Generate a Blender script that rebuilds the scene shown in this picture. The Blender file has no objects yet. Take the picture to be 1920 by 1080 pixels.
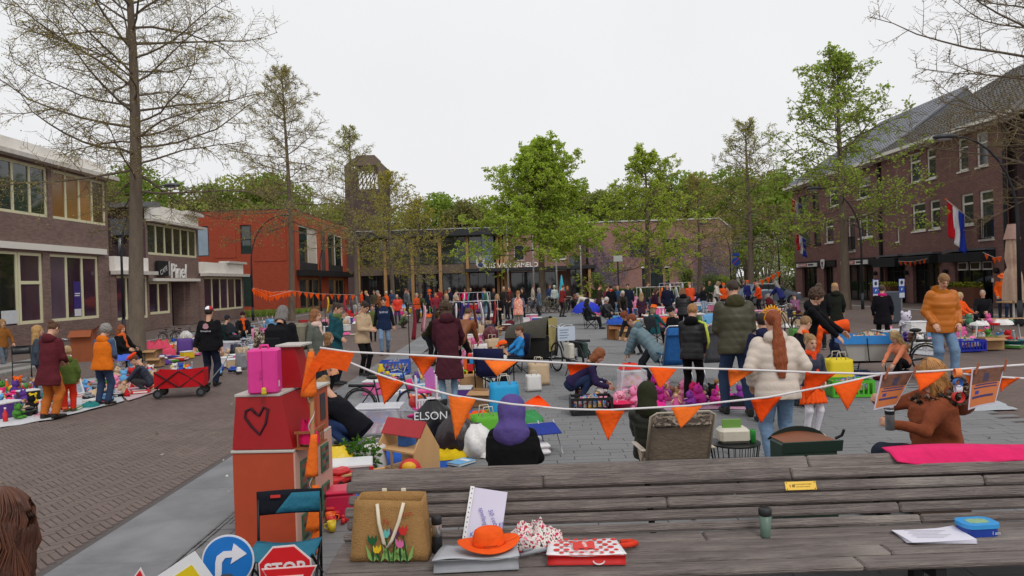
import bpy, math, random, time
import numpy as np
from mathutils import Vector, Matrix, Euler
PI = math.pi
R = math.radians
_t0 = time.time()
SC = bpy.context.scene
COL = SC.collection

# ---------------------------------------------------------------- camera, sky, sun, exposure
cam_data = bpy.data.cameras.new('camera')
cam_data.sensor_width = 36.0
cam_data.lens = 36.0 * 1380 / 1920
cam_data.clip_start = 0.05
cam_data.clip_end = 3000
cam = bpy.data.objects.new('camera', cam_data)
COL.objects.link(cam)
cam.matrix_world = (Matrix.Translation((0, 0, 2.1)) @ Matrix.Rotation(-0.006956, 4, 'Z')
                    @ Matrix.Rotation(PI / 2 - 0.008695, 4, 'X') @ Matrix.Rotation(-0.031, 4, 'Z'))
SC.camera = cam

world = bpy.data.worlds.new('World')
SC.world = world
world.use_nodes = True
wn, wl = world.node_tree.nodes, world.node_tree.links
bg = wn['Background']
sky = wn.new('ShaderNodeTexSky')
sky.sky_type = 'NISHITA'
sky.sun_disc = False
sky.sun_elevation = R(48)
sky.sun_rotation = R(150)
sky.air_density = 2.0
sky.dust_density = 6.0
sky.ozone_density = 1.0
mul = wn.new('ShaderNodeVectorMath'); mul.operation = 'SCALE'
mul.inputs['Scale'].default_value = 0.07
wl.new(sky.outputs[0], mul.inputs[0])
cn = wn.new('ShaderNodeTexNoise'); cn.inputs['Scale'].default_value = 1.6; cn.inputs['Detail'].default_value = 4
ramp = wn.new('ShaderNodeMix'); ramp.data_type = 'RGBA'
ramp.inputs[6].default_value = (0.81, 0.815, 0.84, 1)
ramp.inputs[7].default_value = (0.99, 0.99, 1.0, 1)
tc = wn.new('ShaderNodeTexCoord')
wl.new(tc.outputs['Generated'], cn.inputs['Vector'])
wl.new(cn.outputs['Fac'], ramp.inputs[0])
mix = wn.new('ShaderNodeMix'); mix.data_type = 'RGBA'
mix.inputs[0].default_value = 0.94            # closed cloud deck in front of the sky
wl.new(mul.outputs[0], mix.inputs[6])
wl.new(ramp.outputs[2], mix.inputs[7])
wl.new(mix.outputs[2], bg.inputs['Color'])
bg.inputs['Strength'].default_value = 1.0
sun_d = bpy.data.lights.new('sun', 'SUN')
sun_d.energy = 1.1
sun_d.angle = R(18)
sun_d.color = (1, 0.965, 0.92)
sun = bpy.data.objects.new('sun', sun_d)
COL.objects.link(sun)
sun.rotation_euler = (R(42), 0, R(25))
SC.view_settings.view_transform = 'Standard'
SC.view_settings.look = 'None'
SC.view_settings.exposure = 0.0
SC.view_settings.gamma = 1
SC.view_settings.use_curve_mapping = False
SC.render.engine = 'CYCLES'
SC.cycles.max_bounces = 5
SC.cycles.diffuse_bounces = 3
SC.cycles.glossy_bounces = 2
SC.cycles.transmission_bounces = 4
SC.cycles.transparent_max_bounces = 8
SC.cycles.use_denoising = True
SC.cycles.caustics_reflective = False
SC.cycles.caustics_refractive = False

# ---------------------------------------------------------------- materials
_M = {}
def hexc(h):
    h = h.lstrip('#')
    if len(h) == 3: h = ''.join(k * 2 for k in h)
    c = [int(h[i:i + 2], 16) / 255 for i in (0, 2, 4)]
    return tuple((x / 12.92 if x <= 0.04045 else ((x + 0.055) / 1.055) ** 2.4) for x in c)
def tocol(c):
    return hexc(c) if isinstance(c, str) else tuple(c)
def M(c, rough=0.7, var=0.12, scale=6.0, bump=0.0, metal=0.0, rnd=0.0, bscale=None, spec=0.4, trans=0.0, name=None, wear=None, stretch=None):
    """plain procedural surface: colour with noise variation and fine relief"""
    col = tocol(c)
    key = (tuple(round(x, 4) for x in col), rough, var, scale, bump, metal, rnd, bscale, spec, trans, wear, stretch)
    if key in _M: return _M[key]
    m = bpy.data.materials.new(name or 'surface')
    m.use_nodes = True
    n, l = m.node_tree.nodes, m.node_tree.links
    b = n['Principled BSDF']
    b.inputs['Roughness'].default_value = rough
    b.inputs['Metallic'].default_value = metal
    b.inputs['Specular IOR Level'].default_value = spec
    if trans: b.inputs['Transmission Weight'].default_value = trans
    t = n.new('ShaderNodeTexCoord')
    vec = t.outputs['Object']
    if stretch:
        mp = n.new('ShaderNodeMapping'); mp.inputs['Scale'].default_value = stretch
        l.new(vec, mp.inputs['Vector']); vec = mp.outputs[0]
    nz = n.new('ShaderNodeTexNoise'); nz.inputs['Scale'].default_value = scale; nz.inputs['Detail'].default_value = 5
    nz.inputs['Roughness'].default_value = 0.65
    l.new(vec, nz.inputs['Vector'])
    mx = n.new('ShaderNodeMix'); mx.data_type = 'RGBA'
    mx.inputs[6].default_value = (*[x * (1 - var * 1.6) for x in col], 1)
    mx.inputs[7].default_value = (*[min(1, x * (1 + var * 1.6)) for x in col], 1)
    l.new(nz.outputs['Fac'], mx.inputs[0])
    out = mx.outputs[2]
    if rnd:
        oi = n.new('ShaderNodeObjectInfo'); ge = n.new('ShaderNodeNewGeometry')
        ad = n.new('ShaderNodeMath'); ad.operation = 'ADD'
        l.new(oi.outputs['Random'], ad.inputs[0]); l.new(ge.outputs['Random Per Island'], ad.inputs[1])
        fr = n.new('ShaderNodeMath'); fr.operation = 'FRACT'; l.new(ad.outputs[0], fr.inputs[0])
        mr = n.new('ShaderNodeMapRange'); mr.inputs[3].default_value = 1 - rnd; mr.inputs[4].default_value = 1 + rnd
        l.new(fr.outputs[0], mr.inputs[0])
        sc = n.new('ShaderNodeVectorMath'); sc.operation = 'SCALE'
        l.new(out, sc.inputs[0]); l.new(mr.outputs[0], sc.inputs['Scale']); out = sc.outputs[0]
    if wear:
        n2 = n.new('ShaderNodeTexNoise'); n2.inputs['Scale'].default_value = 0.9; n2.inputs['Detail'].default_value = 7
        l.new(t.outputs['Object'], n2.inputs['Vector'])
        mr = n.new('ShaderNodeMapRange'); mr.inputs[1].default_value = 0.5; mr.inputs[2].default_value = 0.75
        l.new(n2.outputs['Fac'], mr.inputs[0])
        m3 = n.new('ShaderNodeMix'); m3.data_type = 'RGBA'
        l.new(mr.outputs[0], m3.inputs[0]); l.new(out, m3.inputs[6]); m3.inputs[7].default_value = (*tocol(wear), 1)
        out = m3.outputs[2]
    l.new(out, b.inputs['Base Color'])
    if bump:
        nb = n.new('ShaderNodeTexNoise'); nb.inputs['Scale'].default_value = bscale or scale * 6; nb.inputs['Detail'].default_value = 4
        l.new(vec, nb.inputs['Vector'])
        bp = n.new('ShaderNodeBump'); bp.inputs['Strength'].default_value = bump; bp.inputs['Distance'].default_value = 0.02
        l.new(nb.outputs['Fac'], bp.inputs['Height']); l.new(bp.outputs[0], b.inputs['Normal'])
    _M[key] = m
    return m
def Mfab(c): return M(c, rough=0.92, var=0.16, scale=9, bump=0.55, bscale=24, spec=0.15)
def Mplas(c): return M(c, rough=0.42, var=0.11, scale=7, spec=0.45, bump=.08, bscale=18)
def Mmet(c, r=0.35): return M(c, rough=r, var=0.06, metal=0.85, scale=10)
def Mbrick(c1, c2, cm, w=0.22, h=0.065, mort=0.012, name='brick', big=0.12):
    """brickwork too small in view to build brick by brick"""
    m = bpy.data.materials.new(name); m.use_nodes = True
    n, l = m.node_tree.nodes, m.node_tree.links
    b = n['Principled BSDF']; b.inputs['Roughness'].default_value = 0.9; b.inputs['Specular IOR Level'].default_value = 0.2
    t = n.new('ShaderNodeTexCoord'); s = n.new('ShaderNodeSeparateXYZ'); l.new(t.outputs['Object'], s.inputs[0])
    a = n.new('ShaderNodeMath'); a.operation = 'ADD'; l.new(s.outputs[0], a.inputs[0]); l.new(s.outputs[1], a.inputs[1])
    c = n.new('ShaderNodeCombineXYZ'); l.new(a.outputs[0], c.inputs[0]); l.new(s.outputs[2], c.inputs[1])
    br = n.new('ShaderNodeTexBrick'); br.inputs['Scale'].default_value = 1
    br.inputs['Brick Width'].default_value = w; br.inputs['Row Height'].default_value = h; br.inputs['Mortar Size'].default_value = mort * 0.5
    br.inputs['Color1'].default_value = (*tocol(c1), 1); br.inputs['Color2'].default_value = (*tocol(c2), 1); br.inputs['Mortar'].default_value = (*tocol(cm), 1)
    br.inputs['Mortar Smooth'].default_value = 0.3
    l.new(c.outputs[0], br.inputs['Vector'])
    nz = n.new('ShaderNodeTexNoise'); nz.inputs['Scale'].default_value = 0.7; nz.inputs['Detail'].default_value = 8
    l.new(t.outputs['Object'], nz.inputs['Vector'])
    mr = n.new('ShaderNodeMapRange'); mr.inputs[3].default_value = 1 - big * 2; mr.inputs[4].default_value = 1 + big * 2
    l.new(nz.outputs['Fac'], mr.inputs[0])
    sc = n.new('ShaderNodeVectorMath'); sc.operation = 'SCALE'; l.new(br.outputs['Color'], sc.inputs[0]); l.new(mr.outputs[0], sc.inputs['Scale'])
    l.new(sc.outputs[0], b.inputs['Base Color'])
    bp = n.new('ShaderNodeBump'); bp.inputs['Strength'].default_value = 0.5; bp.inputs['Distance'].default_value = 0.01
    inv = n.new('ShaderNodeMath'); inv.operation = 'SUBTRACT'; inv.inputs[0].default_value = 1; l.new(br.outputs['Fac'], inv.inputs[1])
    l.new(inv.outputs[0], bp.inputs['Height']); l.new(bp.outputs[0], b.inputs['Normal'])
    return m
def Mglass(c=(0.03, 0.04, 0.045), rough=0.04, spec=0.9):
    return M(c, rough=rough, var=0.25, scale=0.8, spec=spec, name='window_glass')
def Mclear(c=(0.9, 0.92, 0.95), a=0.35):
    key = ('clear', c, a)
    if key in _M: return _M[key]
    m = bpy.data.materials.new('clear_plastic'); m.use_nodes = True
    n, l = m.node_tree.nodes, m.node_tree.links
    b = n['Principled BSDF']; b.inputs['Base Color'].default_value = (*c, 1); b.inputs['Roughness'].default_value = 0.25
    b.inputs['Alpha'].default_value = a
    _M[key] = m
    return m
def Mpattern(base, spots, scale=14, thr=0.55, kind='voronoi', rough=0.9):
    key = ('pat', base, tuple(spots), scale, thr, kind)
    if key in _M: return _M[key]
    m = bpy.data.materials.new('printed_cloth'); m.use_nodes = True
    n, l = m.node_tree.nodes, m.node_tree.links
    b = n['Principled BSDF']; b.inputs['Roughness'].default_value = rough; b.inputs['Specular IOR Level'].default_value = 0.2
    t = n.new('ShaderNodeTexCoord')
    v = n.new('ShaderNodeTexVoronoi'); v.inputs['Scale'].default_value = scale
    if kind == 'dots': v.inputs['Randomness'].default_value = 0.35
    l.new(t.outputs['Object'], v.inputs['Vector'])
    rp = n.new('ShaderNodeValToRGB'); rp.color_ramp.interpolation = 'CONSTANT'
    e = rp.color_ramp.elements
    sp = n.new('ShaderNodeSeparateXYZ'); l.new(v.outputs['Color'], sp.inputs[0]); l.new(sp.outputs[0], rp.inputs[0])
    e[0].color = (*tocol(spots[0]), 1); e[1].position = 1.0 / len(spots); e[1].color = (*tocol(spots[-1]), 1)
    for i in range(1, len(spots)):
        if i == len(spots) - 1 and len(spots) > 1:
            e[-1].position = i / len(spots)
        else:
            q = e.new(i / len(spots)); q.color = (*tocol(spots[i]), 1)
    lt = n.new('ShaderNodeMath'); lt.operation = 'LESS_THAN'; lt.inputs[1].default_value = thr
    if kind == 'dots':
        l.new(v.outputs['Distance'], lt.inputs[0])
    else:
        nz = n.new('ShaderNodeTexNoise'); nz.inputs['Scale'].default_value = scale * 1.3; l.new(t.outputs['Object'], nz.inputs['Vector'])
        l.new(nz.outputs['Fac'], lt.inputs[0])
    mx = n.new('ShaderNodeMix'); mx.data_type = 'RGBA'; l.new(lt.outputs[0], mx.inputs[0])
    mx.inputs[6].default_value = (*tocol(base), 1); l.new(rp.outputs[0], mx.inputs[7])
    l.new(mx.outputs[2], b.inputs['Base Color'])
    _M[key] = m
    return m

# ---------------------------------------------------------------- mesh building
class MB:
    def __init__(s): s.v = []; s.f = []; s.m = []; s.cur = 0; s.X = None
    def at(s, M4): s.X = M4; return s
    def mat(s, i): s.cur = i; return s
    def add(s, vs, fs):
        o = len(s.v)
        if s.X is not None:
            vs = [tuple(s.X @ Vector(p)) for p in vs]
        s.v.extend(tuple(p) for p in vs)
        s.f.extend(tuple(i + o for i in f) for f in fs)
        s.m.extend([s.cur] * len(fs))
        return s
    def box(s, x0, x1, y0, y1, z0, z1):
        if x0 > x1: x0, x1 = x1, x0
        if y0 > y1: y0, y1 = y1, y0
        if z0 > z1: z0, z1 = z1, z0
        return s.add([(x0, y0, z0), (x1, y0, z0), (x1, y1, z0), (x0, y1, z0), (x0, y0, z1), (x1, y0, z1), (x1, y1, z1), (x0, y1, z1)],
                     [(0, 3, 2, 1), (4, 5, 6, 7), (0, 1, 5, 4), (1, 2, 6, 5), (2, 3, 7, 6), (3, 0, 4, 7)])
    def bbox(s, w, d, h, b=0.01, c=(0, 0, 0)):
        """box with chamfered edges, centre c at its base"""
        x, y = w / 2, d / 2; b = min(b, w * 0.4, d * 0.4, h * 0.4)
        rings = []
        for z, k in ((0, b), (b, 0), (h - b, 0), (h, b)):
            X, Y = x - k, y - k; q = max(b - k, 0.0) if k == 0 else b * 0.4
            rings.append([(X - q, -Y, z), (X, -Y + q, z), (X, Y - q, z), (X - q, Y, z), (-X + q, Y, z), (-X, Y - q, z), (-X, -Y + q, z), (-X + q, -Y, z)])
        vs = [(p[0] + c[0], p[1] + c[1], p[2] + c[2]) for r in rings for p in r]
        fs = [tuple(range(7, -1, -1)), tuple(range(24, 32))]
        for k in range(3):
            for i in range(8):
                j = (i + 1) % 8
                fs.append((k * 8 + i, k * 8 + j, k * 8 + 8 + j, k * 8 + 8 + i))
        return s.add(vs, fs)
    def lathe(s, prof, n=12, c=(0, 0, 0), sx=1, sy=1, cap=True):
        vs = []; fs = []
        for r, z in prof:
            for i in range(n):
                a = 2 * PI * i / n
                vs.append((c[0] + r * sx * math.cos(a), c[1] + r * sy * math.sin(a), c[2] + z))
        for k in range(len(prof) - 1):
            for i in range(n):
                j = (i + 1) % n
                fs.append((k * n + i, k * n + j, k * n + n + j, k * n + n + i))
        if cap:
            fs.append(tuple(range(n - 1, -1, -1))); fs.append(tuple(range((len(prof) - 1) * n, len(prof) * n)))
        return s.add(vs, fs)
    def ball(s, c, r, n=10, m=7):
        if not hasattr(r, '__len__'): r = (r, r, r)
        vs = [(c[0], c[1], c[2] - r[2])]; fs = []
        for k in range(1, m):
            t = PI * k / m
            for i in range(n):
                a = 2 * PI * i / n
                vs.append((c[0] + r[0] * math.sin(t) * math.cos(a), c[1] + r[1] * math.sin(t) * math.sin(a), c[2] - r[2] * math.cos(t)))
        vs.append((c[0], c[1], c[2] + r[2])); L = len(vs) - 1
        for i in range(n):
            j = (i + 1) % n
            fs.append((0, 1 + j, 1 + i)); fs.append((L, L - n + i, L - n + j))
        for k in range(m - 2):
            for i in range(n):
                j = (i + 1) % n
                fs.append((1 + k * n + i, 1 + k * n + j, 1 + k * n + n + j, 1 + k * n + n + i))
        return s.add(vs, fs)
    def tube(s, pts, r, n=6, close=False, cap=True):
        pts = [Vector(p) for p in pts]; N = len(pts)
        rs = r if hasattr(r, '__len__') else [r] * N
        vs = []; fs = []; up = None
        for k in range(N):
            if close: d = pts[(k + 1) % N] - pts[k - 1]
            else: d = pts[min(k + 1, N - 1)] - pts[max(k - 1, 0)]
            if d.length < 1e-9: d = Vector((0, 0, 1))
            d.normalize()
            if up is None:
                up = Vector((0, 0, 1)) if abs(d.z) < 0.9 else Vector((1, 0, 0))
            u = (up - d * up.dot(d))
            if u.length < 1e-6: u = d.orthogonal()
            u.normalize(); w = d.cross(u); up = u
            for i in range(n):
                a = 2 * PI * i / n
                vs.append(pts[k] + (u * math.cos(a) + w * math.sin(a)) * rs[k])
        for k in range(N if close else N - 1):
            q = (k + 1) % N
            for i in range(n):
                j = (i + 1) % n
                fs.append((k * n + i, k * n + j, q * n + j, q * n + i))
        if cap and not close:
            fs.append(tuple(range(n - 1, -1, -1))); fs.append(tuple(range((N - 1) * n, N * n)))
        return s.add([tuple(p) for p in vs], fs)
    def cyl(s, p, q, r, n=10): return s.tube([p, q], r, n)
    def ring(s, c, R_, r, axis='z', n=20, m=6, sc=(1, 1)):
        pts = []
        for i in range(n):
            a = 2 * PI * i / n; x, y = R_ * sc[0] * math.cos(a), R_ * sc[1] * math.sin(a)
            pts.append((c[0] + x, c[1] + y, c[2]) if axis == 'z' else (c[0] + x, c[1], c[2] + y) if axis == 'y' else (c[0], c[1] + x, c[2] + y))
        return s.tube(pts, r, m, close=True)
    def prism(s, poly, z0, z1):
        n = len(poly)
        vs = [(p[0], p[1], z0) for p in poly] + [(p[0], p[1], z1) for p in poly]
        return s.add(vs, [tuple(range(n - 1, -1, -1)), tuple(range(n, 2 * n))] + [(i, (i + 1) % n, n + (i + 1) % n, n + i) for i in range(n)])
    def vprism(s, poly, y0, y1):
        """polygon in x,z pushed along y"""
        n = len(poly)
        vs = [(p[0], y0, p[1]) for p in poly] + [(p[0], y1, p[1]) for p in poly]
        return s.add(vs, [tuple(range(n)), tuple(range(2 * n - 1, n - 1, -1))] + [((i + 1) % n, i, n + i, n + (i + 1) % n) for i in range(n)])
    def grid(s, fn, nu, nv):
        vs = [fn(i / nu, j / nv) for j in range(nv + 1) for i in range(nu + 1)]
        fs = [(j * (nu + 1) + i, j * (nu + 1) + i + 1, (j + 1) * (nu + 1) + i + 1, (j + 1) * (nu + 1) + i) for j in range(nv) for i in range(nu)]
        return s.add(vs, fs)
    def sheet(s, fn, nu, nv, t=0.004):
        """grid with a little thickness"""
        o = [Vector(fn(i / nu, j / nv)) for j in range(nv + 1) for i in range(nu + 1)]
        W = nu + 1; N = len(o); nn = []
        for j in range(nv + 1):
            for i in range(W):
                a = o[j * W + min(i + 1, nu)] - o[j * W + max(i - 1, 0)]; b = o[min(j + 1, nv) * W + i] - o[max(j - 1, 0) * W + i]
                c = a.cross(b); nn.append(c.normalized() if c.length > 1e-9 else Vector((0, 0, 1)))
        vs = [tuple(o[k] + nn[k] * t / 2) for k in range(N)] + [tuple(o[k] - nn[k] * t / 2) for k in range(N)]
        fs = []
        for j in range(nv):
            for i in range(nu):
                a, b, c, d = j * W + i, j * W + i + 1, (j + 1) * W + i + 1, (j + 1) * W + i
                fs += [(a, b, c, d), (N + d, N + c, N + b, N + a)]
        e = list(range(W)) + [j * W + nu for j in range(1, nv + 1)] + [nv * W + i for i in range(nu - 1, -1, -1)] + [j * W for j in range(nv - 1, 0, -1)]
        for k in range(len(e)):
            a, b = e[k], e[(k + 1) % len(e)]
            fs.append((b, a, N + a, N + b))
        return s.add(vs, fs)
    def mesh(s, name, mats, smooth=False):
        me = bpy.data.meshes.new(name)
        me.from_pydata(s.v, [], s.f)
        for m in (mats if isinstance(mats, (list, tuple)) else [mats]): me.materials.append(m)
        if any(s.m): me.polygons.foreach_set('material_index', s.m)
        if smooth is True: me.polygons.foreach_set('use_smooth', [True] * len(s.f))
        elif smooth: me.shade_smooth_by_angle(smooth) if hasattr(me, 'shade_smooth_by_angle') else None
        me.update()
        return me
    def obj(s, name, mats, parent=None, smooth=False):
        return link(name, s.mesh(name, mats, smooth), parent)
def link(name, me, parent=None, M4=None):
    o = bpy.data.objects.new(name, me); COL.objects.link(o)
    if parent is not None: o.parent = parent
    if M4 is not None: o.matrix_local = M4
    return o
def npmesh(name, V, F, mats, midx=None, smooth=True):
    """V (n,3), F (m,k) numpy arrays -> mesh"""
    me = bpy.data.meshes.new(name)
    V = np.ascontiguousarray(V, dtype=np.float32); F = np.ascontiguousarray(F, dtype=np.int32)
    k = F.shape[1]
    me.vertices.add(len(V)); me.vertices.foreach_set('co', V.ravel())
    me.loops.add(F.size); me.loops.foreach_set('vertex_index', F.ravel())
    me.polygons.add(len(F)); me.polygons.foreach_set('loop_start', np.arange(0, F.size, k, dtype=np.int32))
    for m in mats: me.materials.append(m)
    if midx is not None: me.polygons.foreach_set('material_index', np.ascontiguousarray(midx, dtype=np.int32))
    if smooth: me.polygons.foreach_set('use_smooth', np.ones(len(F), dtype=bool))
    me.update(calc_edges=True)
    return me
def tag(o, label=None, cat=None, group=None, kind=None):
    if label: o['label'] = label
    if cat: o['category'] = cat
    if group: o['group'] = group
    if kind: o['kind'] = kind
    return o
def thing(name, label, cat, loc=(0, 0, 0), rz=0, group=None):
    o = bpy.data.objects.new(name, None); COL.objects.link(o)
    o.empty_display_size = 0.1
    o.location = (loc[0], loc[1], loc[2] if len(loc) > 2 else 0); o.rotation_euler = (0, 0, R(rz))
    return tag(o, label, cat, group)
def solo(name, mb, mats, label, cat, loc=(0, 0, 0), rz=0, group=None, smooth=False, rot=None):
    o = mb.obj(name, mats, None, smooth)
    o.location = (loc[0], loc[1], loc[2] if len(loc) > 2 else 0); o.rotation_euler = rot or (0, 0, R(rz))
    return tag(o, label, cat, group)
def copy_tree(o, parent=None):
    c = o.copy(); COL.objects.link(c)
    if parent is not None: c.parent = parent
    for ch in list(o.children): copy_tree(ch, c)
    return c
def struct(name, mb, mats, parent=None, smooth=False):
    o = mb.obj(name, mats, parent, smooth)
    if parent is None: o['kind'] = 'structure'
    return o
def text_part(name, body, size, mat, parent, M4, extrude=0.01, align='CENTER', font_shear=0.0, bold=0.0):
    cu = bpy.data.curves.new(name, 'FONT'); cu.body = body; cu.size = size; cu.extrude = extrude; cu.align_x = align
    cu.shear = font_shear; cu.resolution_u = 3; cu.offset = bold
    o = bpy.data.objects.new(name, cu); COL.objects.link(o)
    dg = bpy.context.evaluated_depsgraph_get()
    me = bpy.data.meshes.new_from_object(o.evaluated_get(dg))
    bpy.data.objects.remove(o); bpy.data.curves.remove(cu)
    me.materials.clear(); me.materials.append(mat); me.name = name
    q = link(name, me, parent); q.matrix_local = M4
    return q
def T(x, y, z): return Matrix.Translation((x, y, z))
def RX(a): return Matrix.Rotation(R(a), 4, 'X')
def RY(a): return Matrix.Rotation(R(a), 4, 'Y')
def RZ(a): return Matrix.Rotation(R(a), 4, 'Z')
def S3(x, y, z): return Matrix.Diagonal((x, y, z, 1))
# ---------------------------------------------------------------- ground, paving
M_road = Mbrick('#72645f', '#685a55', '#584f4b', w=0.21, h=0.07, mort=0.008, name='brown_paving', big=0.1)
def _flat(m):
    """brick paving lies flat: use x and y of the sheet"""
    n, l = m.node_tree.nodes, m.node_tree.links
    tcn = [k for k in n if k.type == 'TEX_COORD'][0]; br = [k for k in n if k.type == 'TEX_BRICK'][0]
    mp = n.new('ShaderNodeMapping'); mp.inputs['Rotation'].default_value = (0, 0, R(45))
    l.new(tcn.outputs['Object'], mp.inputs[0]); l.new(mp.outputs[0], br.inputs['Vector'])
_flat(M_road)
g = MB(); g.box(-400, 400, -30, 700, -0.6, -0.02)
ground = struct('ground', g, M_road)
M_brickpaver = M('#6f625d', rough=0.88, var=0.2, scale=1.5, bump=0.3, bscale=60, rnd=0.08, spec=0.25, wear='#685c57')
M_grey = M('#777778', rough=0.8, var=0.12, scale=1.2, bump=0.25, bscale=50, rnd=0.04, spec=0.3, wear='#737376')
M_slab = M('#747577', rough=0.75, var=0.3, scale=2.2, bump=0.2, bscale=60, rnd=0.06, wear='#8b8c8e')
M_sand = M('#575150', rough=1, var=0.2, scale=30)
# sand bed that shows in the joints of the near paving
sb = MB(); sb.box(-9, -3.56, 3.5, 12, -0.021, -0.0125); sb.add([(-2.58, 3.4, -.0125), (6.4, 3.4, -.0125), (7.7, 22.8, -.0125), (-2.58, 22.8, -.0125)], [(0, 1, 2, 3)])
bed = struct('paving_bed', sb, M_sand)

def paver_mesh(w, d, mat, name, t=0.03, b=0.0035):
    mb = MB()
    x, y = w / 2, d / 2
    mb.add([(-x, -y, -t), (x, -y, -t), (x, y, -t), (-x, y, -t), (-x + b, -y + b, 0), (x - b, -y + b, 0), (x - b, y - b, 0), (-x + b, y - b, 0)],
           [(4, 5, 6, 7), (0, 1, 5, 4), (1, 2, 6, 5), (2, 3, 7, 6), (3, 0, 4, 7)])
    return mb.mesh(name, mat)
rng = random.Random(5)
def seen(x, y):
    """how large a piece at x, y shows: inside the view cone and near"""
    if y < 4.9: return 0
    u = 950 + 1380 * x / y
    return (1 / y ** 2.2) if -40 < u < 1960 else 0
# herringbone of brown bricks on the street side
bw, n3 = 0.0667, 3
cells = []
c45, s45 = math.cos(R(45)), math.sin(R(45))
for i in range(-330, 330):
    for j in range(-330, 330):
        s = (i - j) % (2 * n3)
        if s == 0: a, b_, hz = i + n3 / 2, j + 0.5, 0
        elif s == 2 * n3 - 1: a, b_, hz = i + 0.5, j + n3 / 2, 1
        else: continue
        x0, y0 = a * bw, b_ * bw
        x, y = (x0 * c45 - y0 * s45) - 9, (x0 * s45 + y0 * c45) + 9.5
        if -15 < x < -3.66 and 4.9 < y < 16.9 and x > -0.73 * y - 0.4 and (y < 12.5 - .1 * (x + 9) or rng.random() < .0):
            cells.append((x, y, 45 + 90 * hz))
cells.sort(key=lambda c: -seen(c[0], c[1]) * (1 if -0.64 * c[1] < c[0] else 0.001))
pm = paver_mesh(n3 * bw - 0.004, bw - 0.004, M_brickpaver, 'brick')
street = bpy.data.objects.new('street_paving', None); COL.objects.link(street); street['kind'] = 'structure'
rest = MB()
for k, (x, y, a) in enumerate(cells):
    z = rng.uniform(-0.003, 0.002)
    if k < 300:
        o = link('brick', pm, street, T(x, y, z) @ RZ(a + rng.uniform(-0.6, 0.6)) @ RX(rng.uniform(-.5, .5)))
    else:
        rest.X = T(x, y, z) @ RZ(a); w, d = (n3 * bw - 0.004) / 2, (bw - 0.004) / 2; b = 0.006
        rest.add([(-w, -d, -.012), (w, -d, -.012), (w, d, -.012), (-w, d, -.012), (-w + b, -d + b, 0), (w - b, -d + b, 0), (w - b, d - b, 0), (-w + b, d - b, 0)],
                 [(4, 5, 6, 7), (0, 1, 5, 4), (1, 2, 6, 5), (2, 3, 7, 6), (3, 0, 4, 7)])
tag(rest.obj('brick_field', M_brickpaver, street), kind='stuff')
# long grey pavers of the square
pl, pw = 0.6, 0.15
cells = []
for j in range(0, 126):
    y = 4.0 + j * pw
    for i in range(-6, 17):
        x = -2.2 + (i + 0.5 * (j % 2) + 0.13 * math.sin(j * 2.4)) * pl
        if x > -2.86 and x < 7.0 + 0.075 * (y - 10): cells.append((x, y))
cells.sort(key=lambda c: -seen(c[0], c[1] if c[1] > 6 else 60))
pm = paver_mesh(pl - 0.004, pw - 0.004, M_grey, 'paver')
square = bpy.data.objects.new('square_paving', None); COL.objects.link(square); square['kind'] = 'structure'
rest = MB()
for k, (x, y) in enumerate(cells):
    z = rng.uniform(-0.003, 0.002)
    if k < 300: link('paver', pm, square, T(x, y, z) @ RZ(rng.uniform(-.25, .25)))
    else:
        rest.X = T(x, y, z); w, d = (pl - 0.004) / 2, (pw - 0.004) / 2; b = 0.003
        rest.add([(-w, -d, -.012), (w, -d, -.012), (w, d, -.012), (-w, d, -.012), (-w + b, -d + b, 0), (w - b, -d + b, 0), (w - b, d - b, 0), (-w + b, d - b, 0)],
                 [(4, 5, 6, 7), (0, 1, 5, 4), (1, 2, 6, 5), (2, 3, 7, 6), (3, 0, 4, 7)])
tag(rest.obj('paver_field', M_grey, square), kind='stuff')
M_greyfar = Mbrick('#808081', '#767677', '#626264', w=0.6, h=0.15, mort=0.006, name='grey_paving', big=0.1)
n_, l_ = M_greyfar.node_tree.nodes, M_greyfar.node_tree.links
l_.new([k for k in n_ if k.type == 'TEX_COORD'][0].outputs['Object'], [k for k in n_ if k.type == 'TEX_BRICK'][0].inputs['Vector'])
far = MB(); far.add([(-2.5, 22.9, -.004), (7.9, 22.9, -.004), (9.8, 47, -.004), (-2.5, 47, -.004)], [(0, 1, 2, 3)])
far.obj('far_pavers', M_greyfar, square)
# band of large smooth slabs between the two pavings, with a slot drain beside it
y = 3.4; k = 0
for yy in (3.4, 5.75, 7.83, 10.2, 12.6, 15, 17.4, 19.8, 22.2, 24.6, 27, 29.4, 31.8, 34.2, 36.6, 39):
    mb = MB(); mb.bbox(0.9, yy - y - 0.012, 0.05, 0.006, (0, 0, -0.05))
    if k: mb.obj('slab', M_slab, square).location = (-3.1, (y + yy) / 2, 0.004)
    y = yy; k += 1
dr = MB(); dr.box(-2.64, -2.632, 3.4, 39, -0.02, 0.004); dr.box(-2.60, -2.592, 3.4, 39, -0.02, 0.004); dr.obj('slot_drain', Mmet('#1c1c1e'), square)
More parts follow.
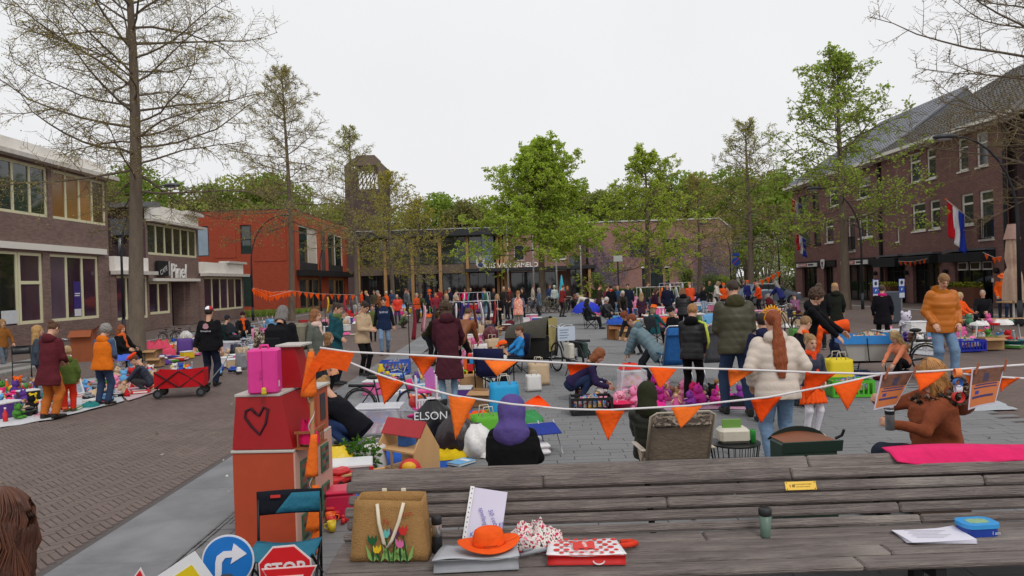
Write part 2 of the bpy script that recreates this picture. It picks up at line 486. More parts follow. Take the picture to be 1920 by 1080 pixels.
# kerbs of the street at both sides
M_kerb = M('#8b8884', rough=0.85, var=0.12, scale=4, bump=0.2, rnd=0.06)
def kerb(name, pts, w=0.22, z=0.05, parent=None):
    ke = bpy.data.objects.new(name, None); COL.objects.link(ke); ke['kind'] = 'structure'
    a, b = Vector(pts[0]), Vector(pts[1]); n = int((b - a).length / 1.0); d = (b - a) / n
    ang = math.degrees(math.atan2(d.y, d.x)); mb = MB(); mb.bbox(d.length - 0.012, w, z + .1, 0.02, (0, 0, -.1)); me = mb.mesh('kerb_stone', M_kerb)
    for i in range(n):
        p = a + d * (i + .5); link('kerb_stone', me, ke, T(p.x, p.y, 0) @ RZ(ang))
kerb('street_kerb', ((-15.6, 22), (-15.6, 62)))
kerb('terrace_kerb', ((20.8, 26), (20.8, 62)))
for i in range(2):
    kerb('low_step', ((-13.9 - 0.5 * i, 15), (-13.9 - .5 * i, 23)), w=0.5, z=0.08 + 0.09 * i)
# lawn and planting beds by the red building and the hall
def grass(name, x0, x1, y0, y1, n, h, cols, seed, parent=None):
    r = np.random.RandomState(seed); P = np.stack([r.uniform(x0, x1, n), r.uniform(y0, y1, n), np.zeros(n)], 1)
    a = r.uniform(0, PI, n); hh = h * r.uniform(.4, 1.2, n); w = .04 + .03 * h
    dx = np.stack([np.cos(a) * w, np.sin(a) * w, 0 * a], 1); up = np.stack([r.normal(0, .3, n) * hh, r.normal(0, .3, n) * hh, hh], 1)
    V = np.concatenate([P - dx, P + dx, P + up], 0); i = np.arange(n); F = np.stack([i, i + n, i + 2 * n], 1)
    o = link(name, npmesh(name, V, F, [M(c, rough=.7, var=.2) for c in cols], r.randint(0, len(cols), n), False))
    return tag(o, kind='stuff')
grass('lawn_grass', -27, -17.2, 56.8, 65, 9000, 0.35, ('#5c7a2a', '#6f8c33', '#8a8f3a'), 3)
# ---------------------------------------------------------------- buildings
M_brown = Mbrick('#8a7068', '#745d58', '#857a74', name='brown_brick')
M_dkbrown = Mbrick('#5c484a', '#4d3e40', '#5f5755', name='dark_brick')
M_purple = Mbrick('#88625d', '#735350', '#7d6c68', name='purple_brick')
M_red = Mbrick('#a34a35', '#95422f', '#8a4332', w=.22, h=.065, mort=.006, name='red_brick', big=.05)
M_red_lit = Mbrick('#c05c40', '#b2553a', '#a4563e', w=.22, h=.065, mort=.006, name='red_brick_lit', big=.05)  # same red brick, brighter light on the side face put into its colour
M_rose = Mbrick('#a5766c', '#8d6058', '#9a8c85', w=.2, h=.065, mort=.02, name='rose_brick')
M_render = M('#efebe4', rough=.9, var=.05, scale=1.5, wear='#dcd7ce', bump=.1, stretch=(1, 1, .25))
M_ledge = M('#c9c4bc', rough=.9, var=.25, scale=5, bump=.2)
M_cream = M('#dcd8b4', rough=.55, var=.04)
M_white = M('#e2ded5', rough=.55, var=.04)
M_dark = M('#26272b', rough=.5, var=.1)
M_anth = M('#303136', rough=.45, var=.08)
M_wood = M('#b08a5e', rough=.7, var=.12, stretch=(1, 1, .1), scale=9)
M_gl = Mglass(); M_glp = Mglass('#3b2a33', .06, .7); M_glg = Mglass('#2c3a35', .04, .9); M_glb = Mglass('#7f93a3', .08, .8)
M_bl_o = M('#b5814c', rough=.8, var=.06, stretch=(.2, .2, 30), scale=3); M_bl_p = M('#6e5060', rough=.9, var=.1, scale=8, stretch=(12, 12, .3))
M_curt = M('#9c9c97', rough=.95, var=.15, scale=4, stretch=(14, 14, .3)); M_zinc = Mmet('#8d9094', .5)
M_black = M('#131316', rough=.6, var=.1)

class Face:
    """one side of a building: x along the wall, -y outwards, z up"""
    def __init__(s, b, x, y, rz): s.b = b; s.m = T(x, y, 0) @ RZ(rz)
    def put(s, name, mb, mats, smooth=False, parent=None):
        o = mb.obj(name, mats, parent or s.b, smooth)
        if parent is None: o.matrix_local = s.m
        return o
    def wall(s, u0, u1, z0, z1, mat, holes=(), t=.3, name='wall', y=0):
        us = sorted({u0, u1, *[min(max(h[k], u0), u1) for h in holes for k in (0, 1)]}); zs = sorted({z0, z1, *[min(max(h[k], z0), z1) for h in holes for k in (2, 3)]})
        mb = MB()
        for a, b in zip(us, us[1:]):
            run = None
            for c, d in zip(zs, zs[1:]):
                hole = any(h[0] <= (a + b) / 2 <= h[1] and h[2] <= (c + d) / 2 <= h[3] for h in holes)
                if hole:
                    if run: mb.box(a, b, y, y + t, *run); run = None
                else: run = (run[0], d) if run else (c, d)
            if run: mb.box(a, b, y, y + t, *run)
        return s.put(name, mb, mat)
    def box(s, name, u0, u1, y0, y1, z0, z1, mat, b=0):
        mb = MB(); mb.box(u0, u1, y0, y1, z0, z1); return s.put(name, mb, mat)
    def window(s, u0, u1, z0, z1, cols=1, frame=None, glass=None, fw=.07, transom=None, y=.08, behind=None, sill=None, name='window', tops=()):
        """frame with mullions; each pane a sub-part"""
        fm = frame or M_cream; mb = MB()
        w = (u1 - u0 - fw) / cols
        for i in range(cols + 1): mb.box(u0 + i * w, u0 + i * w + fw, y, y + .09, z0, z1)
        for i in range(cols):
            a, b = u0 + i * w + fw, u0 + (i + 1) * w
            mb.box(a, b, y + .002, y + .088, z0, z0 + fw); mb.box(a, b, y + .002, y + .088, z1 - fw, z1)
            if transom: mb.box(a, b, y + .004, y + .086, transom - fw / 2, transom + fw / 2)
        if sill: mb.box(u0 - .06, u1 + .06, -.08, y - .002, z0 - .09, z0 - .005)
        o = s.put(name, mb, fm)
        for i in range(cols):
            a, b = u0 + i * w + fw, u0 + (i + 1) * w
            for c, d in (((z0 + fw, transom - fw / 2), (transom + fw / 2, z1 - fw)) if transom else ((z0 + fw, z1 - fw),)):
                p = MB(); p.box(a - .004, b + .004, y + .045, y + .055, c - .004, d + .004)
                g = glass[i % len(glass)] if isinstance(glass, (list, tuple)) else (glass or M_gl)
                p.obj('pane', g, o)
        return o
def building(name, label): return thing(name, label, 'building')
def backbox(f, u0, u1, z0, z1, d, mat, y=.3, name='core'):
    return f.box(name, u0, u1, y, y + d, z0, z1, mat)

# --- brown brick offices with white parapet
b1 = building('office_building', 'brown brick offices with white parapet and cream window bands beside the terrace chair')
f = Face(b1, -20.4, 0, 90)
up = [33.15 + .27, 37.92]; 
f.wall(22, 38, .0, 8.0, M_brown, [(22, 33.15, 5.6, 7.85), (33.42, 37.92, 5.6, 7.85), (22, 32.61, .93, 4.0), (33.1, 37.03, .93, 4.0)])
f.window(28.6, 33.15, 5.6, 7.85, 4, fw=.13, glass=[M_gl, M_gl, Mglass('#34403c'), Mglass('#2a332c')])
f.window(24.0, 28.5, 5.6, 7.85, 4, fw=.13)
f.window(33.42, 37.92, 5.6, 7.85, 4, fw=.13, glass=[Mglass('#8a6236', .12, .5), Mglass('#97703f', .12, .5), Mglass('#a87b49', .12, .5), Mglass('#5e4b36', .1, .6)])
f.window(31.04, 32.61, .93, 4.0, 1, fw=.14, glass=[Mglass('#4a3640', .07, .6)], transom=2.7)
f.window(28.2, 31.0, .25, 4.0, 2, fw=.12, glass=[Mglass('#2c2f2b'), Mglass('#23251f')])
f.window(24, 28.1, .93, 4.0, 3, fw=.13, glass=M_glp)
f.window(33.1, 37.03, .93, 4.0, 3, fw=.13, glass=[Mglass('#5c4b58', .08, .6), Mglass('#3b2a33', .06, .7), Mglass('#46303c', .06, .6)])
f.box('parapet', 22, 38.0, -.02, .3, 8.2, 8.72, M_render); f.box('parapet_face', 22, 38.0, -.01, .25, 7.98, 8.2, M_render)
f.box('ledge', 22, 38.35, -.5, -.02, 7.93, 8.12, M_ledge)
f.box('sign_band', 22, 37.6, -.14, -.002, 4.1, 4.38, M_white)
backbox(f, 22, 38, 0, 8.6, 9, M_dkbrown)
mb = MB(); mb.box(35.0, 35.55, .10, .118, 1.45, 2.75); po = f.put('poster', mb, M('#3a2a78', rough=.4))
mb = MB(); mb.box(35.0, 35.55, .095, .1, 1.1, 1.44); mb.box(35.06, 35.5, .09, .1, 2.15, 2.2); mb.box(35.06, 35.45, .09, .1, 2.05, 2.1); mb.obj('poster_print', M('#d8d6dd'), po)
mb = MB(); mb.box(29.9, 30.9, .06, .075, 1.0, 1.55); f.put('paper_notice', mb, M('#cfd2d6'))

# --- cafe with flat roofs
b2 = building('cafe_building', 'brown brick cafe with white fascia and the white letters Pinel over its door')
f = Face(b2, -20.4, 0, 90)
f.wall(42, 49, 0, 6.3, M_brown, [(42.15, 48.9, 4.3, 6.15), (42, 44.8, .85, 2.75), (44.92, 47.6, 0, 2.7)])
f.window(42.15, 48.9, 4.3, 6.15, 6, fw=.14, glass=[Mglass('#3a3f38'), Mglass('#33332e'), Mglass('#2c2b26'), Mglass('#3a3630'), Mglass('#2d2b24'), Mglass('#4a483a')])
f.window(42.0, 44.8, .85, 2.75, 2, fw=.14, glass=M_glp)
f.box('fascia', 41.98, 49.02, -.06, .3, 6.3, 7.2, M_render); f.box('ledge', 41.9, 49.4, -.45, -.06, 6.18, 6.34, M_ledge)
f.box('roof_cap', 46.8, 49.3, -.35, -.062, 7.0, 7.24, M_ledge); f.box('canopy', 42.0, 48.5, -.3, -.002, 2.76, 2.93, M_white)
f.box('door_reveal', 44.92, 47.6, 1.0, 1.3, 0, 2.7, M_black); f.box('door', 45.3, 46.5, .94, .998, 0, 2.3, M('#2a2422', rough=.5))
f.box('door_side', 47.3, 47.6, .3, 1.0, 0, 2.7, M_brown)
backbox(f, 42.02, 48.98, 0, 7.1, 8, M_dkbrown, y=1.31)
ff = Face(b2, 0, 41.98, 0)
ff.wall(-31, -20.45, 0, 6.95, M_dkbrown); ff.box('eaves', -31, -19.6, -.5, .2, 6.96, 7.22, M_zinc)
ff.box('hopper', -22.15, -21.35, -.45, -.002, 5.4, 6.3, M('#5f646b', rough=.5)); mb = MB(); mb.cyl((-21.75, -.2, 3.9), (-21.75, -.2, 5.4), .13, 10); ff.put('downpipe', mb, M_zinc, True)
for u0, u1, nm in ((38.02, 41.6, 3), (49.03, 56.5, 5)):
    f.wall(u0, u1, 0, 3.1, M_brown, [(u0 + .15, u1 - .1, .72, 3.05)], y=-.25)
    f.window(u0 + .15, u1 - .1, .72, 3.05, nm, fw=.13, glass=[Mglass('#4a3342', .07, .6), Mglass('#3a2430', .06, .6), Mglass('#52384a', .07, .6)], y=-.17)
    f.box('low_parapet', u0, u1, -.27, .3, 3.3, 4.05, M_render); f.box('low_ledge', u0 - .1, u1 + .35, -.65, -.1, 3.1, 3.3, M_ledge)
    backbox(f, u0, u1, 0, 4.0, 7, M_dkbrown, y=.31)
f.box('roof_edge', 53.2, 56.9, -.45, .3, 4.06, 4.22, M_ledge)
sg = f.put('cafe_sign', (lambda m: (m.box(42.75, 44.05, -.28, -.1, 3.08, 3.95), m)[1])(MB()), M_black)
for nm, s_, u, z, sh in (('sign_letters', 'CAFE', 43.4, 3.25, .2),):
    text_part(nm, s_, .42, M('#b9bab8', rough=.5), sg, T(u, -.3, z) @ RX(90) @ RZ(20), .01, 'CENTER', sh)
f.box('sign_bar', 44.1, 44.4, -.2, -.05, 3.1, 3.95, M('#b9b9ba'))
q = text_part('cafe_letters', 'Pinel', 1.25, M('#eceae6', rough=.5), b2, f.m @ T(45.75, -.1, 2.98) @ RX(90), .03, 'CENTER', .15, .012); q.scale = (.92, 1, 1)

# --- red brick building
b3 = building('red_building', 'bright red brick building with tall dark windows and black canopy')
f = Face(b3, 0, 66, 0)
f.wall(-30.5, -18.9, 0, 9.2, M_red, [(-23.67, -22.71, 5.3, 7.9), (-27.6, -26.5, 5.2, 7.9), (-23.6, -22.7, .6, 3.4), (-27.6, -26.5, .6, 3.4)])
for a, b, c, d, g in ((-23.67, -22.71, 5.3, 7.9, M_glg), (-27.6, -26.5, 5.2, 7.9, M_glb), (-23.6, -22.7, .6, 3.4, M_glg), (-27.6, -26.5, .6, 3.4, M_glg)):
    f.window(a, b, c, d, 1, frame=M_dark, glass=g, fw=.1, transom=(c + d) / 2 if c > 5 and a > -25 else None)
f.box('relief_band', -26.0, -24.1, -.05, -.002, 5.0, 7.92, M_red); f.box('relief_panel', -22.5, -19.6, -.05, -.002, 4.6, 7.95, M_red)
f.box('coping', -30.5, -18.85, -.04, .34, 9.2, 9.28, M_dark)
r = Face(b3, -18.9, 0, 90)
r.wall(66.3, 88, 0, 9.2, M_red_lit, [(67.6, 74.2, 3.8, 7.95), (78.5, 85.5, 3.8, 7.95), (67.4, 74.5, 0, 3.1), (78.3, 86, 0, 3.1)])
r.box('coping', 66.34, 88, -.04, .34, 9.2, 9.28, M_dark)
for u0, u1 in ((67.6, 74.2), (78.5, 85.5)):
    r.window(u0, u1, 3.8, 7.95, 2, frame=M_white, glass=[M_glg, M('#c9bfb2', rough=.8) if u0 < 70 else M_glg], fw=.16)
    r.window(u0 - .2, u1 + .4, 0, 3.1, 3, frame=M_wood, glass=M_gl, fw=.25)
    r.box('spandrel', u0 + .1, u1 - .1, .02, .06, 3.81, 4.5, M_anth)
r.box('canopy', 66.4, 87.9, -1.1, -.002, 3.2, 3.75, M_black); r.box('slot', 75.6, 77.2, -.02, -.004, 3.8, 8, M_dkbrown)
backbox(f, -30.5, -19.25, 0, 9.1, 21, M_dkbrown)

# --- the glazed hall
b4 = building('town_hall', 'long glazed hall with timber columns, dark roof edge and white name letters')
f = Face(b4, 0, 88, 0)
cols = [-17.57, -14.39, -11.15, -7.84, -4.6]
for c in cols + [-1.0, -.55]:
    mb = MB(); mb.bbox(.32 if c > -2 else .36, .4, 7.7 if c < -4.7 else 7.7, .02, (c, -.35, 0)); f.put('column', mb, M_wood)
f.box('timber_post', -.3, .35, -.6, .2, 0, 7.7, M_wood)
for a, b in zip(cols, cols[1:] + [-1.2]):
    f.window(a + .18, b - .18, 4.4, 7.65, 2, frame=M_dark, glass=[Mglass('#2e3a34', .03, 1), Mglass('#37433d', .03, 1)] if b < -3 else [Mglass('#4a5656', .05, .9), Mglass('#6d8696', .08, .8)], fw=.06)
    f.window(a + .18, b - .18, 0, 3.3, 3, frame=M_dark, glass=[Mglass('#16181a', .04, .8)], fw=.06)
    f.box('spandrel_panel', a + .18, b - .18, -.02, .2, 3.32, 4.38, M('#6d5f55', rough=.7, var=.05))
f.box('roof_edge', -18.2, .9, -1.4, .3, 7.72, 8.5, M_anth); f.box('roof_trim', -18.25, .95, -1.45, .3, 8.5, 8.57, M('#b9bcbd'))
for u in (-8.1, -6.2, -5.2, -2.4):
    mb = MB(); mb.cyl((u, 1, 8.57), (u, 1, 10.3), .03, 5); f.put('aerial', mb, M_zinc)
f.box('entrance_canopy', -4.7, 10.35, -3.2, .2, 3.35, 3.72, M_anth)
f.wall(.36, 9.6, 0, 7.6, M_rose, [(.5, 6, 0, 3.2), (1.0, 2.2, 4.6, 6.4), (5.6, 7.2, 4.6, 6.4), (7.6, 9, 0, 5)])
f.window(.5, 6.0, .2, 3.2, 4, frame=M_dark, glass=M_gl, fw=.07); f.window(5.6, 7.2, 4.6, 6.4, 1, frame=M_white, sill=True); f.window(1.0, 2.2, 4.6, 6.4, 1, frame=M_white)
f.window(7.6, 9, 0, 5, 2, frame=M_dark, glass=M_gl)
f.box('lintel', .5, 7.2, -.1, -.002, 3.2, 3.34, M_white)
mb = MB(); mb.bbox(.3, .3, 3.35, .02, (9.6, -2.9, 0)); f.put('column', mb, M_wood)
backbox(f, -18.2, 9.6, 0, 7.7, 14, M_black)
text_part('name_letters', 'HUIS VAN ERMELO', .78, M('#e9e9e6', rough=.5), b4, T(.4, 84.75, 3.74) @ RX(90), .03, 'CENTER', 0, .012)
mb = MB(); mb.vprism([(-.5, .9), (-.5, .3), (-.32, .05), (0, -.12), (.32, .05), (.5, .3), (.5, .9)], -.03, .03); cr = mb.obj('crest_shield', M('#c9c8c2', rough=.5), b4); cr.location = (-2.95, 84.75, 3.85)
mb = MB(); mb.ball((0, -.05, .3), (.3, .05, .26)); mb.obj('crest_emblem', M('#39466e'), cr); mb = MB(); mb.ball((0, -.05, .72), (.3, .05, .14)); mb.obj('crest_field', M('#6d6138'), cr)
mb = MB(); mb.vprism([(-.5, .92), (-.45, 1.35), (-.28, 1.12), (0, 1.4), (.28, 1.12), (.45, 1.35), (.5, .92)], -.03, .03); mb.obj('crest_crown', M('#b9b49a'), cr)

# --- rose brick wing with climbers
b5 = building('rose_brick_wing', 'pinkish brick wing with bare climbers and narrow dark windows beside the hall')
f = Face(b5, 0, 86, 0)
f.wall(9.7, 25.0, 0, 8.68, M_rose, [(14.55, 16.6, 4.65, 6.5), (18.37, 20.4, 4.6, 6.5), (16.85, 18.3, 0, 4.4), (15.85, 16.4, .4, 3.2), (18.6, 19.05, .4, 3.2)])
mb = MB(); mb.vprism([(25, 0), (26.45, 0), (26.45, 7.4), (25, 8.68)], 0, .3); f.put('gable_wall', mb, M_rose)
mb = MB(); mb.vprism([(9.2, 8.69), (25.05, 8.69), (26.55, 7.45), (26.6, 7.58), (25.1, 8.83), (9.2, 8.83)], -.12, .4); f.put('roof_edge', mb, M('#c9c9c6'))
f.window(14.55, 16.6, 4.65, 6.5, 1, frame=M_dark, sill=True); f.window(18.37, 20.4, 4.6, 6.5, 1, frame=M_dark, sill=True)
f.window(16.85, 18.3, 0, 4.4, 2, frame=M_dark, name='glass_door'); f.window(15.85, 16.4, .4, 3.2, 1, frame=M_dark); f.window(18.6, 19.05, .4, 3.2, 1, frame=M_dark)
f.box('lintel', 15.75, 16.8, -.08, -.002, 3.2, 3.42, M_white); f.box('lintel', 18.35, 19.2, -.08, -.002, 3.2, 3.42, M_white)
backbox(f, 9.75, 26.4, 0, 7.3, 12, M_dkbrown)
def climber(x0, seed, n=26, col='#7d7480'):
    r = random.Random(seed); mb = MB()
    for k in range(n):
        x, z = x0 + r.uniform(-.3, .3), 0; pts = [(x, -.05, 0)]; d = r.uniform(-.5, .5); top = r.uniform(2.5, 6.8)
        while z < top:
            z += r.uniform(.3, .6); d += r.uniform(-.5, .5); d *= .8; x += d * .5 + (x - x0) * .06; pts.append((x, -.05 - r.uniform(0, .12), z))
        mb.tube(pts, [.045 * (1 - .7 * i / len(pts)) for i in range(len(pts))], 4)
        for p in pts[2:]:
            for _ in range(5):
                q = (p[0] + r.gauss(0, .25), p[1] - r.uniform(0, .1), p[2] + r.gauss(0, .2)); e = (q[0] + r.gauss(0, .25), q[1] - .05, q[2] + r.gauss(.05, .2))
                mb.tube([q, e], .018, 3)
    o = mb.obj('climbing_plant', M(col, rough=.9)); o.location = (0, 86, 0)
    return o
tag(climber(11.6, 1), 'grey leafless climbing plant on the pinkish brick beside the lit noticeboard', 'plant', 'climbers on the rose brick wing')
tag(climber(21.5, 2, 14), 'sparse climbing plant on the pinkish brick between window and corner', 'plant', 'climbers on the rose brick wing')
tag(climber(24.6, 3), 'grey climbing plant at the end corner of the pinkish brick wing', 'plant', 'climbers on the rose brick wing')

# --- tower
b6 = building('brick_tower', 'tall brown tower with open diagonal lattice top behind the hall')
mb = MB(); hx = 3.1
mb.box(-24.76, -18.62, 115, 121, 0, 17.2); mb.obj('shaft', M_dkbrown, b6)
M_tow = M('#6d5f52', rough=.8, var=.15)
def post(x, y): 
    m = MB(); m.box(x - .45, x + .45, y - .45, y + .45, 17.2, 20.9); m.obj('corner_post', M_tow, b6)
for x in (-24.3, -19.07):
    for y in (115.45, 120.55): post(x, y)
for y in (115.0, 120.1):
    m = MB(); m.vprism([(-24.76, 20.9), (-18.62, 20.9), (-20.0, 22.25), (-22.9, 22.25)], y, y + .9); 
    m.v = m.v; m.obj('gable', M_tow, b6)
m = MB(); m.vprism([(-22.9, 22.26), (-20.0, 22.26), (-20.0, 22.5), (-22.9, 22.5)], 115, 121); m.obj('roof', M_tow, b6)
for k in range(9):
    for sgn in (1, -1):
        x = -23.8 + k * .62 - (1.6 if sgn > 0 else 0); a = (x, 115.3 + .1 * sgn, 17.2); b = (x + sgn * 2.4 + (2.2 if sgn < 0 else 0), 115.3 + .1 * sgn, 20.9)
        m = MB(); m.tube([(min(max(a[0], -23.9), -19.5), a[1], a[2]), (min(max(b[0], -23.9), -19.5), b[1], b[2])], .09, 4); m.obj('lattice_bar', M_tow, b6)

# --- purple brick shops and flats
b7 = building('shop_house_row', 'purple brown brick row of flats over shops with grey tiled hipped roofs')
f = Face(b7, 25.2, 0, -90)      # x runs towards the camera: u = -y
near = [(45.55, 44.32, 7.4, 9.2), (43.7, 42.77, 7.4, 9.2), (40.65, 39.75, 7.4, 9.2), (39.07, 38.12, 7.4, 9.2), (45.4, 43.95, 4.42, 6.12), (43.5, 42.48, 4.42, 6.12), (40.48, 39.42, 4.42, 6.12), (38.92, 37.8, 3.55, 6.12), (47.25, 46.95, 3.9, 4.85), (47.35, 47.05, 6.1, 6.95)]
shopn = [(48.9, 46.4, 0, 2.4), (45.5, 42.7, 0, 2.5), (41.2, 38.0, 0, 2.5)]
f.wall(-49.0, -37.1, 0, 9.5, M_purple, [(-a, -b, c, d) for a, b, c, d in near + shopn], name='near_wall')
farw = [(62.9, 61.0, 7.1, 8.55), (60.06, 58.92, 7.1, 8.55), (57.0, 55.4, 7.1, 8.6), (63.0, 60.7, 4.42, 5.95), (59.95, 58.7, 4.35, 5.95), (57.8, 56.4, 4.36, 6.15), (53.98, 52.9, 3.55, 6.12), (52.3, 50.3, 4.4, 6.12), (52.3, 50.5, 7.2, 8.6)]
shopf = [(62.6, 59.6, 0, 2.5), (58.3, 56.6, 0, 2.5), (54.6, 50.4, 0, 2.5)]
f.wall(-64.1, -49.35, 0, 9.4, M_purple, [(-a, -b, c, d) for a, b, c, d in farw + shopf], name='far_wall', y=0)
f.box('recess', -49.35, -49.0, .35, .6, 0, 9.4, M_dkbrown)
for y in (49.17, 36.75):
    mb = MB(); mb.tube([(-y, -.1, 9.2), (-y, -.1, .2)], .09, 8); f.put('downpipe', mb, M_black)
for i, (a, b, c, d) in enumerate(near + farw):
    if a - b < .5: f.window(-a, -b, c, d, 1, frame=M_white, glass=M_curt, sill=True, fw=.08); continue
    dark = c < 6 and a > 58.5 or (a > 58 and c > 6)
    big = a - b > 1.9 and not dark
    f.window(-a, -b, c, d, 2 if big else 1, frame=M_dark if dark else M_white, glass=Mglass('#4a5340', .05, .9) if dark else [M_gl, Mglass('#4b4e4c', .06, .8)], fw=.11, transom=None if dark else d - .55, sill=True)
    if d - c > 2.3:
        mb = MB()
        for k in range(9): mb.box(-a + .05 + k * (a - b - .1) / 8 - .012, -a + .05 + k * (a - b - .1) / 8 + .012, -.16, -.13, c + .05, c + 1.0)
        mb.box(-a, -b, -.17, -.12, c + 1.0, c + 1.06); mb.box(-a, -b, -.17, -.12, c + .02, c + .07); f.put('balcony_rail', mb, M_black)
    else:
        mb = MB(); mb.box(-a + .13, -a + .13 + (a - b) * .35, .2, .22, c + .1, d - .6); f.put('curtain', mb, M_curt)
for (a, b, c, d) in shopn + shopf:
    f.window(-a, -b, c, d, 3 if a - b > 2 else 2, frame=M_black, glass=Mglass('#15171a', .04, .9), fw=.08, transom=2.0 if a < 50 else None, y=.2)
for a, b, z0, z1 in ((49.05, 46.2, 2.3, 2.95), (45.75, 42.4, 2.42, 2.95), (41.5, 37.7, 2.42, 2.98)):
    mb = MB(); mb.add([(-a, -.02, z1), (-b, -.02, z1), (-b, -.02, z0), (-a, -.02, z0), (-a, -.75, z1 - .12), (-b, -.75, z1 - .12), (-b, -.75, z0), (-a, -.75, z0)],
                      [(0, 1, 5, 4), (4, 5, 6, 7), (7, 6, 2, 3), (0, 4, 7, 3), (1, 2, 6, 5), (0, 3, 2, 1)]); aw = f.put('awning', mb, M('#1d1f24', rough=.85))
    f.box('awning_cassette', -a + .1, -b, -.55, -.02, z1 + .005, z1 + .12, M('#5a5d63', rough=.5))
for u0, u1 in ((-63.7, -56.0), (-55.1, -50.0)):
    f.box('shop_fascia', u0, u1, -.12, -.002, 2.5, 3.0, M_black)
for u0, u1 in ((-63.4, -59.2), (-54.95, -50.84)):
    f.box('shop_sign', u0, u1, -.18, -.122, 2.56, 2.86, M('#d9d9d6', rough=.4)); 
    w_ = (u1 - u0); f.box('sign_red_panel', u0 + .14 * w_, u0 + .55 * w_, -.2, -.182, 2.6, 2.84, M('#a8232b', rough=.4))
    f.box('sign_lettering', u0 + .6 * w_, u0 + .85 * w_, -.19, -.181, 2.66, 2.78, M('#2a2a2c'))
    for k in range(7): f.box('sign_letter', u0 + (.17 + .052 * k) * w_, u0 + (.2 + .052 * k) * w_, -.212, -.201, 2.65, 2.79, M('#e3dedd'))
mb = MB(); mb.vprism([(-.33, .35), (-.33, 0), (-.2, -.28), (0, -.4), (.2, -.28), (.33, 0), (.33, .35), (0, .42)], -.03, .03); sh = f.put('crest_board', mb, M('#e2dfdd')); sh.matrix_local = f.m @ T(-58.0, -.2, 2.7)
mb = MB(); mb.ball((0, -.05, .08), (.14, .03, .17)); mb.ball((0, -.05, -.16), (.08, .03, .08)); mb.obj('crest_figure', M('#5a1f26'), sh)
for u in (-40.7, -39.6, -38.55):
    f.box('top_light', u - .42, u + .42, .12, .2, 1.95, 2.4, M_white); f.box('top_light_pane', u - .34, u + .34, .1, .118, 2.02, 2.33, M_glp)
for u in (-41.9, -46.0, -49.9, -37.5):
    mb = MB(); mb.lathe([(.06, 0), (.14, .1), (.14, .22), (.05, .3)], 8); o = f.put('wall_lamp', mb, M_black); o.matrix_local = f.m @ T(u, -.15, 1.75)
    f.box('house_number', u - .55, u - .4, -.03, -.002, 1.3, 1.5, M_white)
# roofs with courses of real tiles
M_tile = M('#7d8086', rough=.55, var=.2, scale=3, rnd=.2, spec=.5)
M_tile2 = M('#5f5c58', rough=.65, var=.25, scale=3, rnd=.2, spec=.4)
def tiled(f, poly, mat, tw=.3, th=.33):
    """poly: four corners (eave a, eave b, ridge b, ridge a); tiles set course by course"""
    a, b, c, d = [Vector(p) for p in poly]; mb = MB()
    nrm = (b - a).cross(d - a).normalized()
    if nrm.z < 0: nrm = -nrm
    rows = int(((c + d) / 2 - (a + b) / 2).length / th)
    for j in range(rows):
        t0, t1 = j / rows, (j + 1.12) / rows
        l0, r0 = a.lerp(d, t0), b.lerp(c, t0); l1, r1 = a.lerp(d, min(t1, 1)), b.lerp(c, min(t1, 1))
        n = max(1, int((r0 - l0).length / tw))
        for i in range(n):
            p0, p1, q0, q1 = l0.lerp(r0, i / n), l0.lerp(r0, (i + 1) / n), l1.lerp(r1, i / n), l1.lerp(r1, (i + 1) / n)
            h = nrm * .07; m0, m1 = p0.lerp(p1, .35) + nrm * .13, q0.lerp(q1, .35) + nrm * .06
            e0, e1 = p0.lerp(p1, .72), q0.lerp(q1, .72)
            mb.add([p0 + h, m0, e0 + h * .8, p1 + h, q1 + nrm * .01, e1, m1, q0 + nrm * .01, p0, p1], [(0, 1, 6, 7), (1, 2, 5, 6), (2, 3, 4, 5), (8, 9, 3, 2, 1, 0)])
    o = f.put('roof_tiles', mb, mat); o['kind'] = 'stuff'
def roof(f, u0, u1, z0, ur0, ur1, zr, dep, mat, over=.55):
    e = [(u0, -over, z0), (u1, -over, z0), (u1, dep, z0), (u0, dep, z0)]; rg = [(ur0, dep / 2, zr), (ur1, dep / 2, zr)]
    mb = MB(); mb.add([(p[0], p[1], p[2] - .03) for p in e] + [(p[0], p[1], p[2] - .05) for p in rg], [(0, 1, 5, 4), (1, 2, 5), (2, 3, 4, 5), (3, 0, 4), (3, 2, 1, 0)]); f.put('roof', mb, mat)
    tiled(f, (e[0], e[1], rg[1], rg[0]), mat); tiled(f, (e[3], e[0], rg[0], rg[0]), mat)
    mb = MB(); mb.tube([e[0], rg[0], rg[1], e[1]], .12, 6); f.put('ridge', mb, mat)
    f.box('gutter', u0 - .05, u1, -over - .14, -over + .02, z0 - .16, z0 + .04, M_white); f.box('soffit', u0 + .02, u1, -over + .022, -.002, z0 - .16, z0 - .1, M_white)
    for k in range(int((u1 - u0) / .75)):
        f.box('bracket', u0 + .3 + k * .75, u0 + .38 + k * .75, -over + .03, -.004, z0 - .3, z0 - .162, M_white)
roof(f, -49.1, -35.5, 9.62, -43.6, -38.5, 13.7, 10.5, M_tile2)
roof(f, -64.6, -48.9, 9.5, -59.0, -48, 13.9, 10.5, M_tile)
backbox(f, -64, -37.1, 0, 9.3, 9, M_dkbrown, y=.8)
f.wall(-37.1, -26, 0, 9.5, M_purple, [(-36.3, -35.2, 4.4, 6.1), (-36.3, -35.2, 7.4, 9.1)], name='set_back_wall', y=1.2)
f.window(-36.3, -35.2, 4.4, 6.1, 1, frame=M_white, y=1.3); f.window(-36.3, -35.2, 7.4, 9.1, 1, frame=M_white, y=1.3)
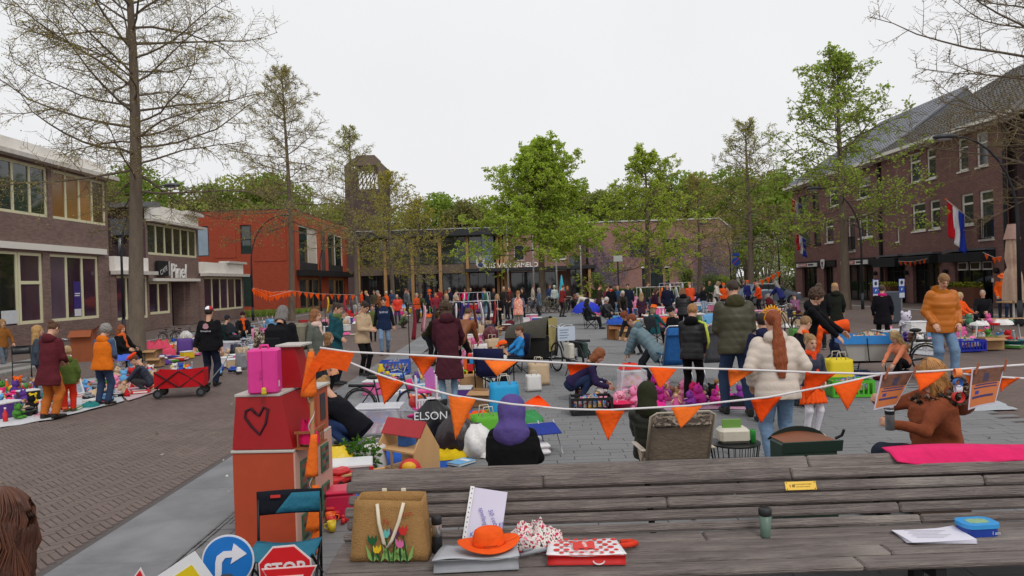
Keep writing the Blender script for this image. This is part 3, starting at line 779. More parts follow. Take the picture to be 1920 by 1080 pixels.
f.box('terrace_planter', -48.9, -46.3, -1.0, -.45, 0, 1.05, M('#5b3522', rough=.7, var=.15)); f.box('terrace_planter', -41.0, -38.0, -1.0, -.45, 0, 1.05, M('#5b3522', rough=.7, var=.15))
# ---------------------------------------------------------------- trees
def np_tubes(paths, rad, sides):
    """paths (N,K,3), rad (N,K) -> vertices, quads"""
    N, K, _ = paths.shape
    d = np.empty_like(paths); d[:, 1:-1] = paths[:, 2:] - paths[:, :-2]; d[:, 0] = paths[:, 1] - paths[:, 0]; d[:, -1] = paths[:, -1] - paths[:, -2]
    d /= np.linalg.norm(d, axis=2, keepdims=True) + 1e-9
    ref = np.where(np.abs(d[..., 2:]) < .9, np.array([0, 0, 1.]), np.array([1., 0, 0]))
    u = np.cross(ref, d); u /= np.linalg.norm(u, axis=2, keepdims=True) + 1e-9; w = np.cross(d, u)
    a = np.arange(sides) * 2 * PI / sides
    V = paths[:, :, None] + rad[:, :, None, None] * (u[:, :, None] * np.cos(a)[:, None] + w[:, :, None] * np.sin(a)[:, None])
    b = (np.arange(N) * K * sides)[:, None, None] + (np.arange(K - 1) * sides)[None, :, None]; i = np.arange(sides); j = (i + 1) % sides
    F = np.stack([b + i, b + j, b + sides + j, b + sides + i], -1).reshape(-1, 4)
    return V.reshape(-1, 3), F
def np_leaves(P, size, r, flat=.5):
    n = len(P); a = r.normal(size=(n, 3)); a[:, 2] *= flat; a /= np.linalg.norm(a, axis=1, keepdims=True) + 1e-9
    b = r.normal(size=(n, 3)); b -= a * (b * a).sum(1, keepdims=True); b /= np.linalg.norm(b, axis=1, keepdims=True) + 1e-9
    s = size * r.uniform(.55, 1.3, (n, 1)); c = np.cross(a, b) * s * .25
    V = np.stack([P, P + a * s * .5 + b * s * .32 + c, P + a * s, P + a * s * .5 - b * s * .32 + c], 1).reshape(-1, 3)
    return V, np.arange(4 * n).reshape(n, 4)
def grow(r, base, dirs, L, K, wob, up=0.):
    """curved paths from base points"""
    N = len(base); P = np.empty((N, K, 3)); P[:, 0] = base; d = dirs.copy(); st = (L / (K - 1))[:, None]
    for k in range(1, K):
        d = d + r.normal(0, wob, (N, 3)) + np.array([0, 0, up]); d /= np.linalg.norm(d, axis=1, keepdims=True); P[:, k] = P[:, k - 1] + d * st
    return P
_LF = {}
def M_leaf(cols):
    out = []
    for c in cols:
        if c not in _LF:
            m = M(c, rough=.6, var=.2, scale=2.01, rnd=.22, spec=.25, name='leaf'); n, l = m.node_tree.nodes, m.node_tree.links
            b = n['Principled BSDF']; o = [k for k in n if k.type == 'OUTPUT_MATERIAL'][0]; t = n.new('ShaderNodeBsdfTranslucent'); x = n.new('ShaderNodeMixShader'); x.inputs[0].default_value = .55
            l.new(b.inputs['Base Color'].links[0].from_socket, t.inputs['Color']); l.new(b.outputs[0], x.inputs[1]); l.new(t.outputs[0], x.inputs[2]); l.new(x.outputs[0], o.inputs['Surface']); _LF[c] = m
        out.append(_LF[c])
    return out
M_bark = M('#6c6053', rough=.95, var=.35, scale=6, bump=.8, bscale=30, stretch=(1, 1, .35))
M_twig = M('#7a6c52', rough=.95, var=.2)
M_twig2 = M('#6f6544', rough=.95, var=.2)
def tree(name, label, x, y, H, r0, zb, prof, seed, nprim=50, nsec=11, ntw=8, leaf=.07, lpt=3, cols=('#8a8a3a', '#7a7f33'), elev=(-8, 62), lean=0, twig=None, K=7, sub=.34, zlow=None, tw_r=.009, droop=.0, group='trees around the square', gap=0):
    r = np.random.RandomState(seed)
    t = np.linspace(0, 1, 14); tr = np.stack([lean * t + .006 * H * np.sin(5 * t + seed), .006 * H * np.cos(4 * t + seed) - .006 * H, H * t], 1); rt = r0 * (1 - t) ** .75 + .015; rt[0] *= 1.25
    V, F = np_tubes(tr[None], rt[None], 12); Vs, Fs, n = [V], [F], len(V)
    zz = zb + (H * .985 - zb) * (np.arange(nprim) + r.uniform(0, .8, nprim)) / nprim; f = (zz - zb) / (H - zb)
    az = np.arange(nprim) * 2.399 + r.uniform(-.4, .4, nprim); el = np.radians(np.interp(f, (0, 1), elev) + r.normal(0, 7, nprim))
    L = np.interp(f, [p[0] for p in prof], [p[1] for p in prof]) * r.uniform(.7, 1.12, nprim)
    base = np.stack([np.interp(zz, tr[:, 2], tr[:, k]) for k in range(3)], 1)
    dr = np.stack([np.cos(az) * np.cos(el), np.sin(az) * np.cos(el), np.sin(el)], 1)
    P = grow(r, base, dr, L, K, .11, .035 - droop)
    rb = np.minimum(.03 * (L / 4) ** .8 + .008, np.interp(zz, tr[:, 2], rt) * .75)
    V, F = np_tubes(P, rb[:, None] * (1 - .8 * np.linspace(0, 1, K))[None], 6); Vs.append(V); Fs.append(F + n)
    root = thing(name, label, 'tree', (x, y, 0), group=group)
    link('trunk', npmesh('trunk', np.concatenate(Vs), np.concatenate(Fs), [M_bark]), root)
    def spawn(P, cnt, lf, lmin, spread, K2, wob, t0=.15):
        N, K1, _ = P.shape; ts = t0 + (1 - t0) * (np.arange(cnt)[None] + r.uniform(0, 1, (N, cnt))) / cnt; ts = np.clip(ts, 0, .999); q = ts * (K1 - 1); i = q.astype(int); fr = (q - i)[..., None]; row = np.arange(N)[:, None]
        a = P[row, i]; b = P[row, np.minimum(i + 1, K1 - 1)]; B = (a + (b - a) * fr).reshape(-1, 3); d = (b - a).reshape(-1, 3); d /= np.linalg.norm(d, axis=1, keepdims=True) + 1e-9
        LL = np.linalg.norm(P[:, -1] - P[:, 0], axis=1)[:, None] * lf * (1.15 - .75 * ts) * r.uniform(.6, 1.2, ts.shape) + lmin
        s = r.normal(size=d.shape); s -= d * (s * d).sum(1, keepdims=True); s[:, 2] *= .6; s /= np.linalg.norm(s, axis=1, keepdims=True) + 1e-9
        dd = d * (1 - spread) + s * spread; dd /= np.linalg.norm(dd, axis=1, keepdims=True)
        return grow(r, B, dd, LL.ravel(), K2, wob, .02 - droop * .5)
    Vs, Fs, Ms, n = [], [], [], 0
    def put(V, F, m):
        nonlocal n
        Vs.append(V); Fs.append(F + n); Ms.append(np.full(len(F), m) if np.isscalar(m) else m); n += len(V)
    S = spawn(P, nsec, sub, .15, .62, 5, .13)
    put(*np_tubes(S, tw_r * 1.7 * (1.3 - np.linspace(0, 1, 5))[None] * np.ones((len(S), 1)), 4), 0)
    W = spawn(S, ntw, .42, .12, .62, 3, .16)
    if gap: W = W[r.uniform(size=len(W)) > gap]
    put(*np_tubes(W, tw_r * (1.2 - .7 * np.linspace(0, 1, 3))[None] * np.ones((len(W), 1)), 3), 0)
    if lpt:
        tt = r.uniform(.2, 1, (len(W), lpt)); q = tt * 2; i = np.minimum(q.astype(int), 1); row = np.arange(len(W))[:, None]
        LP = (W[row, i] + (W[row, i + 1] - W[row, i]) * (q - i)[..., None]).reshape(-1, 3) + r.normal(0, .04, (len(W) * lpt, 3))
        V, F = np_leaves(LP, leaf, r); put(V, F, 1 + r.randint(0, len(cols), len(F)))
    c = link('crown', npmesh('crown', np.concatenate(Vs), np.concatenate(Fs), [twig or M_twig] + M_leaf(cols), np.concatenate(Ms), False), root)
    return root
OL = ('#b8b058', '#a8a04e', '#c4bc66'); OLG = ('#aeb04a', '#a0a442', '#bcbc5e'); GRN = ('#b4cc4c', '#a4bc44', '#c4d660', '#aec848'); YG = ('#bcd04a', '#aac23e', '#c8d860')
tree('oak_tree', 'tall nearly bare tree beside the cafe with wide spreading twiggy branches', -11.54, 23.18, 15.2, .23, 5.3, ((0, 4.6), (.35, 4.9), (.7, 3.8), (1, .6)), 11, 62, 15, 12, .05, 3, OL, (-12, 58), tw_r=.0062, K=8)
tree('oak_tree', 'bare conical tree in front of the red building', -14.3, 49, 16.7, .2, 6.0, ((0, 5.2), (.4, 4.2), (.8, 2.0), (1, 0.4)), 12, 56, 11, 8, .075, 3, OL, (-14, 42), tw_r=.009)
tree('oak_tree', 'slim tree with olive buds rising in front of the lattice tower', -12.7, 62, 15.3, .2, 4.5, ((0, 4.9), (.4, 4.3), (.75, 2.3), (1, 0.4)), 13, 48, 10, 7, .11, 3, OLG, (-8, 50), tw_r=.01, gap=.25)
tree('oak_tree', 'bushy olive tree between the lattice tower and the glazed hall', -10.9, 70, 12.6, .22, 3.6, ((0, 5.2), (.5, 4.2), (1, 0.6)), 14, 46, 10, 7, .15, 4, ('#b8b04a', '#aaa444', '#c4ba56'), (-8, 55), tw_r=.01, gap=.5)
tree('oak_tree', 'low olive tree close against the glazed hall columns', -9.2, 78, 11.0, .2, 3.4, ((0, 5.3), (.5, 4.2), (1, 0.6)), 15, 42, 9, 7, .16, 4, ('#b8b04a', '#aaa444', '#c4ba56'), (-8, 50), tw_r=.01, gap=.55)
tree('lime_tree', 'dense fresh green tree in the middle in front of the hall flagpoles', 3.05, 62, 12.3, .3, 4.5, ((0, 6.7), (.3, 6.2), (.55, 4.8), (.8, 3.3), (1, 1.3)), 16, 78, 13, 7, .2, 9, GRN, (0, 72), tw_r=.012, gap=.1)
tree('larch_tree', 'yellow green tree with a sparse spiky top before the pinkish wing', 12.7, 66, 12.9, .26, 3.0, ((0, 6.4), (.35, 5.2), (.6, 4.3), (.62, 3.8), (1, 1.2)), 17, 42, 11, 7, .17, 8, YG, (-6, 45), tw_r=.016, gap=.2)
tree('oak_tree', 'thin olive tree in front of the pinkish wing corner', 18.9, 72, 11.8, .21, 3.6, ((0, 4.7), (.5, 3.8), (1, 0.5)), 18, 44, 9, 7, .12, 3, OL, (-8, 52), tw_r=.01, gap=.3)
tree('oak_tree', 'sparse tree with olive haze of buds behind the man in the olive jacket', 17.9, 54, 12.9, .24, 4.0, ((0, 5.2), (.4, 4.3), (.8, 2.5), (1, 0.5)), 19, 52, 10, 7, .1, 3, OLG, (-8, 52), tw_r=.01, gap=.2)
tree('oak_tree', 'green leafed conical tree in front of the purple brick row', 18.8, 41, 13.8, .24, 4.6, ((0, 5.3), (.25, 4.6), (.5, 3.6), (.8, 2.5), (1, 0.6)), 20, 52, 11, 7, .16, 4, ('#a2bc48', '#94ae40', '#b2c658'), (-8, 50), tw_r=.011, gap=.25)
tree('oak_tree', 'large bare tree reaching over the tiled roof of the flats', 18.6, 24.5, 15.5, .3, 5.0, ((0, 6.0), (.4, 5.8), (.8, 3.4), (1, .6)), 21, 58, 13, 8, .055, 2, ('#8c7a44', '#7d6d3c', '#8b8448'), (-6, 55), tw_r=.0068, K=8)

def leafy(name, H, R_, zb, seed, n, leaf, cols, shape=1.0, trunk=.25, bare=0):
    """full crown of leaf clumps round a branching trunk, as meshes to share"""
    r = np.random.RandomState(seed)
    nb = 26; c = np.stack([r.normal(0, .42, nb), r.normal(0, .42, nb), r.uniform(.0, 1, nb)], 1); w = 1 - .55 * np.abs(c[:, 2] - .4) ** 1.2 * shape
    c[:, :2] *= w[:, None] * R_; c[:, 2] = zb + c[:, 2] * (H - zb) * .86 + .5; rad = R_ * r.uniform(.28, .5, nb) * w
    k = r.randint(0, nb, n); d = r.normal(size=(n, 3)); d /= np.linalg.norm(d, axis=1, keepdims=True); q = r.uniform(.55, 1.08, (n, 1)) ** .6
    P = c[k] + d * q * rad[k][:, None] * np.array([1, 1, .8]); P[:, 2] = np.maximum(P[:, 2], zb * .6)
    V, F = np_leaves(P, leaf, r, .8); Vs, Fs, Ms = [V], [F], [1 + (k + r.randint(0, 2, n)) % len(cols)]; m = len(V)
    br = np.stack([np.stack([np.zeros(3) + [0, 0, zb * .6], (c[i] + [0, 0, zb]) * .5, c[i]]) for i in range(nb)]); V, F = np_tubes(br, np.array([[.12, .07, .03]]) * np.ones((nb, 1)), 5)
    t = np.linspace(0, 1, 6); V2, F2 = np_tubes(np.stack([.1 * t, 0 * t, t * H * .8], 1)[None], (trunk * (1 - t) + .04)[None], 8)
    tm = npmesh('trunk', np.concatenate([V, V2]), np.concatenate([F, F2 + len(V)]), [M_bark])
    cm = npmesh('crown', np.concatenate(Vs), np.concatenate(Fs), [M_twig] + M_leaf(cols), np.concatenate(Ms), False)
    return tm, cm
WD = [leafy('a', 16, 5.5, 3.5, 31, 9000, .42, ('#8b9a4c', '#7c8c44', '#9ca85a', '#88984e')), leafy('b', 15, 6, 3, 32, 9000, .42, ('#9ea852', '#acb45c', '#8e984a'), .7),
      leafy('c', 18, 4.6, 4, 33, 8000, .42, ('#9c9a5e', '#8a8a52', '#a8a66a'), 1.2), leafy('d', 14, 5.5, 2.5, 34, 9000, .42, ('#8fa844', '#7f983c', '#a0b652'), .8)]
def wood(u, Y, H, k, label, w=1.0):
    x = (u - 950) / 1380 * Y; tm, cm = WD[k]; base = (16, 15, 18, 14)[k]; s = H / base
    t = thing('woodland_tree', label, 'tree', (x, Y, 0), (u * 37) % 360, 'woodland behind the buildings'); t.scale = (s * w, s * w, s)
    link('trunk', tm, t); link('crown', cm, t)
G4 = ('dull green', 'yellowish green', 'brownish olive', 'deep green')
for u, Y, H, k, pl in ((40, 60, 13, 2, 'rising just over the office parapet'), (120, 66, 12.5, 1, 'showing over the office roof ledge'), (215, 95, 19, 0, 'behind the gap between offices and cafe'), (262, 105, 20, 3, 'right behind the bare tree by the cafe'), (318, 110, 18.5, 1, 'behind the cafe roof cap'),
                    (365, 112, 17, 2, 'behind the joint of cafe and red building'), (420, 110, 20, 0, 'rising over the red building coping'), (470, 112, 22, 1, 'tallest behind the red building'), (515, 115, 20, 3, 'behind the red building near its corner'), (585, 118, 18, 1, 'between red building and lattice tower'), (640, 125, 17, 2, 'at the foot of the lattice tower'),
                    (745, 122, 17, 1, 'close beside the lattice tower shaft'), (790, 118, 15.5, 0, 'behind the hall over the second column'), (830, 122, 17, 3, 'behind the hall aerials'), (872, 118, 16, 2, 'thin crowned behind the hall roof'), (905, 121, 17, 0, 'behind the hall at its timber end'), (950, 124, 18.5, 1, 'hidden half by the central lime'),
                    (1000, 126, 18, 0, 'straight behind the central lime'), (1060, 124, 18, 3, 'behind the lime at the wing side'), (1112, 122, 17.5, 2, 'over the low end of the pinkish wing'), (1150, 118, 18, 0, 'behind the pinkish wing roof edge'), (1195, 121, 19, 1, 'behind the spiky topped larch'), (1245, 118, 18, 2, 'over the wing between two trees'), (1290, 120, 19, 3, 'behind the wing near the thin olive tree'), (1335, 116, 18, 0, 'behind the wing end gable'),
                    (1378, 104, 17, 3, 'filling the gap past the wing corner'), (1420, 98, 16.5, 1, 'in the gap behind the parked car'), (1462, 90, 14.5, 3, 'next to the end wall of the flats'), (1495, 100, 16.5, 0, 'just behind the far flats roof'), (1540, 110, 15, 1, 'behind the flats roof slope')):
    wood(u, Y, H, k, f'{G4[k]} woodland tree {pl}')
def shrub(name, label, x, y, H, R_, cols, seed, n=1500, leaf=.14, cat='shrub', group='shrubs along the edges'):
    tm, cm = leafy('s', H, R_, H * .12, seed, n, leaf, cols, .5, .05); t = thing(name, label, cat, (x, y, 0), 0, group); link('stem', tm, t); link('foliage', cm, t)
GS = ('#65803a', '#758f3e', '#566f30'); BS = ('#94ac40', '#a8ba4e', '#80983a')
for a in (((1398, 70, 5.2, 2.4, BS), 'fresh yellow green shrub beyond the parked car'), ((1438, 74, 6.0, 2.2, ('#d9dccb', '#c7cfae', '#9fb06c')), 'white blossoming shrub beside the end of the flats'), ((1470, 80, 4.5, 2.6, BS), 'light green shrub between blossom and flats'),
          ((1120, 80, 2.4, 1.3, GS), 'round dark shrub below the climbers of the wing'), ((1288, 74, 2.8, 1.0, BS), 'loose bright shrub in the bed before the wing door'), ((1330, 74, 1.8, 1.2, GS), 'low shrub at the wing corner bed'), ((1355, 76, 1.5, 1.2, BS), 'low leafy shrub by the raised bed wall'), ((1500, 66, 1.6, 1.3, GS), 'low shrub close to the parked car bonnet')):
    (u, Y, H, rr, cc), lb = a; shrub('shrub', lb, (u - 950) / 1380 * Y, Y, H, rr, cc, int(u))
hd = MB(); hd.bbox(9.5, .8, .95, .1); h_ = thing('hedge', 'clipped dark hedge along the foot of the pinkish wing', 'hedge', ((1190 - 950) / 1380 * 80, 80, 0)); hd.obj('hedge_core', M('#2f4018', rough=1), h_)
r_ = np.random.RandomState(9); P_ = np.stack([r_.uniform(-4.8, 4.8, 4000), r_.uniform(-.45, .3, 4000), r_.uniform(0, 1.02, 4000)], 1); V_, F_ = np_leaves(P_, .12, r_); link('foliage', npmesh('foliage', V_, F_, M_leaf(GS), r_.randint(0, 3, 4000), False), h_)
for k, (u, Y) in enumerate(((1650 + 15, 46.2), (1840, 38.5))):
    px = 24.5; r_ = np.random.RandomState(40 + k); n = 700; P_ = np.stack([r_.uniform(-.25, .25, n), r_.uniform(-1.4, 1.4, n), r_.uniform(0, .25, n)], 1); V_, F_ = np_leaves(P_, .13, r_)
    o = link('planter_flowers', npmesh('planter_flowers', V_, F_, M_leaf(('#7d8f2f', '#9aa13a', '#c9b93f', '#556b22')), r_.randint(0, 4, n), False)); o.location = (px, (47.6, 39.5)[k], 1.05)
    tag(o, ('yellowish plants in the rusty planter by the narrow awning', 'yellowish plants in the rusty planter under the wide awning')[k], 'plants', kind='stuff')
# ---------------------------------------------------------------- people: bodies and clothes grown from distance fields
def V3(*a): return np.array(a, float)
def surface_net(fn, lo, hi, h):
    lo = np.array(lo) - 2 * h; n = np.ceil((np.array(hi) + 2 * h - lo) / h).astype(int) + 1
    ax = [lo[k] + h * np.arange(n[k]) for k in range(3)]
    P = np.stack(np.meshgrid(*ax, indexing='ij'), -1).reshape(-1, 3)
    d = fn(P).reshape(n)
    s = d < 0
    c = np.zeros(n - 1, int)
    for i in (0, 1):
        for j in (0, 1):
            for k in (0, 1): c += s[i:n[0] - 1 + i, j:n[1] - 1 + j, k:n[2] - 1 + k]
    act = (c > 0) & (c < 8)
    idx = -np.ones(n - 1, int); I = np.argwhere(act); idx[act] = np.arange(len(I))
    acc = np.zeros((len(I), 3)); cnt = np.zeros(len(I))
    E = [((0, 0, 0), (1, 0, 0)), ((0, 1, 0), (1, 1, 0)), ((0, 0, 1), (1, 0, 1)), ((0, 1, 1), (1, 1, 1)), ((0, 0, 0), (0, 1, 0)), ((1, 0, 0), (1, 1, 0)),
         ((0, 0, 1), (0, 1, 1)), ((1, 0, 1), (1, 1, 1)), ((0, 0, 0), (0, 0, 1)), ((1, 0, 0), (1, 0, 1)), ((0, 1, 0), (0, 1, 1)), ((1, 1, 0), (1, 1, 1))]
    for a, b in E:
        A, B = I + a, I + b
        da, db = d[A[:, 0], A[:, 1], A[:, 2]], d[B[:, 0], B[:, 1], B[:, 2]]
        m = (da < 0) != (db < 0)
        t = np.where(m, da / np.where(m, da - db, 1), 0)[:, None]
        acc += np.where(m[:, None], A + (B - A) * t, 0); cnt += m
    V = lo + h * acc / cnt[:, None]
    F = []
    for ax_ in range(3):
        e = [0, 0, 0]; e[ax_] = 1
        sl0 = tuple(slice(0, n[k] - 1) if k == ax_ else slice(1, n[k] - 1) for k in range(3)); sl1 = tuple(slice(1, n[k]) if k == ax_ else slice(1, n[k] - 1) for k in range(3))
        a, b = s[sl0], s[sl1]; o = [0 if k == ax_ else 1 for k in range(3)]
        p, q = [k for k in range(3) if k != ax_]
        for flip in (0, 1):
            J = np.argwhere((a & ~b) if not flip else (~a & b)) + o
            if not len(J): continue
            def g(dp, dq):
                K = J.copy(); K[:, p] -= dp; K[:, q] -= dq; return idx[K[:, 0], K[:, 1], K[:, 2]]
            quad = [g(1, 1), g(0, 1), g(0, 0), g(1, 0)]
            if bool(flip) != (ax_ == 1): quad = quad[::-1]
            F.append(np.stack(quad, 1))
    return V, np.concatenate(F) if F else np.zeros((0, 4), int)
def smin(a, b, k):
    h = np.clip(.5 + .5 * (b - a) / k, 0, 1); return b + (a - b) * h - k * h * (1 - h)
def s_cone(P, a, b, ra, rb, q=0, qp=.09, cut=False):
    a = np.array(a); b = np.array(b); u = b - a; L2 = u @ u
    t = np.clip((P - a) @ u / L2, 0, 1); d = np.linalg.norm(P - a - t[:, None] * u, axis=1) - (ra + (rb - ra) * t)
    if q: d -= q * (np.abs(np.sin(PI * t * math.sqrt(L2) / qp)) - .5)
    if cut: d = np.maximum(d, ((P - b) @ u) / math.sqrt(L2))
    return d
def s_ell(P, c, r): 
    r = np.array(r); q = (P - np.array(c)) / r; k = np.linalg.norm(q, axis=1); return (k - 1) * r.min()
def s_loft(P, a, b, sx, ts, ws, ds, q=0, qp=.1, off=None):
    a = np.array(a); b = np.array(b); u = b - a; L = np.linalg.norm(u); u = u / L; sx = np.array(sx); sx = sx - u * (sx @ u); sx /= np.linalg.norm(sx); sy = np.cross(u, sx)
    r = P - a; t = r @ u / L; tc = np.clip(t, 0, 1); w = np.interp(tc, ts, ws); dd = np.interp(tc, ts, ds)
    x, y = r @ sx, r @ sy
    if q:
        g = q * (np.abs(np.sin(PI * t * L / qp)) - .5); w = w + g; dd = dd + g
    k = np.sqrt((x / w) ** 2 + (y / dd) ** 2) + 1e-6
    d = (k - 1) * np.sqrt(x * x + y * y + 1e-9) / k
    return np.maximum(np.maximum(d, (t - 1) * L), -t * L)
def folds(P, amp, seed=0):
    x, y, z = P[:, 0], P[:, 1], P[:, 2]; s = seed * 1.7
    return amp * (np.sin(23 * z + 9 * x + 3 * np.sin(13 * y + s) + s) * .6 + np.sin(37 * z - 21 * x + 4 * np.sin(9 * x + s)) * .4 + np.sin(19 * y + 31 * z + s) * .3)
def ik(a, b, l1, l2, pole):
    a, b, pole = np.array(a, float), np.array(b, float), np.array(pole, float); d = b - a; L = np.linalg.norm(d)
    m = (l1 + l2) * .999
    if L > m: b = a + d / L * m; d = b - a; L = m
    u = d / L; x = (l1 * l1 - l2 * l2 + L * L) / (2 * L); h = math.sqrt(max(l1 * l1 - x * x, 1e-8))
    p = pole - u * (pole @ u); n = np.linalg.norm(p)
    p = p / n if n > 1e-6 else V3(0, -1, 0)
    return a + u * x + p * h, b

def _head_proto(h):
    def f(P):
        Q = P.copy(); Q[:, 0] = np.abs(Q[:, 0])
        d = s_ell(P, (0, .012, .022), (.076, .095, .098))
        d = smin(d, s_ell(P, (0, -.035, -.055), (.052, .052, .062)), .05)
        d = smin(d, s_ell(P, (0, -.088, -.008), (.013, .02, .026)), .018)
        d = smin(d, s_cone(P, (0, -.082, .018), (0, -.097, -.018), .009, .013), .012)
        d = np.maximum(d, -s_ell(Q, (.031, -.098, .018), (.022, .016, .012)))
        d = smin(d, s_ell(Q, (.03, -.074, .016), (.015, .014, .013)), .004)
        d = smin(d, s_cone(Q, (0, -.088, .034), (.045, -.074, .036), .008, .006), .014)
        d = smin(d, s_cone(Q, (0, -.084, -.052), (.02, -.077, -.051), .007, .005), .008)
        d = smin(d, s_ell(P, (0, -.07, -.098), (.024, .02, .018)), .02)
        d = smin(d, s_ell(Q, (.078, .012, .004), (.012, .02, .032)), .01)
        d = smin(d, s_cone(P, (0, .015, -.05), (0, .03, -.2), .052, .056), .03)
        return d
    V, F = surface_net(f, (-.1, -.12, -.2), (.1, .12, .13), h)
    C = V[F].mean(1); ax = np.abs(C[:, 0]); m = np.zeros(len(F), int)
    m[(np.abs(C[:, 2] + .052) < .0085) & (ax < .026) & (C[:, 1] < -.05)] = 1
    m[(((ax - .031) / .015) ** 2 + ((C[:, 2] - .017) / .0085) ** 2 < 1) & (C[:, 1] < -.05)] = 2
    m[(np.abs(C[:, 2] - .04) < .006) & (ax > .012) & (ax < .05) & (C[:, 1] < -.05)] = 3
    return V, F, m
HEAD = {'hi': _head_proto(.0075), 'mid': _head_proto(.010), 'lo': _head_proto(.022)}
def _hand_proto(curl, h):
    """wrist at origin, fingers down -z, palm towards -y, thumb at +x"""
    fr = []
    for i, (x, l) in enumerate(((.028, .072), (.01, .08), (-.009, .074), (-.027, .06))):
        p = V3(x, 0, -.088); a = 0; pts = [p]
        for k, seg in enumerate((.45, .32, .26)):
            a += R(curl * (.7 + .25 * k)); p = p + V3(.02 * (x / .03) * .1, -math.sin(a), -math.cos(a)) * l * seg; pts.append(p)
        fr.append(pts)
    tb = [V3(.03, -.002, -.03), V3(.05, -.016, -.058), V3(.055, -.03 - curl * .0004, -.082), V3(.048, -.04 - curl * .0006, -.1)]
    def f(P):
        d = s_loft(P, (0, 0, -.1), (0, 0, .03), (1, 0, 0), (0, .3, .75, 1), (.038, .042, .032, .028), (.013, .016, .019, .022))
        for pts in fr:
            for k in range(3): d = smin(d, s_cone(P, pts[k], pts[k + 1], .0095 - .0008 * k, .0088 - .0008 * k), .006)
        for k in range(3): d = smin(d, s_cone(P, tb[k], tb[k + 1], .0125 - .0015 * k, .011 - .0013 * k), .008)
        return d
    return surface_net(f, (-.06, -.11, -.2), (.08, .05, .05), h)
HAND = {'relax': _hand_proto(22, .006), 'grip': _hand_proto(62, .006), 'flat': _hand_proto(6, .006)}

def _strand(P, a): 
    th = np.arctan2(P[:, 0], P[:, 1]); return a * (np.sin(38 * th + 6 * np.sin(22 * P[:, 2])) * .5 + np.sin(71 * th + 17 * P[:, 2]) * .35 + np.sin(60 * P[:, 2] + 20 * P[:, 0]) * .3)
_hair = {}
def hair_mesh(style, h):
    k = (style, h)
    if k in _hair: return _hair[k]
    def f(P):
        Q = P.copy(); Q[:, 0] = np.abs(Q[:, 0])
        d = s_ell(P, (0, .022, .034), (.088, .105, .104))
        face = s_ell(P, (0, -.11, -.055), (.078, .085, .125))
        ears = -.02 - P[:, 2]
        if style in ('short', 'thin', 'curly'):
            d = np.maximum(d, -.055 - P[:, 2]); d = np.maximum(d, -s_ell(Q, (.09, -.01, -.02), (.05, .045, .05)))
            if style == 'thin': d = np.maximum(d + .006, -s_ell(P, (0, -.03, .16), (.06, .08, .065)))
            if style == 'curly': d = d - .018 - .012 * np.sin(90 * P[:, 0]) * np.sin(85 * P[:, 1]) * np.sin(88 * P[:, 2])
        elif style == 'bob':
            d = smin(d, s_loft(P, (0, .035, -.16), (0, .03, .03), (1, 0, 0), (0, .5, 1), (.1, .105, .09), (.07, .085, .09)), .03)
        elif style in ('long', 'longer'):
            lo = -.34 if style == 'long' else -.48
            d = smin(d, s_loft(P, (0, .07, lo), (0, .035, .04), (1, 0, 0), (0, .3, .6, 1), (.085, .12, .11, .09), (.03, .05, .07, .09)), .04)
            d = smin(d, s_cone(Q, (.075, 0, 0), (.095, -.02, lo * .75), .03, .02), .03)
        elif style in ('bun', 'pony', 'ponytail_long'):
            d = np.maximum(d + .004, -.06 - P[:, 2] + np.minimum(P[:, 1], 0) * 1.5)
            if style == 'bun': d = smin(d, s_ell(P, (0, .1, .085), (.045, .045, .042)), .015)
            elif style == 'pony': d = smin(d, s_cone(P, (0, .12, .03), (0, .13, -.25), .035, .018), .02)
            else:
                d = smin(d, s_ell(P, (0, .125, .03), (.035, .03, .03)), .015)
                d = smin(d, s_loft(P, (.0, .15, -.62), (0, .13, .03), (1, 0, 0), (0, .25, .6, .9, 1), (.035, .075, .07, .04, .03), (.02, .035, .04, .035, .028)), .03)
        d = np.maximum(d, -face)
        return d + _strand(P, .006)
    lo = {'long': -.38, 'longer': -.5, 'ponytail_long': -.66, 'pony': -.3}.get(style, -.2)
    V, F = surface_net(f, (-.15, -.14, lo), (.15, .2, .17), h)
    _hair[k] = npmesh('hair', V, F, [None])
    return _hair[k]
_shoe = {}
def shoe_mesh(boot=False):
    if boot in _shoe: return _shoe[boot]
    def f(P):
        d = s_loft(P, (0, -.2, .035), (0, .075, .045), (1, 0, 0), (0, .25, .6, 1), (.028, .048, .04, .036), (.022, .034, .045, .05))
        d = smin(d, s_cone(P, (0, .03, .05), (0, .03, .2 if boot else .11), .042, .046, cut=True), .03)
        return np.maximum(d, .002 - P[:, 2])
    V, F = surface_net(f, (-.07, -.24, -.0), (.07, .11, .22), .011); m = (V[F].mean(1)[:, 2] < .022).astype(int)
    _shoe[boot] = npmesh('shoe', V, F, [None, None], m); return _shoe[boot]
def setmat(o, *mats):
    for i, m in enumerate(mats):
        o.material_slots[i].link = 'OBJECT'; o.material_slots[i].material = m

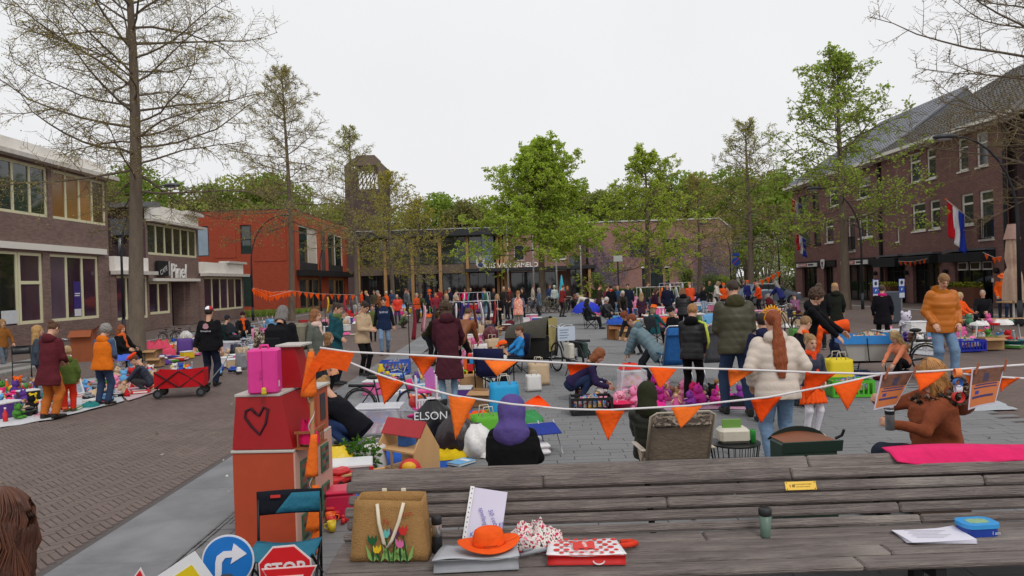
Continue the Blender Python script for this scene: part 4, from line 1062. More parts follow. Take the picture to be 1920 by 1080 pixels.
SKIN = M('#c99a80', rough=.55, var=.06, scale=8, spec=.35); LIPS = M('#a05a52', rough=.5); EYE = M('#2a211d', rough=.3)
POSES = {   # pelvis (y, z), lean, feet, hands (targets in body space, None = hanging), nod
    'stand': dict(pel=(0, .93), lean=2, feet=((-.1, 0, 0), (.1, .02, 0)), hands=(None, None), nod=6),
    'look': dict(pel=(0, .93), lean=8, feet=((-.1, 0, 0), (.1, .05, 0)), hands=((-.1, -.3, 1.02), (.1, -.28, 1.0)), nod=28),
    'pockets': dict(pel=(0, .93), lean=3, feet=((-.1, 0, 0), (.11, -.03, 0)), hands=((-.2, -.13, .9), (.2, -.13, .9)), nod=22),
    'phone': dict(pel=(0, .93), lean=4, feet=((-.08, 0, 0), (.09, -.03, 0)), hands=((-.06, -.3, 1.1), (.06, -.3, 1.1)), nod=35),
    'walk': dict(pel=(0, .91), lean=4, feet=((-.08, -.3, 0), (.08, .26, .02)), hands=((-.27, .12, .86), (.27, -.22, .9)), nod=10),
    'reach': dict(pel=(0, .92), lean=28, feet=((-.1, .05, 0), (.1, .2, 0)), hands=((-.15, -.62, .95), (.15, -.6, .9)), nod=20),
    'bend': dict(pel=(.18, .86), lean=72, feet=((-.1, .05, 0), (.12, .2, 0)), hands=((-.15, -.55, .42), (.15, -.55, .4)), nod=20),
    'crouch': dict(pel=(.12, .3), lean=32, feet=((-.12, -.06, 0), (.13, .02, 0)), hands=((-.15, -.55, .25), (.18, -.5, .28)), nod=28),
    'kneel': dict(pel=(.15, .34), lean=40, feet=((-.1, .34, .04), (.12, -.12, 0)), hands=((-.12, -.55, .2), (.15, -.5, .22)), nod=28),
    'sit': dict(pel=(.1, .5), lean=-6, feet=((-.1, -.42, 0), (.12, -.4, 0)), hands=((-.16, -.25, .62), (.16, -.22, .62)), nod=12),
    'sitfloor': dict(pel=(.05, .13), lean=12, feet=((-.2, -.45, 0), (.2, -.42, 0)), hands=((-.18, -.35, .25), (.18, -.35, .22)), nod=25),
    'mouth': dict(pel=(0, .93), lean=6, feet=((-.1, 0, 0), (.1, .02, 0)), hands=((-.12, -.2, 1.0), (.04, -.17, 1.44)), nod=12),
}
_pc = [0]
def person(label, pos, rz, h=1.7, pose='stand', top='#222', bot='#2b2f3a', shoes='#1d1b1b', hair=('short', '#3b2a1e'), coat='hip', det='mid',
           puff=0, loose=1.0, hood=None, hat=None, skirt=None, bare=None, hands=None, feet=None, pel=None, lean=None, nod=None, yaw=0, roll=0, skin=None, boot=False,
           scarf=None, group=None, hus=1.0, fold=1.0, z=0, sleeve=None, vest=None, hoodup=None, grip=None, bulk=1.0, fur=None, patt=None, botpatt=None, hem=None):
    _pc[0] += 1; sd = _pc[0]; p = dict(POSES[pose]); s = h / 1.75; hs = .52 + .48 * s
    if hands: p['hands'] = hands
    if feet: p['feet'] = feet
    if pel: p['pel'] = pel
    if lean is not None: p['lean'] = lean
    if nod is not None: p['nod'] = nod
    vox = {'hi': .0125, 'mid': .02, 'lo': .036}[det]
    S = lambda v: np.array(v, float) * s
    le, ro = R(p['lean']), R(roll)
    up = V3(math.sin(ro), -math.sin(le) * math.cos(ro), math.cos(le) * math.cos(ro)); side = V3(1, 0, 0); side = side - up * (side @ up); side /= np.linalg.norm(side); front = np.cross(up, side); front = -front if front[1] > 0 and abs(p['lean']) < 80 else front
    front = np.cross(side, up); front = front if front[1] < 0 or front[2] < 0 else -front
    pel = S((0, p['pel'][0], p['pel'][1])); neck = pel + up * .53 * s; hips = [pel + side * (k * .088 * s) + V3(0, 0, -.03 * s) for k in (-1, 1)]
    sh = [neck - up * .055 * s + side * (k * .175 * s * (1 + .12 * (bulk - 1))) for k in (-1, 1)]
    ank, knee = [], []
    for i, k in enumerate((-1, 1)):
        a = S(p['feet'][i]) + V3(0, 0, .085 * s); kn, a = ik(hips[i], a, .43 * s, .42 * s, (k * .15, -1, .25)); knee.append(kn); ank.append(a)
    elb, wr = [], []
    for i, k in enumerate((-1, 1)):
        t = p['hands'][i]
        t = sh[i] + V3(k * .07 * s, -.05 * s, -.52 * s) + up * 0 if t is None else S(t)
        e, w = ik(sh[i], t, .29 * s, .255 * s, (k * .7, .8, -.35)); elb.append(e); wr.append(w)
    nod_ = R(p['nod']) + max(0, le) * .55
    hd = V3(0, -math.sin(nod_ * .6), math.cos(nod_ * .6)); hc = neck + hd * (.055 * s + .13 * hs)
    Hm = Matrix.Translation(hc) @ Matrix.Rotation(R(yaw), 4, 'Z') @ Matrix.Rotation(R(p['nod']) + max(0, le) * .35, 4, 'X') @ Matrix.Scale(hs, 4)
    # --- body: one mesh
    b = bulk
    def fb(P):
        d = s_loft(P, pel - up * .06 * s, neck, side, (0, .3, .6, .9, 1), S((.14, .125, .145, .15, .06)), S((.09, .085, .1, .08, .06)))
        for i in (0, 1):
            d = smin(d, s_cone(P, hips[i], knee[i], .07 * s, .048 * s), .04 * s); d = smin(d, s_cone(P, knee[i], ank[i], .045 * s, .035 * s), .02 * s)
            d = smin(d, s_cone(P, sh[i], elb[i], .043 * s, .034 * s), .03 * s); d = smin(d, s_cone(P, elb[i], wr[i], .033 * s, .024 * s), .015 * s)
            if det == 'lo': d = smin(d, s_cone(P, wr[i], wr[i] + (wr[i] - elb[i]) / np.linalg.norm(wr[i] - elb[i]) * .13 * s, .033 * s, .025 * s), .02)
        return smin(d, s_cone(P, neck, hc, .05 * s, .045 * s), .03)
    pts = np.array([pel, neck, hc, *knee, *ank, *elb, *wr]); lo, hi = pts.min(0) - .17 * s, pts.max(0) + .17 * s
    V, F = surface_net(fb, lo, hi, .032 if det != 'lo' else .04); Vs, Fs, Ms = [V], [F], [np.zeros(len(F), int)]; n = len(V)
    HV, HF, HM = HEAD[det]; A = np.array(Hm); Vs.append(HV @ A[:3, :3].T + A[:3, 3]); Fs.append(HF + n); Ms.append(HM); n += len(HV)
    if det != 'lo':
        for i, k in enumerate((-1, 1)):
            d = wr[i] - elb[i]; d /= np.linalg.norm(d); zz = -d; xx = V3(-k, -.6, 0) if abs(d[2]) > .7 else V3(-k * .3, 0, 1); xx = xx - zz * (xx @ zz); xx /= np.linalg.norm(xx); yy = np.cross(zz, xx) * (1 if k > 0 else -1)
            hv, hf = HAND[(grip[i] if grip else None) or 'relax']; q = hv * s
            Vs.append(wr[i] - d * .015 + q[:, :1] * xx + q[:, 1:2] * (yy if k > 0 else yy) + q[:, 2:] * zz); Fs.append(hf[:, ::-1] + n if k > 0 else hf + n); Ms.append(np.zeros(len(hf), int)); n += len(hv)
    sk = M(skin, rough=.55, var=.06, scale=8, spec=.35) if skin else SKIN
    hm = M(hair[1], rough=.55, var=.42, scale=46, stretch=(1, 1, .12), spec=.35, bump=.9, bscale=90) if hair else sk
    o = link('person', npmesh('person', np.concatenate(Vs), np.concatenate(Fs), [sk, LIPS, EYE, hm], np.concatenate(Ms)))
    o.location = (pos[0], pos[1], z); o.rotation_euler = (0, 0, R(rz)); tag(o, label, 'person', group)
    def part(name, fn, lo, hi, mat, v=vox, mi=None):
        VV, FF = surface_net(fn, lo, hi, v)
        if not len(FF): return None
        c = link(name, npmesh(name, VV, FF, mat if isinstance(mat, list) else [mat], None), o); return c
    # --- trousers or skirt
    lw = loose
    if bot:
        def ft(P):
            d = s_loft(P, pel - up * .11 * s, pel + up * .13 * s, side, (0, .3, 1), S((.12, .165, .14)), S((.1, .115, .09)))
            for i in (0, 1):
                g = s_cone(P, hips[i], knee[i], .096 * s * (.6 + .4 * lw), .068 * s * lw)
                c = s_cone(P, knee[i], ank[i] - V3(0, 0, .0), .067 * s * lw, .054 * s * lw, cut=True)
                d = smin(d, smin(g, c, .025 * s), .035 * s)
            return d + folds(P, .0045 * s, sd)
        bm = botpatt or Mfab(bot)
        part('trousers' if not skirt else 'tights', ft, np.array([*hips, *knee, *ank]).min(0) - .13 * s, np.array([pel, *hips, *knee, *ank]).max(0) + .15 * s, bm)
    if skirt:
        wa = pel + up * .1 * s; he = (np.array(knee).mean(0) * .75 + pel * .25) if pose in ('stand', 'walk', 'look') else np.array(knee).mean(0)
        part('skirt', lambda P: s_loft(P, he, wa, side, (0, .6, 1), S((.24, .19, .13)), S((.21, .16, .1))) + .012 * s * np.sin(16 * np.arctan2(P[:, 0], P[:, 1] - he[1])), np.minimum(he, wa) - .27 * s, np.maximum(he, wa) + .27 * s, Mfab(skirt))
    # --- jacket
    hl = {'waist': .02, 'hip': .14, 'thigh': .32, 'knee': .5}[coat]
    if pose in ('sit', 'crouch', 'kneel', 'sitfloor') and hl > .13: hl = .13
    hemp = pel - up * hl * s; th = .02 * puff
    hw = .198 + (.03 if hl > .3 else 0)
    tm = patt or (Mfab(top) if not puff else M(top, rough=.5, var=.08, scale=9, bump=.2, bscale=40, spec=.4)); sm = Mfab(sleeve) if sleeve else tm
    L = np.linalg.norm(neck - hemp); tp = 1 - hl * s / L * 0
    tw = lambda f_: f_ * b
    q_ = .0075 * puff
    def ftorso(P):
        d = s_loft(P, hemp, neck + up * .0, side, (0, .12, .42, .7, .88, 1), S((tw(hw) + th, tw(hw) + th + .004, tw(.168) + th, tw(.185) + th, tw(.178) + th, .075)), S((tw(.148) + th, tw(.15) + th, tw(.13) + th, tw(.138) + th, tw(.112) + th, .07)), q=q_ * s, qp=.1 * s)
        return smin(d, s_cone(P, neck - up * .03 * s, neck + hd * .045 * s, .075 * s, .066 * s, cut=True), .03)
    def farms(P):
        d = None
        for i in (0, 1):
            g = smin(s_cone(P, sh[i], elb[i], (.068 + th * .8) * s * (.5 + .5 * b), (.056 + th * .7) * s, q_ * s, .09 * s), s_cone(P, elb[i], wr[i], (.056 + th * .7) * s, (.043 + th * .4) * s, q_ * s, .09 * s, cut=True), .02 * s)
            d = g if d is None else np.minimum(d, g)
        return d
    al, ah = np.array([*sh, *elb, *wr]).min(0) - .13 * s, np.array([*sh, *elb, *wr]).max(0) + .13 * s
    tl, thi = np.minimum(np.minimum(hemp, neck), pel) - .3 * s, np.maximum(np.maximum(hemp, neck), pel) + .3 * s
    nm = {'waist': 'sweater', 'hip': 'jacket', 'thigh': 'coat', 'knee': 'long_coat'}[coat]
    if sleeve or vest:
        part('vest' if sleeve else nm, lambda P: ftorso(P) - .01 + folds(P, .005 * s, sd), tl, thi, tm); part('sleeves', lambda P: farms(P) + folds(P, .005 * s, sd), al, ah, sm)
    else:
        part(nm, lambda P: smin(ftorso(P), farms(P), .045 * s) + folds(P, (.0055 if not puff else .0035) * s * fold, sd), np.minimum(al, tl), np.maximum(ah, thi), tm)
    bk = -front
    if hood:
        fk_ = 1.45 if fur else 1.0; hp = neck + bk * .085 * s * fk_ + up * .01 * s
        part('hood', lambda P: smin(s_ell(P, hp, S((.125 * fk_, .075 * fk_, .095 * fk_))), s_loft(P, neck - up * .03 * s, neck + up * .035 * s, side, (0, 1), S((.12, .1)), S((.1, .085))), .05) + folds(P, .006, sd), hp - .3 * s, hp + .3 * s, Mfab(hood) if not fur else M(fur, rough=1, var=.5, scale=60, bump=1, bscale=150))
    if hoodup:
        def fh(P):
            Q = (np.c_[P, np.ones(len(P))] @ np.array(Hm.inverted()).T)[:, :3]
            Q = Q / hus; d = smin(s_ell(Q, (0, .025, .02), (.112, .128, .135)), s_cone(Q, (0, .03, -.06), (0, .04, -.15), .1, .12 if hus < 1.1 else .15), .05)
            return (np.maximum(d, -s_ell(Q, (0, -.13, -.02), (.075, .1, .1))) + folds(Q, .004, sd)) * hs
        part('hood', fh, hc - .26 * hs * hus, hc + .22 * hs * hus, Mfab(hoodup))
    if scarf:
        part('scarf', lambda P: smin(s_loft(P, neck - up * .01 * s, neck + up * .085 * s, side, (0, .5, 1), S((.11, .12, .095)), S((.1, .11, .09))), s_loft(P, neck + front * .13 * s - up * .4 * s + side * .05 * s, neck + front * .1 * s, side, (0, 1), S((.06, .05)), S((.022, .022))), .03) + folds(P, .008, sd), neck - .45 * s, neck + .25 * s, Mfab(scarf))
    # --- shoes
    for i in (0, 1):
        if shoes is None: break
        c = link('shoe', shoe_mesh(boot), o); a = ank[i]; tilt = 0
        c.matrix_local = Matrix.Translation((a[0], a[1] - .02 * s, a[2] - .085 * s)) @ Matrix.Rotation(R(-6 + 12 * i), 4, 'Z') @ Matrix.Scale(s * 1.02, 4)
        setmat(c, M(shoes, rough=.6, var=.1), M('#d8d5cf' if sd % 3 == 0 else '#22201f', rough=.7))
    # --- hair and hat
    if hair and hair[0] != 'none' and not hoodup:
        c = link('hair', hair_mesh(hair[0], {'hi': .0085, 'mid': .012, 'lo': .024}[det]), o); c.matrix_local = Hm; setmat(c, hm)
    if hat:
        c = link(hat[0], hat_mesh(hat[0]), o); c.matrix_local = Hm
        ms = [Mfab(k) for k in hat[1:]]; setmat(c, *[ms[min(i, len(ms) - 1)] for i in range(len(c.material_slots))])
    o['_h'] = 0; del o['_h']
    return o, dict(sh=sh, elb=elb, hc=hc, neck=neck, wr=wr, up=up, pel=pel, Hm=Hm, s=s, front=front, side=side)
def strands(o, J, col, n, L, seed, wave=.02):
    """loose hair over the head and down the back"""
    r = np.random.RandomState(seed); az = r.uniform(-2.1, 2.1, n); k = np.linspace(0, 1, 10); P = np.empty((n, 10, 3)); ph = k * 2.6; R0 = r.uniform(.098, .112, n)
    for i, p in enumerate(ph):
        q = min(p, PI / 2); dr = max(0, p - PI / 2) / (2.6 - PI / 2) * L * r.uniform(.75, 1.05, n) if p > PI / 2 else np.zeros(n); w = wave * max(0, p - 1) * np.sin(9 * p + az * 5)
        P[:, i] = np.stack([np.sin(az) * math.sin(q) * R0 * .92 + w, .022 + np.cos(az) * math.sin(q) * R0 * 1.1 + w * .5, .03 + math.cos(q) * R0 * 1.06 - dr], 1)
    V, F = np_tubes(P, np.full((n, 10), .0036) * (1.1 - .5 * k), 4); c = link('loose_hair', npmesh('loose_hair', V, F, [M(col, rough=.5, var=.3, rnd=.3, spec=.4)]), o); c.matrix_local = J['Hm']; c['kind'] = 'stuff'
_hat = {}
def hat_mesh(k):
    if k in _hat: return _hat[k]
    mb = MB(); n = 20; mats = [None]
    if k == 'cap':
        mats = [None] * 3
        for i in range(6):
            mb.mat(i % 3); a0 = 2 * PI * i / 6
            mb.grid(lambda u, v: (.092 * math.cos(a0 + u * PI / 3) * math.cos(v * PI / 2), .11 * math.sin(a0 + u * PI / 3) * math.cos(v * PI / 2) + .02, .06 + .085 * math.sin(v * PI / 2)), 4, 6)
        mb.mat(2); mb.sheet(lambda u, v: ((u - .5) * .15, -.075 - v * .09 * math.cos((u - .5) * 2.4), .068 - .02 * v - .05 * (u - .5) ** 2 * 4 * .4), 8, 4, .006)
    elif k == 'beanie':
        mb.lathe([(.088, 0.02), (.096, .03), (.096, .06), (.09, .07), (.088, .1), (.07, .13), (.04, .145), (.0, .15)], n, (0, .02, 0), 1, 1.15)
    elif k == 'beret':
        mb.lathe([(.085, .06), (.09, .075), (.125, .095), (.12, .13), (.07, .15), (0, .155)], n, (0, .02, 0), 1, 1.1)
    elif k in ('sun_hat', 'bucket_hat'):
        w = .17 if k == 'sun_hat' else .13
        mb.lathe([(w, .035), (w, .03), (.095, .055), (.093, .06), (.088, .12), (.075, .138), (0, .143)], n, (0, .015, 0), 1, 1.15)
    elif k == 'crown_band':
        mb.tube([(.092 * math.cos(PI * t / 12), .01, .02 + .11 * math.sin(PI * t / 12)) for t in range(13)], .006, 6)
        for t in range(9):
            a = PI * (.2 + .6 * t / 8); c = (.1 * math.cos(a), .01, .03 + .115 * math.sin(a))
            mb.vprism([(c[0] - .016, c[2]), (c[0] + .016, c[2]), (c[0] + .04 * math.cos(a), c[2] + .05 * math.sin(a))], c[1] - .008, c[1] + .008)
    _hat[k] = mb.mesh(k, mats, True); return _hat[k]
# ---------------------------------------------------------------- the people of the market
BL, RED, BRN, DK, GRY, AUB = '#b08a55', '#8c4a22', '#5a3b26', '#2c2018', '#8d8984', '#7a3d1f'
JEAN, LJEAN, NAVY, BLK = '#33415c', '#7089a5', '#1d2438', '#141416'
# along the street side
person('woman in burgundy coat and orange trousers, seen from behind', (-7.873,12.634), 165, 1.634, 'look', '#5a232b', '#b5662c', '#201c1a', ('bun', BRN), 'thigh', 'hi', hood='#5a232b', loose=1.25, bulk=1.08)
person('small blond boy in green jacket and red trousers beside the burgundy coat', (-7.927,13.261), -150, 1.131, 'stand', '#55662f', '#c8301c', '#5a4436', ('short', '#b99a70'), 'hip', 'hi', hood='#5c6f33', loose=1.3, bulk=1.1)
person('grey haired woman in orange vest with denim sleeves', (-7.685,13.957), 170, 1.493, 'look', '#d8701c', JEAN, '#191616', ('curly', GRY), 'hip', 'hi', sleeve='#4a5c78', hood='#d8701c', loose=1.15, bulk=1.15)
person('blond child half hidden behind the burgundy coat', (-9.95,15.599), 120, 1.45, 'stand', '#3c4652', NAVY, '#c9c5c0', ('long', BL), 'hip')
person('person in tan jacket and grey jeans cut by the picture edge', (-14.719,21.496), 60, 1.443, 'walk', '#8d5a2a', '#5d6670', '#cfcac2', ('longer', '#9a7648'), 'hip')
person('red haired woman in black with orange scarf seated by the tree', (-10.487,20.245), 75, 1.66, 'sit', BLK, BLK, '#1b1818', ('long', RED), 'hip', scarf='#d2622c', pel=(.1, .47))
person('crouching boy in navy jacket and orange beanie', (-7.741,15.653), -70, 1.3, 'crouch', '#1e2436', '#3a3a3c', '#1b1a1a', ('short', BRN), 'hip', hat=('beret', '#e2491f'), puff=.6)
cap_man, J = person('man in black jacket and red white blue cap pulling the wagon', (-6.589,16.271), 178, 1.73, 'stand', '#151518', '#1f2638', '#191818', ('short', DK), 'hip', 'hi', hat=('cap', '#2a3fae', '#e8e6e4', '#c22a2f'), hands=((-.27, .02, .86), (.3, .12, .8)), bulk=1.18, loose=1.15)
person('person with bright orange feather boa seated by the garment heap', (-9.805,27.301), 20, 1.65, 'sit', '#1a1c1e', '#22252a', '#222', ('short', DK), 'hip', scarf='#ef5a1e', hat=('beanie', '#3a1f28'))
person('person in dark green coat seated with back to the street', (-9.627,25.56), 160, 1.6, 'sit', '#1f3a36', '#22252a', '#222', ('short', DK), 'hip', hat=('beanie', '#2c2f3c'))
person('grey haired man in black coat with backpack seen from behind', (-3.9,12.6), 172, 1.8, 'look', '#17161a', '#1c1d22', '#191818', ('bob', '#77726e'), 'thigh', 'hi', bulk=1.15)
person('smiling woman in grey coat with pale pink and green scarf', (-3.619,13.8), 78, 1.67, 'stand', '#5c6058', '#2a2d33', '#222', ('bob', '#8a5c3a'), 'thigh', 'hi', hood='#6c7068', scarf='#d5b8ac', bulk=1.1)
person('woman in teal coat with hand at her mouth', (-3.725,15.8), 80, 1.74, 'mouth', '#1f4a52', '#23262b', '#222', ('bun', '#3a2a22'), 'thigh', 'hi', hood='#25545c', scarf='#5c6a3a', nod=18, bulk=1.15)
person('girl with long brown hair and peach skirt by the bunting pole', (-3.497,14.262), 100, 1.17, 'stand', '#3a2c2a', BLK, '#1b1a1a', ('longer', '#8d6844'), 'waist', 'mid', skirt='#d99a78')
person('woman in beige fleece and black trousers looking at her phone', (-3.411,17.226), 62, 1.721, 'phone', '#b9a183', BLK, '#1b1a1a', ('bun', DK), 'hip', 'hi', loose=.95, bulk=1.08)
nf_man, NF = person('bearded man in open black jacket and navy sweater walking', (-3.792,22.552), 8, 1.747, 'walk', '#1d2b48', LJEAN, '#3a2626', ('short', DK), 'hip', 'mid', sleeve='#1b1b1e', feet=((-.08, -.14, 0), (.09, .2, .01)), bulk=1.1, hands=((-.3, .05, .84), (.3, .02, .82)))
person('person in bright orange red jacket standing in the lane', (-5.911,39.544), 5, 1.574, 'pockets', '#d8351c', '#2b3a58', '#222', ('thin', GRY), 'hip', 'lo', puff=.6)
person('person in grey hoodie and brown trousers behind the lane', (-6.584,49.157), -80, 1.75, 'stand', '#62666c', '#4a2f28', '#d8d4d0', ('short', BRN), 'hip', 'lo')
person('child in olive jacket with orange hem behind the bearded man', (-5.122,27.914), 10, 1.35, 'stand', '#5a6238', '#22242a', '#222', ('short', BRN), 'hip', 'lo')
mr_, MR = person('tall woman in long maroon raincoat seen from behind', (-1.059,12.798), -165, 1.781, 'look', '#46202a', '#7a94a8', '#222', ('bob', '#4a3528'), 'knee', 'hi', hood='#46202a', hands=((-.28, -.36, .98), (.1, -.3, .95)), bulk=1.08, loose=.95)
person('person in caramel jacket bending behind the maroon raincoat', (-1.081,17.5), 150, 1.7, 'bend', '#7d4622', BLK, '#222', ('short', BRN), 'hip', 'mid', lean=45, puff=.7)
person('person with orange scarf bending at the garment rack', (-1.941,19), 40, 1.65, 'bend', '#3e3a28', '#22242a', '#222', ('bob', '#6f5233'), 'hip', 'mid', scarf='#cf5a24', lean=50)
person('boy in orange cap seated low among the toys', (-0.23,14.5), -80, 1.4, 'sit', '#1c1c20', '#cfcac2', '#222', ('short', BRN), 'hip', 'mid', hat=('cap', '#f0581d'), pel=(.1, .3), sleeve='#c9c6c0')
person('woman in black with long blond hair facing the camera', (-0.427,31.097), 15, 1.555, 'stand', '#121214', BLK, '#222', ('longer', '#a58658'), 'waist', 'mid', hands=((-.1, -.25, 1.1), (.12, -.25, 1.08)))
person('woman in orange patterned top seen from behind', (0.422,29), 175, 1.72, 'look', '#e07a4a', '#8d8a86', '#222', ('pony', '#9c6a38'), 'hip', 'mid', patt=Mpattern('#e9d7c6', ('#d8452a', '#e07a3a', '#c23a3a'), 40, .52), sleeve='#6a6f86')
person('boy in light blue shirt seated in the camp chair', (0.154,16.8), -75, 1.35, 'sit', '#2f86c8', '#2a2f3c', '#222', ('short', '#5a3a26'), 'waist', 'mid', pel=(.1, .52))
person('man in green jacket by the clothes rails', (-1.143,40), -60, 1.78, 'look', '#3f6a55', '#7b8fa0', '#222', ('short', BRN), 'hip', 'lo', hood='#4a7560')
person('man in brown jacket and red shirt beside the clothes rails', (0.167,41), -20, 1.78, 'look', '#3d332c', '#22242a', '#222', ('thin', BRN), 'hip', 'lo', scarf='#8a2a2c')
person('bald man in dark suit jacket by the clothes rails', (-0.194,42), 10, 1.82, 'stand', '#2a2626', '#22242a', '#222', ('thin', GRY), 'hip', 'lo')
# centre
person('woman in black jacket with blond bun crouching by the wooden doll house', (-2.114,9.6), -100, 1.68, 'crouch', '#121318', '#26365a', '#222', ('bun', '#a37a4a'), 'hip', 'hi', lean=48, bulk=1.12, nod=20)
person('seated person in purple headscarf and black coat seen from behind', (0.002,7.3), 172, 1.62, 'sitfloor', '#121214', BLK, '#222', None, 'hip', 'hi', hoodup='#584a86', hus=1.28, bulk=1.55, pel=(.05, .14), lean=12, nod=10)
person('auburn haired woman in purple sweater crouching over the toys', (1.191,12.811), 80, 1.7, 'crouch', '#2c2344', '#24324f', '#4a2c20', ('bob', '#8a5230'), 'waist', 'hi', lean=50, boot=True)
person('person in grey blue puffer jacket bending with hood down', (2.738,14.6), -120, 1.62, 'bend', '#5d747c', '#22252a', '#222', ('short', AUB), 'thigh', 'hi', puff=1, lean=42, hood='#5d747c', pel=(.12, .78), hands=((-.2, -.45, .62), (.2, -.4, .6)))
bj, BJ = person('fair haired boy in black jacket with yellow stripe', (3.006,12.066), 150, 1.614, 'look', '#111114', '#101012', '#cfcac4', ('short', '#a3764c'), 'hip', 'hi', puff=.6, hood='#111114', hands=((-.15, -.2, .9), (.18, -.12, .85)), nod=20)
person('tall man in olive jacket and blue jeans seen from behind', (3.401,10.977), 176, 2.019, 'look', '#3d3a26', JEAN, '#2b2d28', ('thin', '#3a2c24'), 'hip', 'hi', puff=.5, hood='#433f2a', bulk=1.15, feet=((-.13, .12, 0), (.14, -.08, 0)), nod=16, loose=1.1)
person('woman in cream padded jacket with very long red ponytail', (2.847,7.808), 178, 1.68, 'look', '#cdbfb2', LJEAN, '#d8d4ce', ('ponytail_long', '#8c4520'), 'hip', 'hi', puff=.9, hood='#cdbfb2', hat=('crown_band', '#e8a01e'), bulk=1.15, nod=8, loose=1.1, hands=((-.24, -.1, .95), (.24, -.14, .95)))
person('girl with face paint in navy jacket and orange tutu', (3.846,9.387), 12, 1.258, 'stand', '#20253a', '#d9d6de', '#c9c5c0', ('bun', '#9c7a52'), 'waist', 'hi', skirt='#f0561c', puff=.6, scarf='#e0481e', hands=((.02, -.18, .95), (.16, -.2, .98)), nod=10)
person('child in navy hooded jacket beside the tall man', (3.606,10.4), 170, 1.5, 'stand', '#20223e', JEAN, '#222', ('short', DK), 'hip', 'mid', hood='#20223e')
person('child with orange scarf behind the girl in the tutu', (4.538,11.4), 110, 1.38, 'look', '#1c1c22', '#2a2f3c', '#222', ('short', '#8d6c48'), 'hip', 'mid', scarf='#ef5a1c')
person('curly haired man in black hoodie leaning forward', (5.03,12.4), 62, 1.84, 'reach', '#121215', '#17181c', '#222', ('curly', '#4a3627'), 'hip', 'hi', hood='#16161a', lean=14, hands=((-.1, -.5, .95), (.18, -.58, .98)), nod=20)
person('person in orange jacket and jeans bent double by the cargo bike', (7.055,15.982), -105, 1.72, 'bend', '#e4531f', '#27304a', '#4a2c24', ('short', BRN), 'hip', 'hi', lean=95, pel=(.2, .92), hands=((-.2, -.35, .35), (.2, -.35, .3)))
person('man in black coat behind the curly haired man', (8.5,20), 170, 1.78, 'stand', '#141418', '#1c1d22', '#222', ('short', '#4a382c'), 'hip', 'mid')
person('person in dark green coat and knit hat near the tree trunk', (9.835,22), 175, 1.72, 'stand', '#1f221c', '#1c1d22', '#222', ('bob', '#9a7a5c'), 'thigh', 'mid', hat=('beanie', '#b08a64'), hood='#23261f')
person('woman in black with magenta scarf behind the cargo bike', (10.479,20.5), 150, 1.66, 'stand', '#141218', '#17171b', '#222', ('short', '#4a3a30'), 'thigh', 'mid', scarf='#b81f6a', bulk=1.1)
person('man in mustard padded jacket with hands in his jean pockets', (8.159,13.795), 2, 1.999, 'pockets', '#b5640f', LJEAN, '#1f2638', ('short', '#8d6844'), 'hip', 'hi', puff=.7, hood='#a5621a', bulk=1.12, nod=34, loose=1.1, hands=((-.21, -.14, .93), (.21, -.14, .93)), feet=((-.1, .05, 0), (.1, -.16, 0)), yaw=-12)
pg_, PG = person('blond girl in peach sweater crouching by the bicycle wheel', (7.669,14.385), -70, 1.35, 'kneel', '#e08a66', '#1a1a1e', '#222', ('longer', '#b09468'), 'waist', 'hi', lean=25)
fw, FW = person('woman with curly fair hair in brown fur hooded coat holding a flask', (3.589,6.35), -100, 1.7, 'sit', '#8a4a30', '#2a2f3c', '#222', ('longer', '#a5743f'), 'hip', 'hi', hood='#7a4028', fold=2.6, bulk=1.45, puff=.0, hands=((-.12, -.36, .98), (.2, -.34, .82)), grip=('grip', 'grip'), nod=8, pel=(.1, .5), lean=4, loose=1.2)
person('blond woman in orange blouse seated on a folding chair', (14.958,24), 25, 1.68, 'sit', '#e8581f', '#6d7278', '#e2561f', ('longer', '#c2a678'), 'waist', 'mid')
person('man in black jacket with party horns seated beside the orange blouse', (15.75,24.3), -40, 1.75, 'sit', '#17181c', '#1c1d22', '#222', ('thin', GRY), 'hip', 'mid', bulk=1.2)
person('man in orange jacket and orange hat standing by the closed parasol', (19.948,29.5), -25, 1.78, 'pockets', '#ee5f1c', '#2c3a58', '#222', ('short', GRY), 'hip', 'mid', hat=('sun_hat', '#f0642a'))
person('child in olive beanie sitting in the brown folding recliner', (1.41,7.5), 165, 1.32, 'sit', '#22251c', '#1f2024', '#222', None, 'hip', 'hi', hoodup='#2d3020', puff=.8, pel=(.12, .5), hands=((-.34, -.32, .62), (.2, -.22, .6)), lean=-8)
# middle distance
person('person in dark hooded jacket seated in the dark camp chair', (3.514,31), 75, 1.65, 'sit', '#26282c', '#1c1d22', '#222', None, 'hip', 'lo', hoodup='#2a2c30')
person('white haired woman in black quilted coat seated at the wooden crate', (4.558,33), 40, 1.62, 'sit', '#1c1a20', '#22242a', '#222', ('curly', '#c5c1ba'), 'hip', 'lo', puff=.8)
person('person bending forward with pale headband over the stall', (5.29,34), 5, 1.7, 'bend', '#38342e', '#22242a', '#222', ('bob', '#c9bdae'), 'hip', 'lo', lean=40)
person('man in navy coat standing behind the crate stall', (5.918,36), -15, 1.8, 'stand', '#1c2234', '#1c1d22', '#222', ('short', DK), 'thigh', 'lo')
person('person in black coat with red collar behind the crate stall', (5.294,37.5), 160, 1.75, 'stand', '#17161a', '#1c1d22', '#222', ('short', DK), 'thigh', 'lo', scarf='#c22f2c')
person('person in rose jacket beside the black coat', (5.377,39.5), 120, 1.72, 'stand', '#7a3040', '#22242a', '#222', ('short', BRN), 'hip', 'lo')
person('woman in plum coat at the white clothes rail', (5.772,29), 80, 1.7, 'look', '#33182a', '#22242a', '#222', ('bob', '#4a3426'), 'thigh', 'lo', bulk=1.15)
